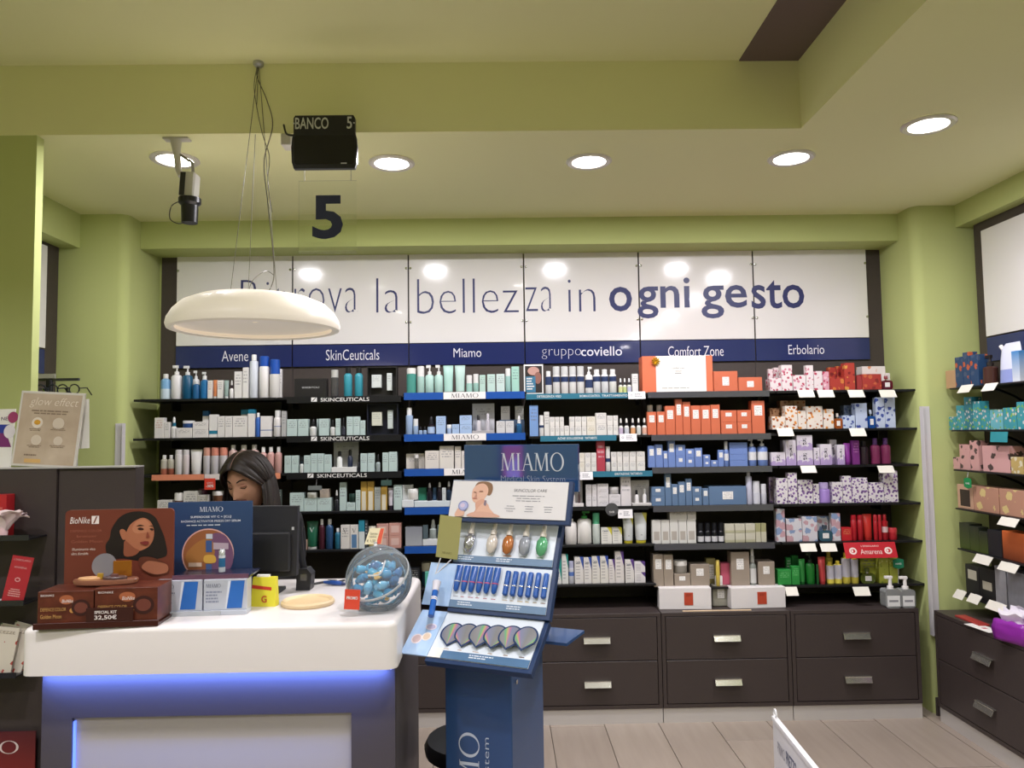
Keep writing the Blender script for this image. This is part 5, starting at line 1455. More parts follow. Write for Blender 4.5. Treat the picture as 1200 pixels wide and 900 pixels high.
def candy(c, i, kind):
    for _ in range(60):
        a = rnd.uniform(0, 2 * PI); r_ = GR * .72 * math.sqrt(rnd.random()); z = .022 + rnd.random() ** 1.2 * GR * 1.02
        p_ = Vector((r_ * math.cos(a), r_ * math.sin(a), z)); cc = p_ - Vector((0, 0, GR * .93))
        if cc.length < GR - .027 and (p_ - Vector((0, 0, GR * .93))).dot(nrm) < GR * .18 and all((p_ - o_).length > .0235 for o_ in pile): break
    else: return
    pile.append(p_)
    wv = gc.copy(); wv.z = CT
    rot = (rnd.uniform(-.6, .6), rnd.uniform(-.6, .6), rnd.uniform(0, 6))
    if kind == 'sweet':
        o = empty('wrapped_sweet', wv + p_, rot)
        v, f = tube_geo([(-.015, 0, 0), (-.011, 0, 0), (0, 0, 0), (.011, 0, 0), (.015, 0, 0)], [.003, .0105, .0125, .0105, .003], 10); mesh('sweet', v, f, mat(c, .15, coat=.5), o, smooth=True)
        for s in (-1, 1): v, f = tube_geo([(s * .0145, 0, 0), (s * .021, 0, 0)], [.002, .008], 8); mesh('twist', v, f, mat(c, .25), o)
    else:
        o = box('caramel_cube', .02, .018, .018, pmat('lines', 'E0B86A', 'F0E4C8', n=3, v0=0, v1=1, ink=.8), wv + p_, rot=rot, b=.002)
    sid = ('left' if p_.x < -GR * .25 else 'right' if p_.x > GR * .25 else 'centre') + (' back' if p_.y > GR * .15 else ' front' if p_.y < -GR * .2 else '')
    PILE.append((o, p_)); tag(o, '%s %s in clear globe, %s, ' % (dict(zip(('2E86B4', '3FA0C8', '2468A0', '6FB4D8', 'D05A8A', 'E0B86A'), ('mid-blue', 'turquoise', 'dark blue', 'light blue', 'pink', 'caramel')))[c], 'wrapped sweet' if kind == 'sweet' else 'cube', ('near the bottom' if z < .04 else 'halfway up' if z < .07 else 'near the top')) + sid, 'sweet', 'wrapped sweets in the clear globe bowl')
for i in range(38): candy(rnd.choice(['2E86B4', '3FA0C8', '2468A0', '6FB4D8', '2E86B4', '3FA0C8'] + (['D05A8A'] if i % 9 == 0 else [])), i, 'sweet')
for i in range(7): candy('E0B86A', i, 'cube')
_lab = {}
for o_, p_ in PILE: _lab.setdefault(o_['label'], []).append((p_.x, o_))
for l_, g_ in _lab.items():
    g_.sort(key=lambda q_: q_[0])
    if len(g_) > 1:
        for i_, (_, o_) in enumerate(g_): o_['label'] = l_ + (', left one' if i_ == 0 else ', right one' if i_ == len(g_) - 1 else ', middle one')
# labels stuck on the globe: red card and cream card on top
q0 = at_y(403, 691, gc.y - GR * .92); q1 = at_y(421, 714, gc.y - GR * .92)
cd = box('price_card', q1.x - q0.x, .0015, q0.z - q1.z, mat('D84A34', .45), ((q0.x + q1.x) / 2, gc.y - GR * .92, q1.z), rot=(0, .06, 0), b=0); tag(cd, 'small red card leaning on the clear globe', 'card')
h_ = q0.z - q1.z; w_ = q1.x - q0.x
text('PROMO', -w_ * .36, w_ * .36, h_ * .5, h_ * .66, STRIPTXT, cd, y=-.0011, off=.03)
q0, q1 = at_y(427, 626, gc.y), at_y(450, 644, gc.y); w_ = q1.x - q0.x; h_ = q0.z - q1.z
t = empty('price_card', ((q0.x + q1.x) / 2, gc.y, CT + GR * 1.955)); tag(t, 'cream price card with red printed edge on top of the globe', 'card')
pv = [(-w_ * .5, 0, 0), (w_ * .36, 0, 0), (w_ * .5, .012, h_), (-w_ * .26, .012, h_), (-w_ * .5, .001, 0), (w_ * .36, .001, 0), (w_ * .5, .013, h_), (-w_ * .26, .013, h_)]
mesh('card', pv, [(0, 1, 2, 3), (7, 6, 5, 4), (0, 4, 5, 1), (1, 5, 6, 2), (2, 6, 7, 3), (3, 7, 4, 0)], mat('E8DDB8', .5), t)
mesh('red_print', [(w_ * .1, -.0004, 0.001), (w_ * .34, -.0004, 0.001), (w_ * .48, .0112, h_ * .98), (w_ * .3, .0112, h_ * .98)], [(0, 1, 2, 3)], mat('D9583E', .5), t)
text('\u20ac 1,50', -w_ * .38, w_ * .06, h_ * .12, h_ * .32, mat('3A3630', .5), t, y=.0005); text('Gommose', -w_ * .22, w_ * .16, h_ * .6, h_ * .75, mat('3A3630', .5), t, y=.0055); text('CARAMELLE', -w_ * .26, w_ * .1, h_ * .42, h_ * .54, mat('3A3630', .5), t, y=.0035)
# ================================================================== tiered skincare floor display
ANG = math.radians(-25)
t = empty('floor_display', (-.015, 2.278, 0), (0, 0, ANG)); FD = t
tag(t, 'navy blue tiered skincare floor display with tester trays right of the counter', 'display stand')
DB = mat('2A4C7C', .32, coat=.3); DBD = mat('22385E', .4); PAN = mat('DDE5EE', .3); WP = mat('E6E3E4', .25, coat=.3)
bx('column', -.1, .103, -.149, .076, .02, .88, DB, t, b=.003); bx('base', -.15, .16, -.19, .12, 0, .02, DBD, t, b=.003)
sm = lathe('lock', [(.006, 0), (.006, .003)], CHROME, (.1045, -.12, .8), t, 10, rot=(0, PI / 2, 0))
# vertical brand name up the column
cw = mat('C9D2DE', .5)
def vert(fn, s, x0, x1, z0, z1, **k):
    """lettering turned a quarter, reading upwards on the column face"""
    o = fn(s, 0, z1 - z0, 0, x1 - x0, cw, t, **k)
    o.rotation_euler = (0, -PI / 2, 0); o.location = (x1, -.1496, z0); return o
vert(serif, 'MIAMO', -.056, .004, .345, .662)
for s_, a_, b2_ in (('Medical', .26, .4), ('Skin', .425, .495), ('System', .52, .652)): vert(text, s_, .018 if s_ != 'Skin' else .023, .04, a_, b2_, off=-.01)
bx('shelf_plate', -.14, .215, -.02, .13, .88, .888, DB, t)
# stepped trays: (bottom z, bottom y, top z, top y, x0, x1)
def tray(name, zb, yb, zt2, yt, x0, x1, mface, dep=.024):
    L = math.hypot(zt2 - zb, yt - yb); a = math.atan2(yt - yb, zt2 - zb)
    e = empty(name, (0, yb, zb), (-a, 0, 0), t)
    bx('housing', x0 - .004, x1 + .012, .0032, dep, -.012, L + .004, DBD, e, b=.001)
    bx('panel', x0, x1, 0, .003, 0, L, mface, e)
    return e, L
h = bx('header', -.135, .235, .045, .06, 1.30, 1.437, mat('2A4C7C', .06, coat=1.0), t, b=.001)
hl = mat('D6DDE8', .45)
serif('MIAMO', -.06, .145, .06, .112, hl, h, y=-.0082); text('Medical Skin System', -.06, .145, .022, .045, mat('AEBBD0', .45), h, y=-.0082, off=-.02)
bx('spine', -.1, .13, .03, .06, .888, 1.30, DBD, t)
for z0_, z1_, y0_ in ((.888, .985, -.13), (.985, 1.11, -.08), (1.11, 1.23, -.02)): bx('core', -.09, .13, y0_, .03, z0_, z1_, DBD, t)
g, L = tray('graphic_panel', 1.232, -.075, 1.333, -.04, -.125, .237, WP, .02)
W0, W1 = -.125, .237
def GZ(l): return [(W0 + (a - 8 - (520 - b_) * .0) / 1140 * 0 + 0, 0) for a, b_ in l]
def gq(u, v): return (W0 + (W1 - W0) * u, L * v)
def G(l): return [gq(*q) for q in l]
SK, HR = 'E2B49C', '8A6648'
decals('portrait_print', [(HR, G([(.2, .72), (.22, .95), (.29, .99), (.35, .93), (.365, .75), (.34, .6), (.27, .7)]), True), (SK, G([(.185, .6), (.19, .78), (.225, .9), (.28, .93), (.32, .82), (.325, .66), (.3, .5), (.27, .4), (.235, .38), (.2, .45)]), True),
    ('D9A48C', G([(.23, .4), (.3, .5), (.32, .2), (.34, .02), (.2, .02), (.235, .2)]), True), (SK, G([(.25, .22), (.3, .4), (.34, .36), (.36, .25), (.41, .08), (.38, .02), (.24, .02)]), True), ('D8A894', G([(.18, .02), (.2, .12), (.3, .16), (.42, .1), (.44, .02)]), True),
    ('8A5A4A', G([(.2, .68), (.225, .66), (.225, .685), (.205, .7)]), True), ('8A5A4A', G([(.25, .7), (.28, .7), (.28, .725), (.255, .725)]), True), ('C07A70', G([(.195, .515), (.22, .5), (.24, .52), (.215, .535)]), True), ('C89682', G([(.215, .56), (.235, .57), (.225, .68), (.22, .62)]), True),
    ('8A7A8A', G([(.305, .35), (.325, .32), (.325, .45), (.31, .46)]), True), (SK, G([(.06, .02), (.075, .2), (.1, .22), (.14, .14), (.13, .02)]), True), ('8A90C4', G(ell(.125, .3, .045, .14)), True), ('B4B8E0', G(ell(.125, .3, .036, .11)), True), ('D8C8E0', G(ell(.12, .31, .02, .06)), True)], g, -.0005)
q0, q1 = gq(.55, .72), gq(.83, .8); text('SKINCOLOR CARE', q0[0], q1[0], q0[1], q1[1], mat('4A4A52', .5), g, y=-.0008, shear=.15, off=-.01)
q0, q1 = gq(.52, .42), gq(.84, .62); ink_lines(q0[0], q1[0], q0[1], q1[1], 3, mat('8A8A94', .5), g, -.0008, 5, True, fill=.25)
for k in range(3): q0, q1 = gq(.49 + k * .16, .14), gq(.58 + k * .16, .34); ink_lines(q0[0], q1[0], q0[1], q1[1], 3, mat('8A8A94', .5), g, -.0008, 8 + k, True, fill=.25)
# tray with five dropper testers
e, L = tray('tester_tray', 1.105, -.085, 1.21, -.03, -.105, .2, PAN)
bx('caption_band', -.105, .2, -.0012, 0, 0, .02, mat('6A86A4', .4), e); ink_lines(-.09, -.04, .004, .016, 2, hl, e, -.0016, 2); ink_lines(.03, .1, .004, .016, 2, hl, e, -.0016, 3)
TT = []
def testers(e, items): 
    for it in items: TT.append((e, it))
def wpos(e, p): return (t.matrix_basis @ e.matrix_basis) @ Vector(p)
for i, (x, c, nm) in enumerate(((-.06, 'C4C4CC', 'chrome-toned'), (.012, 'D8CFC4', 'ivory'), (.062, 'B4703E', 'bronze'), (.113, '9A9EA6', 'grey'), (.165, '5FA878', 'green'))):
    o = empty('tester_dropper', wpos(e, (x, -.0115, .026)), (-math.atan2(.055, .105), 0, ANG)); o.rotation_mode = 'XYZ'
    tag(o, '%s skincare tester dropper on the blue floor display' % nm, 'dropper bottle', 'dropper testers on the floor display')
    lathe('body', [(.003, 0), (.011, .006), (.0165, .022), (.0165, .04), (.011, .05), (.008, .054)], mat(c, .15, .8 if i == 0 else .1), (0, 0, 0), o, 18, 1, .62)
    lathe('collar', [(.009, .054), (.009, .066), (.006, .067)], mat('D8D0C4', .4), (0, 0, 0), o, 12); lathe('bulb', [(.0055, .066), (.0062, .08), (.005, .094), (.002, .098)], mat('ECE4DA', .5), (0, 0, 0), o, 12)
    ink_lines(x - .012, x + .012, .021, .026, 1, mat(c, .5), e, -.0008, i)
# tray with tubes and lipsticks
e, L = tray('tester_tray', .992, -.15, 1.10, -.095, -.085, .205, PAN)
bx('info_panel', -.172, -.086, -.001, .003, 0, L, pmat('marble', '8FB4E2', 'C4DAF2', scale=3), e); bx('caption_band', -.085, .205, -.0012, 0, 0, .02, mat('6A86A4', .4), e)
ink_lines(-.06, -.01, .004, .016, 2, hl, e, -.0016, 12); ink_lines(.09, .15, .004, .016, 2, hl, e, -.0016, 13)
rx = (-math.atan2(.055, .108), 0, ANG)
for i in range(6):
    x = -.07 + i * .0235
    o = empty('tester_tube', wpos(e, (x, -.0085, .042)), rx); tag(o, 'blue tester tube with %s ring on the display, %s from left' % ('grey' if i == 0 else 'pink', NUM[i]), 'tube', 'tube testers on the floor display')
    v, f = [], []
    for (a, b_, z) in ((.003, .003, 0), (.0075, .006, .006), (.009, .007, .024), (.0098, .006, .04), (.0102, .0012, .074)):
        for s_ in range(12): v.append((a * math.cos(2 * PI * s_ / 12), b_ * math.sin(2 * PI * s_ / 12), z))
    for i_ in range(4):
        for s_ in range(12): f.append((i_ * 12 + s_, i_ * 12 + (s_ + 1) % 12, (i_ + 1) * 12 + (s_ + 1) % 12, (i_ + 1) * 12 + s_))
    f += [tuple(range(11, -1, -1)), tuple(48 + s_ for s_ in range(12))]
    mesh('body', v, f, mat('2C5AA8', .25), o, smooth=True); lathe('ring', [(.0098, .026), (.0098, .029)], mat('B9BCC4' if i == 0 else 'C04A72', .3), (0, 0, 0), o, 12, 1, .8, caps=False)
    ink_lines(x - .008, x + .008, .027, .031, 1, mat('9A9AA6' if i == 0 else 'B04A5E', .5), e, -.0008, i)
for i in range(6):
    x = .082 + i * .0225
    o = empty('tester_stick', wpos(e, (x, -.0085, .04)), rx); tag(o, 'slim blue concealer stick with silver ring on the display, %s from left' % NUM[i], 'stick', 'stick testers on the floor display')
    lathe('cap', [(.004, 0), (.0075, .004), (.0075, .026)], mat('2C5AA8', .25), (0, 0, 0), o, 12); lathe('ring', [(.0078, .026), (.0078, .029)], CHROME, (0, 0, 0), o, 12); lathe('barrel', [(.0075, .029), (.0075, .066), (.006, .068)], mat('2C5AA8', .25), (0, 0, 0), o, 12)
    ink_lines(x - .008, x + .008, .027, .031, 1, mat(('C9B49A', 'C0A888', 'C8A860', 'C8AA50', 'B0905A', '8A6048')[i], .5), e, -.0008, i)
# lower tray with six fanned compacts
e, L = tray('tester_tray', .885, -.262, .975, -.145, -.09, .2, PAN)
bx('info_panel', -.172, -.091, -.001, .003, 0, L, pmat('marble', '8FB4E2', 'C4DAF2', scale=3), e); bx('caption_band', -.05, .2, -.0012, 0, 0, .024, mat('4F7296', .4), e)
ink_lines(.03, .1, .006, .019, 2, hl, e, -.0016, 22); bx('white_tag', -.088, -.052, -.0012, 0, 0, .03, PAPER, e)
decals('compact_print', [('E6D8D8', ell(-.145, .05, .016, .016), True), ('C9B0B0', ell(-.145, .05, .012, .012), True), ('E6DCD4', ell(-.118, .06, .014, .014), True), ('D8C0A8', ell(-.118, .06, .01, .01), True), ('DCD4DC', ell(-.118, .092, .017, .011), True), ('A8A0B8', ell(-.118, .092, .013, .008), True)], e, -.0012)
rx4 = (-math.atan2(.117, .09), 0, ANG)
def irid():  # grey mirror face with its rainbow sheen painted into the colour by angle
    m, n, b = _new('painted_sheen_mirror'); g_ = NG(m); b.inputs['Roughness'].default_value = .12; b.inputs['Metallic'].default_value = .35
    lw = n.nodes.new('ShaderNodeTexCoord'); sp = n.nodes.new('ShaderNodeSeparateXYZ'); n.links.new(lw.outputs['Object'], sp.inputs[0])
    an = g_.math('ARCTAN2', sp.outputs[0], sp.outputs[2]); oi = n.nodes.new('ShaderNodeObjectInfo')
    cr = n.nodes.new('ShaderNodeValToRGB'); n.links.new(g_.math('FRACT', g_.math('ADD', g_.math('MULTIPLY', an, .8), g_.math('MULTIPLY', oi.outputs['Random'], 2.0))), cr.inputs[0])
    el = cr.color_ramp.elements; el[0].color = (.3, .3, .33, 1); el[1].color = (.3, .31, .34, 1)
    for p_, c_ in ((.35, (.34, .34, .38, 1)), (.45, (.2, .55, .3, 1)), (.52, (.6, .5, .25, 1)), (.58, (.62, .25, .45, 1)), (.66, (.3, .32, .5, 1))): q_ = el.new(p_); q_.color = c_
    n.links.new(cr.outputs[0], b.inputs['Base Color']); return m
IR = irid()
for i in range(6):
    x = -.045 + i * .044; zb = .035
    o = empty('tester_compact', wpos(e, (x, -.004, zb)), rx4); tag(o, 'navy rimmed teardrop mirror compact on the lowest display tray, %s from left' % NUM[i], 'compact', 'compact testers on the floor display')
    poly = [(0, 0)] + [(.034 * math.cos(math.radians(a_)) * 1.0, .042 + .034 * math.sin(math.radians(a_))) for a_ in range(-30, 211, 12)]
    y0 = -.003 * i
    v, f = prism_geo(poly, y0 - .0018, y0 + .001); mesh('case', v, f, mat('2A3E66', .2, coat=.4), o)
    q_ = [(p_[0] * .86, .005 + p_[1] * .88) for p_ in poly]; mesh('mirror', [(p_[0], y0 - .0021, p_[1]) for p_ in q_], [tuple(range(len(q_)))], IR, o)
    ink_lines(x - .009, x + .009, .026, .031, 1, mat(('C9B0A0', 'C0A090', 'B89880', 'A88868', '98704E', '6A4630')[i], .5), e, -.0008, i)
# hanging olive card and the ribbon-tied blue roll at the left edge of the trays
A, B_ = at_y(516, 604, 2.25), at_y(531, 653, 2.25); ww = 26 * 2.25 / FPX; hh = A.z - B_.z
o = empty('hanging_card', ((A.x + B_.x) / 2, 2.235, B_.z), (0, math.radians(7), math.radians(-12))); tag(o, 'olive green card hung by white cord on the left of the floor display', 'card')
bx('card', -ww / 2, ww / 2, -.001, .001, 0, hh, mat('A9A468', .5), o); serif('MIAMO', -ww * .22, ww * .22, hh * .1, hh * .15, mat('5A5830', .5), o, y=-.0014)
c0 = at_y(516, 655, 2.235); c1 = at_y(529, 655, 2.235); c2 = at_y(512, 676, 2.235)
v, f = join_geo([tube_geo([tuple(c0 - o.location), tuple(c2 - o.location)], .0018, 6), tube_geo([tuple(c1 - o.location), tuple(c2 - o.location)], .0018, 6)]); mesh('cord', v, f, WHITE, o)
pa, pb_ = at_y(512, 682, 2.2), at_y(505, 722, 2.12)
o = empty('lip_gloss', tuple(pb_)); tag(o, 'blue tester wand tied with white ribbon at the left of the trays', 'wand')
v, f = tube_geo([(0, 0, 0), tuple((pa - pb_) * .75)], [.0085, .0085], 12); mesh('barrel', v, f, mat('2A62B4', .2), o, smooth=True)
v, f = tube_geo([tuple((pa - pb_) * .72), tuple(pa - pb_)], [.009, .012], 12); mesh('cap', v, f, mat('D9D6DE', .35), o, smooth=True)
for k in (.45, .5): v, f = tube_geo([tuple((pa - pb_) * k), tuple((pa - pb_) * (k + .03))], .0092, 12); mesh('ribbon', v, f, WHITE, o)
# ================================================================== gondola left of the counter
GY = 2.66
t = empty('display_gondola', (-1.65, GY, 0)); tag(t, 'dark brown display gondola with narrow ledges at the left edge', 'gondola')
gx1 = at_y(157, 600, GY).x + 1.65; gz = at_y(157, 546, GY).z
zl, zr_ = at_y(0, 554, GY).z, gz
GM = mat('433A39', .5, bump=.2, bscale=80)
bx('panel', -.45, gx1, .02, .07, 0, gz - .005, GM, t)
sx = at_y(66, 600, GY).x + 1.65
bx('front_board', -.45, sx - .002, 0, .02, .02, gz - .008, GM, t); bx('front_board', sx + .002, gx1, .008, .02, .02, gz - .008, GM, t)
bx('top_edge', -.45, gx1, -.002, .07, gz - .005, gz, mat('B9B6B4', .3), t)
LEDG = []
for k, (py, px1) in enumerate(((629, 45), (704, 39), (787, 30))):
    z = at_y(20, py, GY - .05).z; x1 = at_y(px1, py, GY - .05).x + 1.65; LEDG.append((z, x1))
    lg = empty('acrylic_ledge', (-1.65, GY, z)); tag(lg, 'narrow black ledge on the dark gondola, %s one' % ('upper', 'middle', 'lower')[k], 'ledge', 'ledges of the gondola')
    bx('plate', -.45, x1, -.1, -.001, -.006, 0, BLACK, lg, b=.001); bx('lip', -.45, x1, -.103, -.1, -.006, .012, mat('3A3A40', .1, trans=.5), lg)
def lx(px, py, Y): return at_y(px, py, Y)
# red jar-box, paper flower, leaflet, white card, booklets, red sign
q = lx(0, 590, GY - .05); b_ = box('gift_box', .06, .045, .14, mat('B8262E', .4), (q.x - .01, GY - .026, LEDG[0][0]), b=.001); tag(b_, 'red gift box on the upper ledge at the left edge', 'box')
labelpatch(b_, .06, .14, -.0225, .2, .8, .3, .7, mat('D86A66', .5))
q = lx(8, 618, GY - .07); t2 = empty('paper_flower', (q.x, GY - .088, LEDG[0][0] + .002)); tag(t2, 'pale pink paper flower on the upper ledge of the gondola', 'flower')
for k in range(9):
    a = 2 * PI * k / 9; vs = []; fs = []
    for i in range(5):
        for j in range(5):
            u_, v_ = i / 4, (j / 4 - .5); r_ = .01 + u_ * .075; ww = math.sin(PI * min(1, u_ * .85 + .15)) * .085
            vs.append((r_ * math.cos(a) - v_ * ww * math.sin(a), (r_ * math.sin(a) + v_ * ww * math.cos(a)) * .4, .02 + u_ * .04 + .024 * math.sin(u_ * 3) + v_ * v_ * .02 + (k % 3) * .008))
    for i in range(4):
        for j in range(4): fs.append((i * 5 + j, i * 5 + j + 1, i * 5 + j + 6, i * 5 + j + 5))
    mesh('petal', vs, fs, mat('F0DCDE', .6), t2, smooth=True)
lathe('centre', [(.012, 0), (.014, .02), (.006, .045)], mat('E0BEC2', .6), (0, 0, 0), t2, 12)
A, B_ = lx(3, 703, GY - .09), lx(36, 648, GY - .09)
t2 = empty('leaflet', (A.x + .03, GY - .09, LEDG[1][0] + .001), (-.12, math.radians(9), 0)); tag(t2, 'tall red leaflet leaning on the middle ledge of the gondola', 'leaflet')
lw = .07; lh = B_.z - A.z
bx('sheet', -lw / 2, lw / 2, 0, .002, 0, lh, mat('B02A34', .4), t2); lm = mat('D8A0A0', .5)
text("L'ERBOLARIO", -lw * .4, lw * .4, lh * .9, lh * .94, lm, t2, y=-.0006); text('AMARENA', -lw * .3, lw * .3, lh * .74, lh * .78, lm, t2, y=-.0006); ink_lines(-lw * .3, lw * .3, lh * .12, lh * .3, 4, lm, t2, -.0006, 4, True)
decals('emblem', [('D8A0A0', ell(0, lh * .5, .009, .007), True), ('B02A34', ell(0, lh * .5, .006, .004), True)], t2, -.0006)
A = lx(5, 704, GY - .09); o = lathe('sample_lid', [(.03, 0), (.032, .004), (.028, .008)], WHITE, (A.x - .02, GY - .07, LEDG[1][0]), None, 20, 1.0, .6); tag(o, 'white oval sample lid on the middle ledge of the gondola', 'lid')
for k in range(3):
    A = lx(12 - k * 4, 786, GY - .08)
    t2 = empty('booklet', (A.x - .01 - .012 * k, GY - .045 - .018 * k, LEDG[2][0] + .001), (-.15, math.radians(16 - 5 * k), 0)); tag(t2, '%s cream booklet with floral wreath on the low ledge' % ('rear', 'middle', 'front')[k], 'booklet', 'cream floral booklets on the gondola')
    bw, bh_ = .11, .15
    bx('cover', -bw / 2, bw / 2, 0, .004, 0, bh_, pmat('floral', 'D9D0C0', 'B0443A', '5A7A4A', scale=38, t=.75), t2, b=.0005); text('DOLCEZZE', -bw * .4, bw * .4, bh_ * .86, bh_ * .92, mat('8A7A6A', .5), t2, y=-.0006)
A, B_ = lx(40, 858, GY - .03), lx(0, 900, GY - .03)
t2 = empty('poster', (A.x - .2, GY - .022, A.z - .42)); tag(t2, 'dark red poster with white serif capitals low on the gondola', 'poster')
bx('sheet', -.2, .2, 0, .004, 0, .42, pmat('grad', 'C23A2A', '5A2028', rough=.4), t2); serif('MIAMO', -.16, .17 - .02, .35, .39, mat('E0CFCB', .5), t2, y=-.0008)
# on top of the gondola: framed glow poster, purple leaflet, white notice
A, B_, C_ = lx(12, 553, GY + .03), lx(95, 463, GY + .03), lx(88, 551, GY + .03)
pw, ph_ = C_.x - A.x, B_.z - A.z
t2 = empty('framed_poster', ((A.x + C_.x) / 2, GY + .03, gz), (-.1, math.radians(3.5), 0)); tag(t2, 'beige satin poster in clear white frame on top of the gondola', 'poster')
bx('frame', -pw / 2, pw / 2, 0, .008, 0, ph_, mat('D9D4CE', .2), t2, b=.001)
bx('print', -pw / 2 + .008, pw / 2 - .008, -.001, 0, .008, ph_ - .008, pmat('marble', 'A8917C', 'DCCBB8', scale=2.6, rough=.25), t2)
gy = -.0016; pb2 = mat('8A7664', .5)
text('glow effect', -pw * .34, pw * .42, ph_ * .78, ph_ * .92, mat('EDE2D6', .4), t2, y=gy, shear=.25, off=-.015); ink_lines(-pw * .3, pw * .3, ph_ * .68, ph_ * .75, 2, pb2, t2, gy, 2, True)
decals('ornament', [('E8DCCE', ell(-pw * .18, ph_ * .58, pw * .085, pw * .085), True), ('D9A030', ell(-pw * .18, ph_ * .585, pw * .05, pw * .04), True)], t2, gy)
for x, z, r_ in ((.15, .58, .09), (-.16, .35, .08), (.18, .35, .07)): decals('ornament', [('D8CABA', ell(pw * x, ph_ * z, pw * r_, pw * r_), True)], t2, gy)
decals('ornament', [('D9B070', [(-pw * .3, ph_ * .05), (-pw * .05, ph_ * .05), (-pw * .05, ph_ * .1), (-pw * .3, ph_ * .1)], False)], t2, gy)
for k, (x, z) in enumerate(((-.2, .46), (.16, .48), (-.18, .24), (.18, .25), (-.22, .12))): ink_lines(pw * (x - .13), pw * (x + .13), ph_ * z, ph_ * (z + .04), 2 if k < 4 else 1, pb2, t2, gy, k + 3, True)
A = lx(0, 552, GY + .055); t2 = empty('leaflet', (A.x + .0, GY + .055, gz), (-.1, 0, 0)); tag(t2, 'white leaflet with purple and blue print at the left edge', 'leaflet')
bx('sheet', -.16, .035, 0, .004, 0, .205, PAPER, t2)
decals('print', [('2A3A9A', [(-.15, .1), (.02, .1), (.02, .15), (-.15, .15)], False), ('7A2A6E', [(-.15, .075), (.032, .07), (.02, .1), (.0, .12), (-.15, .11)], False), ('E6E0E6', ell(.022, .125, .02, .024), True), ('A0386A', ell(.03, .175, .018, .02), True)], t2, -.0006); text('MIA NE', -.05, .012, .165, .177, mat('5A2A5A', .5), t2, y=-.001)
A, B_ = lx(90, 522, GY + .06), lx(101, 468, GY + .06); t2 = empty('notice_card', (A.x - .005, GY + .06, gz), (-.05, math.radians(-3), 0)); tag(t2, 'white card half hidden behind the beige framed poster', 'card')
bx('sheet', -.05, .05, 0, .002, .06, B_.z - gz, PAPER, t2); bx('stand', -.008, .008, .002, .004, 0, .1, mat('C9C9C9', .3), t2)
# spectacle rack on the left wall behind
q = lx(66, 446, 3.5)
t2 = empty('glasses_rack', (q.x, 3.45, 0)); tag(t2, 'rack of hanging spectacles behind the beige poster', 'rack')
zt3 = q.z
lathe('pole', [(.015, 0), (.015, zt3)], BLACK, (0, 0, 0), t2, 12); lathe('foot', [(.15, 0), (.15, .015), (.02, .02)], BLACK, (0, 0, 0), t2, 24)
bx('bar', -.14, .13, -.006, .006, zt3 - .006, zt3 + .006, mat('3A3A3A', .3), t2); bx('title_plate', -.12, .03, -.012, -.008, zt3 + .006, zt3 + .026, mat('A8A4A0', .4), t2)
def specs(x, c, lab):
    o = empty('spectacles', (q.x + x, 3.42, zt3 - .016)); tag(o, lab, 'spectacles', 'spectacles hanging on the rack')
    for s_ in (-1, 1):
        pts = [(s_ * .026 + .022 * math.cos(2 * PI * i / 16), 0, -.03 + .022 * math.sin(2 * PI * i / 16)) for i in range(17)]; tube('rim', pts, .003, mat(c, .3), o, 6)
        tube('temple', [(s_ * .05, .0, -.025), (s_ * .05, .06, -.02), (s_ * .05, .1, -.05)], .0028, mat(c, .3), o, 6)
    tube('bridge', [(-.006, 0, -.026), (0, -.002, -.022), (.006, 0, -.026)], .003, mat(c, .3), o, 6)
specs(-.1, '9AC02A', 'lime green spectacles hanging on the rack'); specs(.005, '1E2430', 'dark navy spectacles in the middle of the rack'); specs(.1, '1A1A1A', 'black spectacles at the right of the rack')
# ================================================================== pendant lamp
LY = 2.92
c = at_y(299, 388, LY); RL = .317
t = empty('pendant_lamp', (c.x, LY, c.z)); tag(t, 'large white dome pendant lamp hanging over the counter', 'pendant lamp')
SH = mat('F4EADC', .35, emit=.2)
prof = [(RL * .93, .0), (RL * .985, .004), (RL, .018), (RL * .985, .04), (RL * .93, .07), (RL * .83, .1), (RL * .66, .123), (RL * .45, .132), (.02, .135), (.02, .129), (RL * .44, .126), (RL * .64, .116), (RL * .8, .094), (RL * .9, .065), (RL * .95, .035), (RL * .93, .012), (RL * .9, .006), (RL * .93, .0)]
vs, fs = lathe_geo(prof, 56, caps=False); mesh('shade', vs, fs, SH, t, smooth=True)
lathe('diffuser', [(RL * .9, .02), (RL * .7, .03), (.01, .034)], mat('F4EADC', .4, emit=.25), (0, 0, 0), t, 48, caps=False)
lathe('top_cap', [(.03, .132), (.03, .14), (.012, .146)], STEEL, (.03, 0, 0), t, 16)
top = at_y(303, 77, LY) - Vector((c.x, LY, c.z)); top.z = ZT - c.z
lathe('ceiling_hook', [(.012, -.02), (.02, -.012), (.02, 0)], STEEL, tuple(top), t, 12)
WIRE = mat('6A6658', .4)
for x, y in ((-.075, -.06), (-.055, .08)): tube('suspension_wire', [(x, y, .128), tuple(top)], .0013, WIRE, t, 5)
for x, y in ((.075, .03),): tube('suspension_wire', [(x, y, .128), tuple(top)], .0013, WIRE, t, 5)
tube('flex', smoothcurve([(.03, 0, .14), (.06, 0, .17), (.07, 0, .25), (.045, 0, .5), (.03, .0, .66), (.062, 0, .8), (.04, 0, .9), (.0, 0, 1.0), tuple(top)], 8), .002, WIRE, t, 6)
tube('slack_cable', smoothcurve([(-.052, .07, .14), (-.03, .05, .2), (.03, .02, .235), (.07, 0, .215)], 8), .0015, WIRE, t, 5)
tube('slack_cable', smoothcurve([tuple(top), (-.01, 0, .95), (.02, 0, .78), (.05, 0, .68), (.045, 0, .58), (.062, 0, .46)], 8), .0015, WIRE, t, 5)
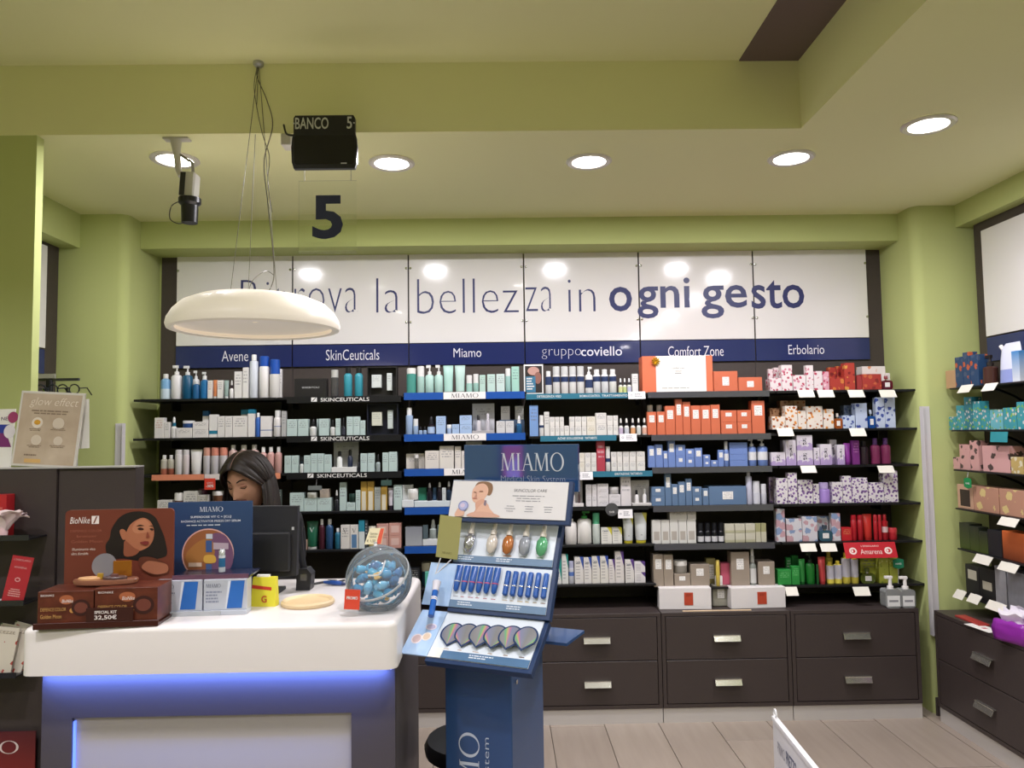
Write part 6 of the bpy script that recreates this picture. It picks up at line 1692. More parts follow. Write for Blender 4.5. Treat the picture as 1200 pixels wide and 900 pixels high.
lathe('grip', [(.005, .128), (.005, .16)], STEEL, (-.055, .08, 0), t, 8); lathe('grip', [(.005, .128), (.005, .15)], STEEL, (.075, .03, 0), t, 8)
# ================================================================== queue display, acrylic number plate, security camera
DY = 2.85
A, B_ = at_y(343, 138, DY), at_y(420, 199, DY); w2 = (B_.x - A.x) / 2; hh = A.z - B_.z
t = empty('queue_display', ((A.x + B_.x) / 2, DY, B_.z)); tag(t, 'black counter display reading BANCO 5 hung below the ceiling', 'display')
out = [(-w2 * .92, .0), (w2 * .92, .0), (w2 * .98, hh * .12), (w2, hh * .4), (w2 * .97, hh * .58), (w2 * .93, hh * .66), (w2 * .93, hh * .95), (w2 * .88, hh), (-w2 * .88, hh), (-w2 * .93, hh * .95), (-w2 * .93, hh * .66), (-w2 * .97, hh * .58), (-w2, hh * .4), (-w2 * .98, hh * .12)]
prism('housing', out, -.02, .002, mat('121214', .3), t)
prism('screen', rrect(-w2 * .9, w2 * .9, hh * .08, hh * .62, .01), -.0215, -.02, mat('0C0C0E', .12), t)
lt = mat('C8C8C6', .5)
text('BANCO', -w2 * .88, w2 * .13, hh * .74, hh * .96, lt, t, y=-.0208, off=.012); text('5', w2 * .68, w2 * .84, hh * .74, hh * .97, lt, t, y=-.0208, off=.012)
for x in (-w2 * .92, w2 * .9): lathe('screw', [(.003, 0), (.003, .002)], lt, (x, -.02, hh * .85), t, 8, rot=(PI / 2, 0, 0))
bx('model_tag', w2 * .5, w2 * .68, -.0222, -.0215, hh * .08, hh * .1, lt, t)
cb = at_y(338, 166, 2.97); bx('junction_box', cb.x - t.location.x - .018, cb.x - t.location.x + .02, .075, .14, ZC - B_.z - .05, ZC - B_.z - .005, mat('D6D2C8', .4), t, b=.003)
tube('bracket_arm', [(0, .002, hh * .7), (0, .05, hh * .85), (0, .1, ZC - B_.z)], .01, STEEL, t, 8)
tube('cable', smoothcurve([(-w2 * .95, .02, hh * .7), (-w2 - .03, .03, hh * .75), (-w2 - .045, .04, hh * .95)], 6), .004, BLACK, t, 6)
A, B_ = at_y(350, 212, DY), at_y(418, 297, DY); w2 = (B_.x - A.x) / 2; hh = A.z - B_.z
t = empty('number_plate', ((A.x + B_.x) / 2, DY, B_.z)); tag(t, 'clear acrylic plate with large dark blue number 5 below the display', 'sign')
bx('plate', -w2, w2, 0, .004, 0, hh, mat('F2F6EE', .04, trans=1, ior=1.08, alpha=.35), t)
A, B_ = at_y(366, 229, DY), at_y(402, 280, DY); text('5', A.x - t.location.x, B_.x - t.location.x, B_.z - t.location.z, A.z - t.location.z, mat('242A4A', .4), t, y=-.0006, off=.03)
for s_ in (-1, 1): tube('wire', [(s_ * w2 * .8, .002, hh), (s_ * w2 * .8, .002, hh + .045)], .001, WIRE, t, 5)
p = at_z(205, 160, ZC)
t = empty('security_camera', (p.x, p.y + .02, ZC)); tag(t, 'security camera on a white ceiling bracket pointing down', 'camera')
bx('mount_plate', -.05, .05, -.02, .02, -.008, 0, mat('C9C5BC', .4), t, b=.002)
tube('bracket', [(-.005, 0, -.006), (.0, 0, -.06), (.008, 0, -.13), (.02, -.0, -.15)], [.022, .014, .012, .014], mat('C9C5BC', .4), t, 12)
v, f = box_geo(.06, .06, .1, .006, (0, 0, 0)); bd = mesh('body', v, f, mat('C4C2BC', .4), t, (.052, -.01, -.245), rot=(0, .06, 0))
bx('body_stripe', -.025, -.005, -.032, -.0305, .005, .095, mat('2A2A2A', .4), bd)
lathe('lens_hood', [(.03, -.098), (.032, -.03), (.042, -.02), (.042, 0)], mat('151517', .35), (.058, -.012, -.245), t, 16)
tube('cable', smoothcurve([(.005, 0, -.06), (.04, 0, -.085), (.06, 0, -.1), (.065, 0, -.15)], 6), .006, mat('8A867A', .5), t, 6)
tube('loop_cable', smoothcurve([(.03, -.03, -.26), (-.005, -.03, -.28), (-.01, -.03, -.33), (.025, -.03, -.35), (.05, -.03, -.34)], 6), .002, mat('3A3A36', .5), t, 5)
# lit advertising screen on the left wall behind the viewer (seen as a reflection in the navy header)
t = empty('led_screen', (-3.6, -.79, .9), (0, 0, PI / 2)); tag(t, 'tall magenta lit advertising screen on the left wall of the shop', 'screen')
bx('housing', -.14, .14, -.04, 0, 0, .56, BLACK, t, b=.003)
bx('display', -.12, .12, -.0415, -.04, .02, .54, mat((.42, .03, .2), .3, emit=4.0), t)
for k in range(4): prism('lit_glyph', [(-.075 + k * .04, .06 + k * .025), (-.055 + k * .04, .06 + k * .025), (-.045 + k * .04, .36 - k * .02), (-.065 + k * .04, .36 - k * .02)], -.0425, -.0415, mat((.3, .3, 1), .3, emit=7.0), t)
bx('lit_band', -.12, .12, -.0425, -.0415, .46, .54, mat((.1, .12, .8), .3, emit=4.0), t)
# ================================================================== price cards and tags on the shelf edges
def card(px0, px1, py0, py1, lab, Y=SY0 - .012, tilt=.6, m=None, rows=0):
    a, b_ = at_y(px0, py0, Y), at_y(px1, py0, Y); h = (py1 - py0) * Y / FPX
    o = empty('price_card', ((a.x + b_.x) / 2, Y, a.z), (-tilt, 0, 0)); tag(o, lab, 'price card', 'white cards on the shelf edges')
    w = b_.x - a.x; L = h / math.cos(tilt) * .92
    bx('card', -w / 2, w / 2, -.001, .001, -L, 0, m or mat('E6E2D6', .55), o)
    bx('clip', -w * .2, w * .2, .001, .008, -.006, 0, mat('C9C9C9', .3), o)
    if rows: ink_lines(-w * .12, w * .42, -L * .8, -L * .25, rows, mat('8A8A90', .5), o, -.0014, 3); decals('emblem', [('9A9AA2', ell(-w * .32, -L * .5, w * .07, w * .07), True), ('E6E2E6', ell(-w * .32, -L * .5, w * .04, w * .04), True)], o, -.0014)
    return o
K7, K6 = 7.03, 6.316
for r, (ox, oy, s, L) in enumerate(((890, 400, K7, ((305, 455), (468, 618), (718, 865), (975, 1125))), (890, 400, K7, ((135, 285), (730, 878))), (890, 500, K6, ((300, 438), (870, 1000))), None, (890, 590, K6, ((295, 430), (440, 585))), (890, 590, K6, ((185, 290), (685, 830)))) if False else ()): pass
rows = [(0, 890, 400, K7, 402, 470, ((310, 440), (472, 602), (722, 850), (980, 1110))), (1, 890, 400, K7, 716, 788, ((140, 268), (735, 862))), (2, 890, 500, K6, 290, 345, ((300, 410), (870, 985))), (4, 890, 590, K6, 297, 355, ((297, 410), (445, 560))), (5, 890, 590, K6, 618, 680, ((186, 275), (688, 805)))]
for r, ox, oy, s, y0, y1, L in rows:
    for k, (a, b_) in enumerate(L):
        card(ox + a / s, ox + b_ / s, oy + y0 / s, oy + y1 / s, 'white price card on the %s shelf edge of the rightmost bay, %s from left' % (RNAME[r], NUM[k]))
for (x0, y0, x1, y1, lab) in ((736, 459, 756, 468.5, 'top'), (726, 508.5, 746, 518, 'second'), (675, 553, 694.5, 563, 'third'), (724, 597, 741, 608, 'fourth')):
    card(x0, x1, y0, y1, 'white label card with small emblem on the %s shelf edge, fourth bay' % lab, tilt=.15, m=mat('E9E6E8', .4), rows=3)
# round grey badge on the fourth shelf of the fourth bay
a = at_y(717, 597, SY0 - .014)
o = empty('shelf_badge', (a.x, SY0 - .014, a.z)); tag(o, 'round dark grey badge hanging on the fourth shelf edge, fourth bay', 'badge')
lathe('disc', [(.034, 0), (.034, .003)], mat('4A4A4C', .4), (0, 0, 0), o, 24, rot=(PI / 2, 0, 0)); text('SVR', -.014, .014, -.018, -.008, STRIPTXT, o, y=-.0038)
# red discount flag in the leftmost bay
a = at_y(246, 567, SY0 - .012); o = empty('discount_flag', (a.x, SY0 - .012, a.z - .03)); tag(o, 'square red discount flag under the salmon shelf strip', 'flag')
bx('flag', -.028, .028, -.001, .001, 0, .058, mat('D2402E', .45), o); tube('stem', [(0, 0, .058), (0, 0, .075)], .0015, mat('C9C9C9', .3), o, 5)
text('-30%', -.02, .02, .012, .026, STRIPTXT, o, y=-.0015, off=.02); text('SCONTO', -.016, .016, .032, .039, STRIPTXT, o, y=-.0015)
# grey talkers in the second bay
for (x0, x1, y0, y1, c, lab) in ((361, 377, 569, 574.5, '6E7472', 'small grey shelf talker above the wide mint cartons'), (446.5, 459, 562.5, 569, '3E5650', 'small dark green shelf talker above the gold cartons')):
    a, b_ = at_y(x0, y1, SY0 - .006), at_y(x1, y0, SY0 - .006); o = empty('shelf_talker', ((a.x + b_.x) / 2, SY0 - .006, a.z)); tag(o, lab, 'tag')
    w = b_.x - a.x; h = b_.z - a.z; bx('plate', -w / 2, w / 2, -.001, .001, 0, h, mat(c, .4), o); tube('arm', [(w * .1, .001, h), (w * .1, .012, BAYZ[1][2] - .012 - a.z)], .0012, mat('8A8A8A', .3), o, 5)
# red cherry sign under the fifth shelf of the rightmost bay
zs = BAYZ[5][4]
a, b_ = at_y(890 + 618 / K6, 590 + 290 / K6, SY0 - .012), at_y(890 + 1000 / K6, 590 + 290 / K6, SY0 - .012); w = b_.x - a.x
o = empty('shelf_sign', ((a.x + b_.x) / 2, SY0 - .012, a.z), (-.35, 0, 0)); tag(o, 'red shelf sign with white lettering and cherry wreaths, rightmost bay', 'sign')
bx('plate', -w / 2, w / 2, -.001, .001, -.082, 0, mat('BC2430', .4), o); rl = mat('EBD8D2', .5)
text('Amarena', -w * .2, w * .22, -.062, -.036, rl, o, y=-.0015); text("L'ERBOLARIO", -w * .17, w * .17, -.024, -.016, rl, o, y=-.0015)
for s_ in (-1, 1):
    for k in range(6): 
        an = k * PI / 3
    decals('wreath_print', [('EBD8D2', ell(s_ * w * .34, -.045, .02, .018), True), ('BC2430', ell(s_ * w * .34, -.045, .012, .01), True), ('EBD8D2', ell(s_ * w * .34 - .004, -.045, .005, .007), True)], o, -.0015)
# green round tag, lowest shelf of the rightmost bay
a = at_y(890 + 1028 / K6, 590 + 444 / K6, SY0 - .002); o = empty('shelf_tag', (a.x, SY0 - .002, a.z)); tag(o, 'green round tag in front of the lime cartons, rightmost bay', 'tag')
prism('plate', [(-.028, -.02), (.0, -.028), (.028, -.02), (.028, .02), (0, .027), (-.028, .02)], -.001, .001, mat('1F7A56', .4), o); text('novit\u00e0', -.016, .016, -.006, .005, STRIPTXT, o, y=-.0014, off=.01); tube('stem', [(0, .002, -.026), (0, .01, BAYZ[5][5] - a.z)], .0012, mat('C9C9C9', .3), o, 5)
# ================================================================== big gift box with bow on the top shelf, fifth bay
k = 7.5; yb = 443; Yf = SY0 + .022
A, B_ = at_y(745 + 62 / k, 400 + yb / k, Yf), at_y(745 + 682 / k, 400 + yb / k, Yf); w = B_.x - A.x; h = (yb - 120) / k * Yf / FPX
o = empty('gift_set_box', ((A.x + B_.x) / 2, Yf, BAYZ[4][0])); tag(o, 'large coral and white gift set box with gold bow on the top shelf', 'gift box')
bx('box', -w / 2, w / 2, 0, .1, 0, h, mat('DB7350', .45), o, b=.0015)
x0, x1 = -w / 2 + w * (182 - 62) / 620, -w / 2 + w * (622 - 62) / 620
bx('sleeve', x0, x1, -.003, 0, 0, h, mat('EDEAE6', .4), o)
gm = mat('8A8680', .5); text('comfort zone', -w * .08, w * .1, h * .64, h * .69, gm, o, y=-.0036); text('RENIGHT', -w * .03, w * .06, h * .56, h * .6, gm, o, y=-.0036); ink_lines(x0 + .03, x1 - .03, h * .08, h * .13, 1, mat('B9B6B0', .5), o, -.0036, 3); ink_lines(-w * .04, w * .07, h * .49, h * .53, 1, gm, o, -.0036, 5)
bw = empty('bow', (x0 - .002, -.006, h * .85), parent=o)
for k_ in range(9):
    an = 2 * PI * k_ / 9; pts = smoothcurve([(0, 0, 0), (.012 * math.cos(an - .2), -.008, .012 * math.sin(an - .2)), (.021 * math.cos(an), -.006, .021 * math.sin(an)), (.012 * math.cos(an + .2), -.002, .012 * math.sin(an + .2))], 4); tube('loop', pts, .003, mat('D6A828', .25, .7), bw, 5)
# ================================================================== things on the low cabinets
def on_cab(px, py): return at_z(px, py, CABH)
def giftbox(px0, px1, pyt, pyb, rot, lab):
    q = on_cab((px0 + px1) / 2, pyb); kq = q.y / FPX; w = (px1 - px0) * kq; h = (pyb - pyt) * kq
    r = box('gift_box', w, .075, h, mat('E2DDDC', .4), (q.x, q.y + .04, CABH), rot=(0, 0, rot), b=.002); tag(r, lab, 'box', 'white gift boxes on the cabinet')
    bx('red_label', -w * .02, w * .15, -.0392, -.0378, h * .2, h * .78, mat('B8452C', .5), r); ink_lines(w * .02, w * .12, h * .58, h * .7, 2, mat('8A3020', .5), r, -.0397, 2)
    return r
giftbox(750 + 180 / 7.5, 750 + 630 / 7.5, 600 + 672 / 7.5, 600 + 858 / 7.5, -.06, 'long white gift box with red label, left of the reed diffuser')
giftbox(750 + 800 / 7.5, 750 + 1285 / 7.5, 600 + 668 / 7.5, 600 + 848 / 7.5, .05, 'long white gift box with red label, right of the reed diffuser')
q = on_cab(845, 711); o = empty('room_scent_bottle', (q.x, q.y + .03, CABH)); tag(o, 'square grey scent bottle with white cap between the gift boxes', 'bottle')
bx('body', -.042, .042, -.03, .03, 0, .108, mat('B4B0A0', .12, trans=.35), o, b=.006); lathe('cap', [(.02, .108), (.02, .152), (.018, .155)], WHITE, (0, 0, 0), o, 18)
labelpatch(o, .084, .11, -.03, .3, .72, .4, .82); lathe('neck', [(.014, .106), (.014, .112)], CHROME, (0, 0, 0), o, 12)
A, B_ = on_cab(797, 714), on_cab(877, 713); st = box('wooden_strip', B_.x - A.x, .012, .005, mat('D9BE9C', .5), ((A.x + B_.x) / 2, 3.978, CABH), b=.001); tag(st, 'thin pale wooden strip at the cabinet front edge', 'strip')
for k_, (x0, x1, yt) in enumerate(((893, 1012, 535), (1012, 1120, 540))):
    pa, pb_ = on_cab(890 + x0 / K6, 590 + 756 / K6), on_cab(890 + x1 / K6, 590 + 756 / K6); w = pb_.x - pa.x; h = (756 - yt) / K6 * pa.y / FPX
    o = empty('soap_dispenser', ((pa.x + pb_.x) / 2, 4.002, CABH)); tag(o, 'clear square soap dispenser with white pump, %s of the two on the cabinet' % ('left', 'right')[k_], 'soap dispenser', 'clear soap dispensers on the cabinet')
    v, f = prism_geo(rrect(-w / 2, w / 2, 0, h * .6, .016), -.03, .03); mesh('body', v, f, mat('DADCDC', .08, trans=.7, ior=1.2), o)
    labelpatch(o, w, h, -.0305, .1, .9, .06, .4, pmat('rect', 'E2E2E2', '8A8A90', v0=.4, v1=.6)); lathe('collar', [(.016, h * .6), (.016, h * .68)], WHITE, (0, 0, 0), o, 14)
    v, f = join_geo([lathe_geo([(.009, h * .68), (.009, h * .92)], 10), box_geo(.04, .016, .014, .002, (-.008, 0, h * .92))]); mesh('pump_head', v, f, WHITE, o)
# right cabinets: red leaflet, white flyer, purple tissue pack
def onr(px, py): return at_z(px, py, CABH)
q = onr(1139, 728); o = box('catalogue', .05, .19, .008, mat('A83A36', .4), (q.x, q.y, CABH), rot=(0, 0, .0), b=.001); tag(o, 'red printed catalogue lying on the right wall cabinet', 'catalogue')
o2 = [0]; decals('cover_print', [('D89088', [(-.02, .005), (.02, .005), (.02, .006), (-.02, .006)], False)], o, 0)
q = onr(1152, 736); o = empty('flyer', (q.x + .0, q.y, CABH), (0, 0, .1)); tag(o, 'white flyer beside the red catalogue on the right wall cabinet', 'flyer')
bx('sheet', -.035, .035, -.08, .08, 0, .0015, PAPER, o); bx('print_mark', -.012, .01, -.02, .0, .0015, .002, mat('C86A78', .5), o)
q = onr(1188, 752); o = empty('tissue_pack', (q.x + .03, q.y, CABH), (0, 0, .25)); tag(o, 'purple soft pack of white tissues on the right wall cabinet', 'tissue pack')
rnd = random.Random(5); bm = bmesh.new(); bmesh.ops.create_cube(bm, size=1); bmesh.ops.subdivide_edges(bm, edges=bm.edges[:], cuts=5, use_grid_fill=True)
for v_ in bm.verts:
    c_ = v_.co; c_.x *= .12; c_.y *= .15; c_.z = (c_.z + .5) * .085; n_ = noise.noise_vector(c_ * 30) * .007; k_ = 1 + .12 * math.sin(c_.z / .085 * PI); v_.co = Vector((c_.x * k_, c_.y * k_, max(0, c_.z))) + (n_ if c_.z > .005 else Vector((n_.x, n_.y, 0)))
me = bpy.data.meshes.new('pack'); bm.to_mesh(me); bm.free(); me.materials.append(mat('8A2A9A', .3)); me.shade_smooth(); link('pack', me, o)
for i in range(4):
    vs, fs = [], []
    for a_ in range(6):
        for b2 in range(5): vs.append((-.04 + .022 * i + .006 * math.sin(b2 * 1.7 + i) + .01 * b2 / 4 * (-1 if i < 2 else 1), -.06 + .024 * a_ + .006 * math.sin(a_ * 2 + i), .07 + .016 * b2 + .01 * math.sin(a_ * 1.3 + i)))
    for a_ in range(5):
        for b2 in range(4): fs.append((a_ * 5 + b2, a_ * 5 + b2 + 1, a_ * 5 + b2 + 6, a_ * 5 + b2 + 5))
    mesh('tissue', vs, fs, mat('ECE6F0', .7), o, smooth=True)
# refill pouch on the right wall top shelf
a = at_x(1090 + 524 / 6, 450, XR); o = empty('refill_pouch', (XR + .04, a.y, RZ[0]), (0, 0, -PI / 2)); tag(o, 'large pale lavender refill pouch with white spout, right wall top shelf', 'pouch')
y0_ = at_x(1090 + 456 / 6, 450, XR).y; y1_ = at_x(1090 + 596 / 6, 450, XR).y; w = abs(y0_ - y1_); h = at_x(1090 + 540 / 6, 390 + 65 / 6, XR).z - RZ[0]
vs, fs = [], []
for (a_, b2, z) in ((.96, .035, 0), (1, .03, .25), (1, .022, .6), (.95, .01, .88), (.7, .003, 1)):
    for s_ in range(20): vs.append((w / 2 * a_ * math.copysign(abs(math.cos(2 * PI * s_ / 20)) ** .6, math.cos(2 * PI * s_ / 20)) + (.012 if z == 1 else 0), b2 * math.sin(2 * PI * s_ / 20), h * z))
for i_ in range(4):
    for s_ in range(20): fs.append((i_ * 20 + s_, i_ * 20 + (s_ + 1) % 20, (i_ + 1) * 20 + (s_ + 1) % 20, (i_ + 1) * 20 + s_))
fs += [tuple(range(19, -1, -1)), tuple(80 + s_ for s_ in range(20))]
mesh('body', vs, fs, pmat('split', '8E9AD0', 'D6DAEE', t=.34, rough=.25), o, smooth=True); tube('spout', [(-w * .4, 0, h * .86), (-w * .52, 0, h * .96)], .009, WHITE, o, 10)
# cards along the right wall shelves
def rcard(px0, px1, py0, py1, lab, c='E6E2D6', tilt=.6):
    xf = RX - .262; a, b_ = at_x(px0, py0, xf), at_x(px1, py0, xf); o = empty('price_card', (xf, (a.y + b_.y) / 2, (a.z + b_.z) / 2), (0, 0, -PI / 2)); tag(o, lab, 'price card', 'cards on the right wall shelf edges')
    w = abs(a.y - b_.y); L = (py1 - py0) * a.y / FPX
    bx_ = bx('card', -w / 2, w / 2, -.001, .001, -L, 0, mat(c, .55), o); bx_.rotation_euler = (-tilt, 0, 0); bx_.location = (0, -math.sin(tilt) * L * 1.0, -math.cos(tilt) * L)
    bx('clip', -w * .2, w * .2, .0, .008, -.006, 0, mat('C9C9C9', .3), o)
for n_, (x0, x1, y0, y1, lab) in enumerate(((1127, 1141, 451, 462, 'white card, top shelf of right wall, left one'), (1155, 1170, 449, 460, 'white card, top shelf of right wall, right one'), (1174, 1195, 607, 618, 'white card, fourth shelf edge of right wall'), (1145, 1164, 651, 662, 'white card, fifth shelf of right wall, left one'), (1174, 1195, 660, 671, 'white card, fifth shelf of right wall, right one'), (1122, 1133, 692, 703, 'white card, lowest shelf of right wall, first'), (1138, 1151, 697, 708, 'white card, lowest shelf of right wall, second'), (1160, 1180, 706, 717, 'white card, lowest shelf of right wall, third'), (1188, 1206, 716, 727, 'white card, lowest shelf of right wall, fourth'))): rcard(x0, x1, y0, y1, lab)
rcard(1161, 1181, 506, 518, 'teal card on the second shelf edge of right wall', '2E8A94', .1)
a = at_x(1134, 566, RX - .258); o = empty('shelf_tag', (RX - .258, a.y, a.z), (0, 0, -PI / 2)); tag(o, 'green round tag above the tan carton on the right wall', 'tag')
prism('plate', [(-.03, -.02), (.0, -.028), (.03, -.02), (.03, .02), (0, .027), (-.03, .02)], -.001, .001, mat('1F8A4E', .4), o); text('novit\u00e0', -.016, .016, -.006, .005, STRIPTXT, o, y=-.0014, off=.01); tube('stem', [(0, 0, .026), (0, .005, RZ[2] - .008 - a.z)], .0012, mat('C9C9C9', .3), o, 5)
# ================================================================== stool behind the floor display
q = at_z(516, 876, .42)
o = empty('round_stool', (q.x + .12, 2.62, 0)); tag(o, 'low round black stool half hidden behind the floor display', 'stool')
lathe('seat', [(.15, .41), (.165, .42), (.17, .445), (.16, .465), (.1, .47)], mat('141416', .45), (0, 0, 0), o, 28)
for k_ in range(4):
    an = PI / 4 + k_ * PI / 2; tube('leg', [(.1 * math.cos(an), .1 * math.sin(an), .415), (.14 * math.cos(an), .14 * math.sin(an), 0)], .015, mat('141416', .4), o, 8)
tube('foot_ring', [(.125 * math.cos(2 * PI * i / 24), .125 * math.sin(2 * PI * i / 24), .15) for i in range(25)], .008, mat('1A1A1C', .4), o, 6)
# ================================================================== white floor sign in the right foreground
FY = 2.2
A = at_y(907, 838, FY); hz = A.z
B_ = at_z(957, 900, hz)
d_ = Vector((B_.x - A.x, B_.y - A.y, 0)); L0 = d_.length; dn = d_ / L0
o = empty('floor_sign', (A.x, A.y, 0), (0, 0, math.atan2(dn.y, dn.x))); tag(o, 'white price sign board on the floor at the lower right', 'sign')
Ls = .46
prism('board', rrect(0, Ls, .03, hz, .012), -.004, .004, mat('DAD7DA', .35), o)
for z0 in ((0, .03),): bx('foot', .04, Ls - .04, -.09, .09, 0, .012, mat('8A8A8E', .35), o, b=.003); bx('post', .2, .26, -.006, .006, .012, .04, mat('8A8A8E', .35), o)
pts = [(.012 + .011 * math.cos(2 * PI * i / 14), 0, hz + .008 + .011 * math.sin(2 * PI * i / 14)) for i in range(15)]; tube('hang_ring', pts, .003, mat('E2E0E2', .3), o, 6)
bx('frame_rail', .0, Ls, -.007, .007, hz - .012, hz - .001, mat('E6E4E6', .25), o, b=.001)
sg = mat('5A5E78', .5)
text('PRIMO', .04, .105, hz - .085, hz - .055, mat('9A98A4', .5), o, y=-.0045, off=.0); text('PREZZO', .115, .2, hz - .085, hz - .05, sg, o, y=-.0045, off=.02)
decals('oval_print', [('7A7270', ell(.1, hz - .19, .06, .08, 26), True), ('2E3A66', [(.1, hz - .27), (.15, hz - .235), (.16, hz - .19), (.15, hz - .145), (.1, hz - .11)], True)], o, -.0046)
ink_lines(.2, .4, hz - .3, hz - .16, 5, sg, o, -.0046, 8)
# ================================================================== the person working behind the counter
HC = Vector((-.983, 3.0, 1.294))
PERSON = empty('person', (HC.x + .01, 3.2, 0)); tag(PERSON, 'person with dark straight hair in black clothes looking down behind the counter', 'person')
hrot = Matrix.Rotation(math.radians(-20), 3, 'Z') @ Matrix.Rotation(math.radians(19), 3, 'X') @ Matrix.Rotation(math.radians(-4), 3, 'Y')
def g1(x, s): return math.exp(-(x / s) ** 2)
def head_pt(d):
    x, y, z = d.x, d.y, d.z
    rx, ry, rz = .073, .094, .114
    if z < 0: k = 1 - .34 * (-z) ** 1.6; rx *= k; ry *= 1 - .12 * (-z)
    p = Vector((x * rx, y * ry, z * rz))
    if y < 0:
        f = -y
        p.y += .012 * f * f * (1 - .4 * abs(x))                      # flatter face plane
        p.y -= .031 * g1(p.x, .010 + .006 * max(0, -p.z / .03 if p.z < 0 else 0)) * (max(0, min(1, (.028 - p.z) / .055)) if p.z > -.03 else g1(p.z + .03, .009)) * f    # nose
        p.y += .010 * (g1(p.x - .031, .016) + g1(p.x + .031, .016)) * g1(p.z - .012, .013) * f   # sockets
        p.y -= .005 * g1(p.z - .032, .01) * g1(p.x, .05) * f         # brow
        p.y -= .007 * g1(p.x, .02) * g1(p.z + .053, .011) * f        # lips
        p.y -= .008 * g1(p.x, .02) * g1(p.z + .095, .018) * f        # chin
        p.y -= .004 * (g1(p.x - .042, .018) + g1(p.x + .042, .018)) * g1(p.z + .018, .02) * f
    return p
NU, NV = 72, 48
hv, hf = [], []
for j in range(NV + 1):
    th = PI * j / NV
    for i in range(NU):
        ph_ = 2 * PI * i / NU; hv.append(.94 * head_pt(Vector((math.sin(th) * math.cos(ph_), math.sin(th) * math.sin(ph_), math.cos(th)))))
for j in range(NV):
    for i in range(NU): hf.append((j * NU + i, (j + 1) * NU + i, (j + 1) * NU + (i + 1) % NU, j * NU + (i + 1) % NU))
from mathutils.bvhtree import BVHTree
bvh = BVHTree.FromPolygons(hv, hf)
SKIN, CLOTH, LIP = mat('B98A70', .55), mat('141416', .8), mat('9A544C', .5)
# body skeleton: joints with radii, grown with a skin modifier and baked
J = [(0, 0, .93, .15, .11), (0, -.02, 1.0, .135, .1), (-.01, -.06, 1.08, .15, .1), (-.012, -.085, 1.14, .12, .085), (-.005, -.1, 1.185, .05, .05), (0, -.125, 1.235, .046, .048)]
vs_, es, rad = [], [], []
for x, y, z, a, b_ in J: vs_.append((x, y, z)); rad.append((a, b_))
es += [(i, i + 1) for i in range(len(J) - 1)]
def chain(start, pts):
    k = start
    for x, y, z, r_ in pts:
        vs_.append((x, y, z)); rad.append((r_, r_)); es.append((k, len(vs_) - 1)); k = len(vs_) - 1
    return k
def hand(wr, s):
    w = Vector(vs_[wr]); pc = chain(wr, [(w.x + s * .0, w.y - .045, w.z - .012, .026)]); p = Vector(vs_[pc])
    for i, (dx, L) in enumerate(((-.026, .062), (-.009, .074), (.009, .07), (.025, .055))):
        chain(pc, [(p.x + dx, p.y - .03, p.z - .002, .0095), (p.x + dx * 1.15, p.y - .03 - L * .5, p.z - .008, .0088), (p.x + dx * 1.2, p.y - .03 - L * .85, p.z - .026, .0078), (p.x + dx * 1.2, p.y - .03 - L, p.z - .04, .007)])
    chain(wr, [(w.x - s * .03, w.y - .03, w.z - .012, .0115), (w.x - s * .045, w.y - .058, w.z - .022, .0098), (w.x - s * .046, w.y - .08, w.z - .03, .008)])
for s in (-1, 1):
    e_ = chain(3, [(s * .13, -.07, 1.125, .05), (s * .14, -.05, 1.05, .042), (s * .145, -.08, .98, .038), (s * .145, -.16, .94, .034), (s * .11, -.3, .94, .03), (s * .09, -.37, .945, .024)])
    hand(e_, s)
    chain(0, [(s * .085, .0, .86, .088), (s * .095, .0, .68, .075), (s * .097, .0, .49, .056), (s * .1, .01, .3, .048), (s * .102, .02, .1, .036), (s * .105, -.03, .045, .036), (s * .108, -.12, .035, .032)])
me = bpy.data.meshes.new('person_body'); me.from_pydata(vs_, es, []); me.update()
bo = bpy.data.objects.new('person_body', me); COL.objects.link(bo)
bo.modifiers.new('skin', 'SKIN'); sd = me.skin_vertices[0].data
for i, r_ in enumerate(rad): sd[i].radius = r_
sd[0].use_root = True
ss = bo.modifiers.new('sub', 'SUBSURF'); ss.levels = 2; ss.render_levels = 2
bpy.context.view_layer.update()
ev = bo.evaluated_get(bpy.context.evaluated_depsgraph_get()); bme = bpy.data.meshes.new_from_object(ev)
bv = [v.co.copy() for v in bme.vertices]; bf = [tuple(p.vertices) for p in bme.polygons]
bpy.data.objects.remove(bo)
off = Vector((HC.x, HC.y, HC.z)) - Vector(PERSON.location)
zmin = min(v.z for v in bv)
for v in bv:
    if v.z < .02: v.z = max(0, v.z)
V = bv + [off + hrot @ p for p in hv]; n0 = len(bv); F = bf + [tuple(i + n0 for i in t_) for t_ in hf]
mi = []
for t_ in bf:
    c = sum((bv[i] for i in t_), Vector()) / len(t_)
    mi.append(0 if (c.z > 1.185 and abs(c.x) < .07) or (c.y < -.375 and c.z > .85) else 1)
for t_ in hf:
    c = sum((hv[i] for i in t_), Vector()) / len(t_); mi.append(2 if (c.y < -.05 and abs(c.x) < .024 and abs(c.z + .052) < .010) else 0)
body = mesh('body', V, F, [SKIN, CLOTH, LIP], PERSON, smooth=True, midx=mi)
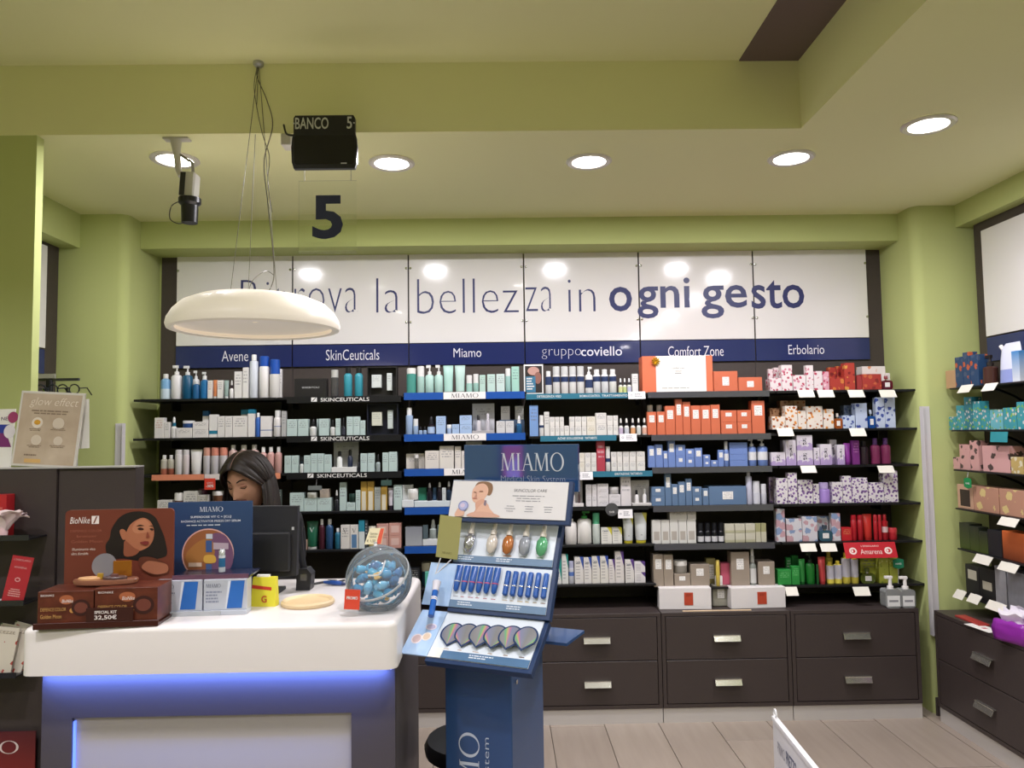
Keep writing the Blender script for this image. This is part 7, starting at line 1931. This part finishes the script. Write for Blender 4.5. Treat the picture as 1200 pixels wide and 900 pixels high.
# brows, lashes
def onface(x, z, lift=.0012):
    h = bvh.ray_cast(Vector((x, -.4, z)), Vector((0, 1, 0)))
    return off + hrot @ ((h[0] if h[0] else Vector((x, -.08, z))) - Vector((0, lift, 0)))
for s in (-1, 1):
    tube('eyebrow', [onface(s * x, z) for x, z in ((.014, .031), (.024, .036), (.036, .037), (.047, .031))], [.0022, .0028, .0024, .0012], mat('2A1A14', .7), body, 6)
    tube('eyelashes', [onface(s * x, z) for x, z in ((.018, .008), (.026, .004), (.034, .003), (.043, .008))], [.001, .0016, .0018, .001], mat('1A1210', .7), body, 6)
    lid = [onface(s * x, z, .0004) for x, z in ((.02, .012), (.03, .013), (.041, .012))]; tube('eyelid', lid, [.003, .0055, .003], mat('A87660', .55), body, 8)
# hair: columns combed down from the parting, falling straight below the widest level
fd = (hrot @ Vector((0, -1, -.05))).normalized(); up = (hrot @ Vector((0, .12, 1))).normalized(); sx_ = (hrot @ Vector((1, 0, 0))).normalized()
inv = hrot.transposed()
def scalp(d, grow):
    l = inv @ d; k = 1 / math.sqrt((l.x / (.07 + grow)) ** 2 + (l.y / (.09 + grow)) ** 2 + (l.z / (.109 + grow)) ** 2); return d * k
NC = 120; rows_ = 26
hv2, hf2 = [], []
rnd = random.Random(3)
for s in (-1, 1):
    base = len(hv2); nc = NC // 2
    for c in range(nc + 1):
        u_ = c / nc                                             # 0 at the hairline, 1 at the nape
        # start point on the parting, running from the hairline over the crown to the back
        a0 = math.radians(-44 + 150 * u_)
        st = (up * math.cos(a0) + (fd * -math.sin(a0) if True else fd)).normalized() if False else (up * math.cos(a0) - fd * math.sin(a0)).normalized()
        jit = .0045 * noise.noise(Vector((c * .9, s * 7, 0))) + .002 * math.sin(c * 2.1)
        hang = None
        for r in range(rows_ + 1):
            v_ = r / rows_
            if v_ < .5:
                az = math.radians(74 + 104 * u_)             # where this lock leaves the head, measured from the face
                en = (fd * math.cos(az) + sx_ * s * math.sin(az) - up * .12).normalized()
                om = st.angle(en); w_ = v_ / .5
                d = ((st * math.sin((1 - w_) * om) + en * math.sin(w_ * om)) / math.sin(om)).normalized() if om > .05 else en
                p = scalp(d, .013 + .005 * math.sin(min(1, v_ * 6) * PI / 2) - .006 * (v_ < .02) + jit * min(1, v_ * 6))
                hang = p
            else:
                q = (v_ - .5) / .5
                fall = .205 - .02 * u_
                side = Vector((hang.x, hang.y, 0)); k_ = 1 + .14 * math.sin(q * PI * .7) + .1 * q
                ahead = -.004 * q if u_ < .3 else .0
                p = Vector((hang.x * k_ + jit * q * 1.5, hang.y * k_ + ahead + jit * q, hang.z - fall * q))
                # keep clear of the neck and pull the back strands inwards
            hv2.append(off + p)
    for c in range(nc):
        for r in range(rows_):
            i = base + c * (rows_ + 1) + r; hf2.append((i, i + 1, i + rows_ + 2, i + rows_ + 1))
_m, _n, _b = _new('dark_hair'); g_ = NG(_m)
_vo, _ = g_.xyz('Object'); _mp = _n.nodes.new('ShaderNodeMapping'); _mp.inputs['Scale'].default_value = (160, 160, 6); _n.links.new(_vo, _mp.inputs['Vector'])
_n.links.new(g_.mix(g_.noise(_mp.outputs[0], 1.0, 2), '0F0A08', '2A1B14'), _b.inputs['Base Color']); _b.inputs['Roughness'].default_value = .5
hair = mesh('hair', hv2, hf2, _m, PERSON, smooth=True)
so = hair.modifiers.new('thickness', 'SOLIDIFY'); so.thickness = .006; so.offset = 1
pts = []
for a in range(-42, 40, 8):
    a0 = math.radians(a); pts.append(off + scalp((up * math.cos(a0) - fd * math.sin(a0)).normalized(), .0165))
tube('parting', pts, .0015, mat('8E6E5E', .6), hair, 6)
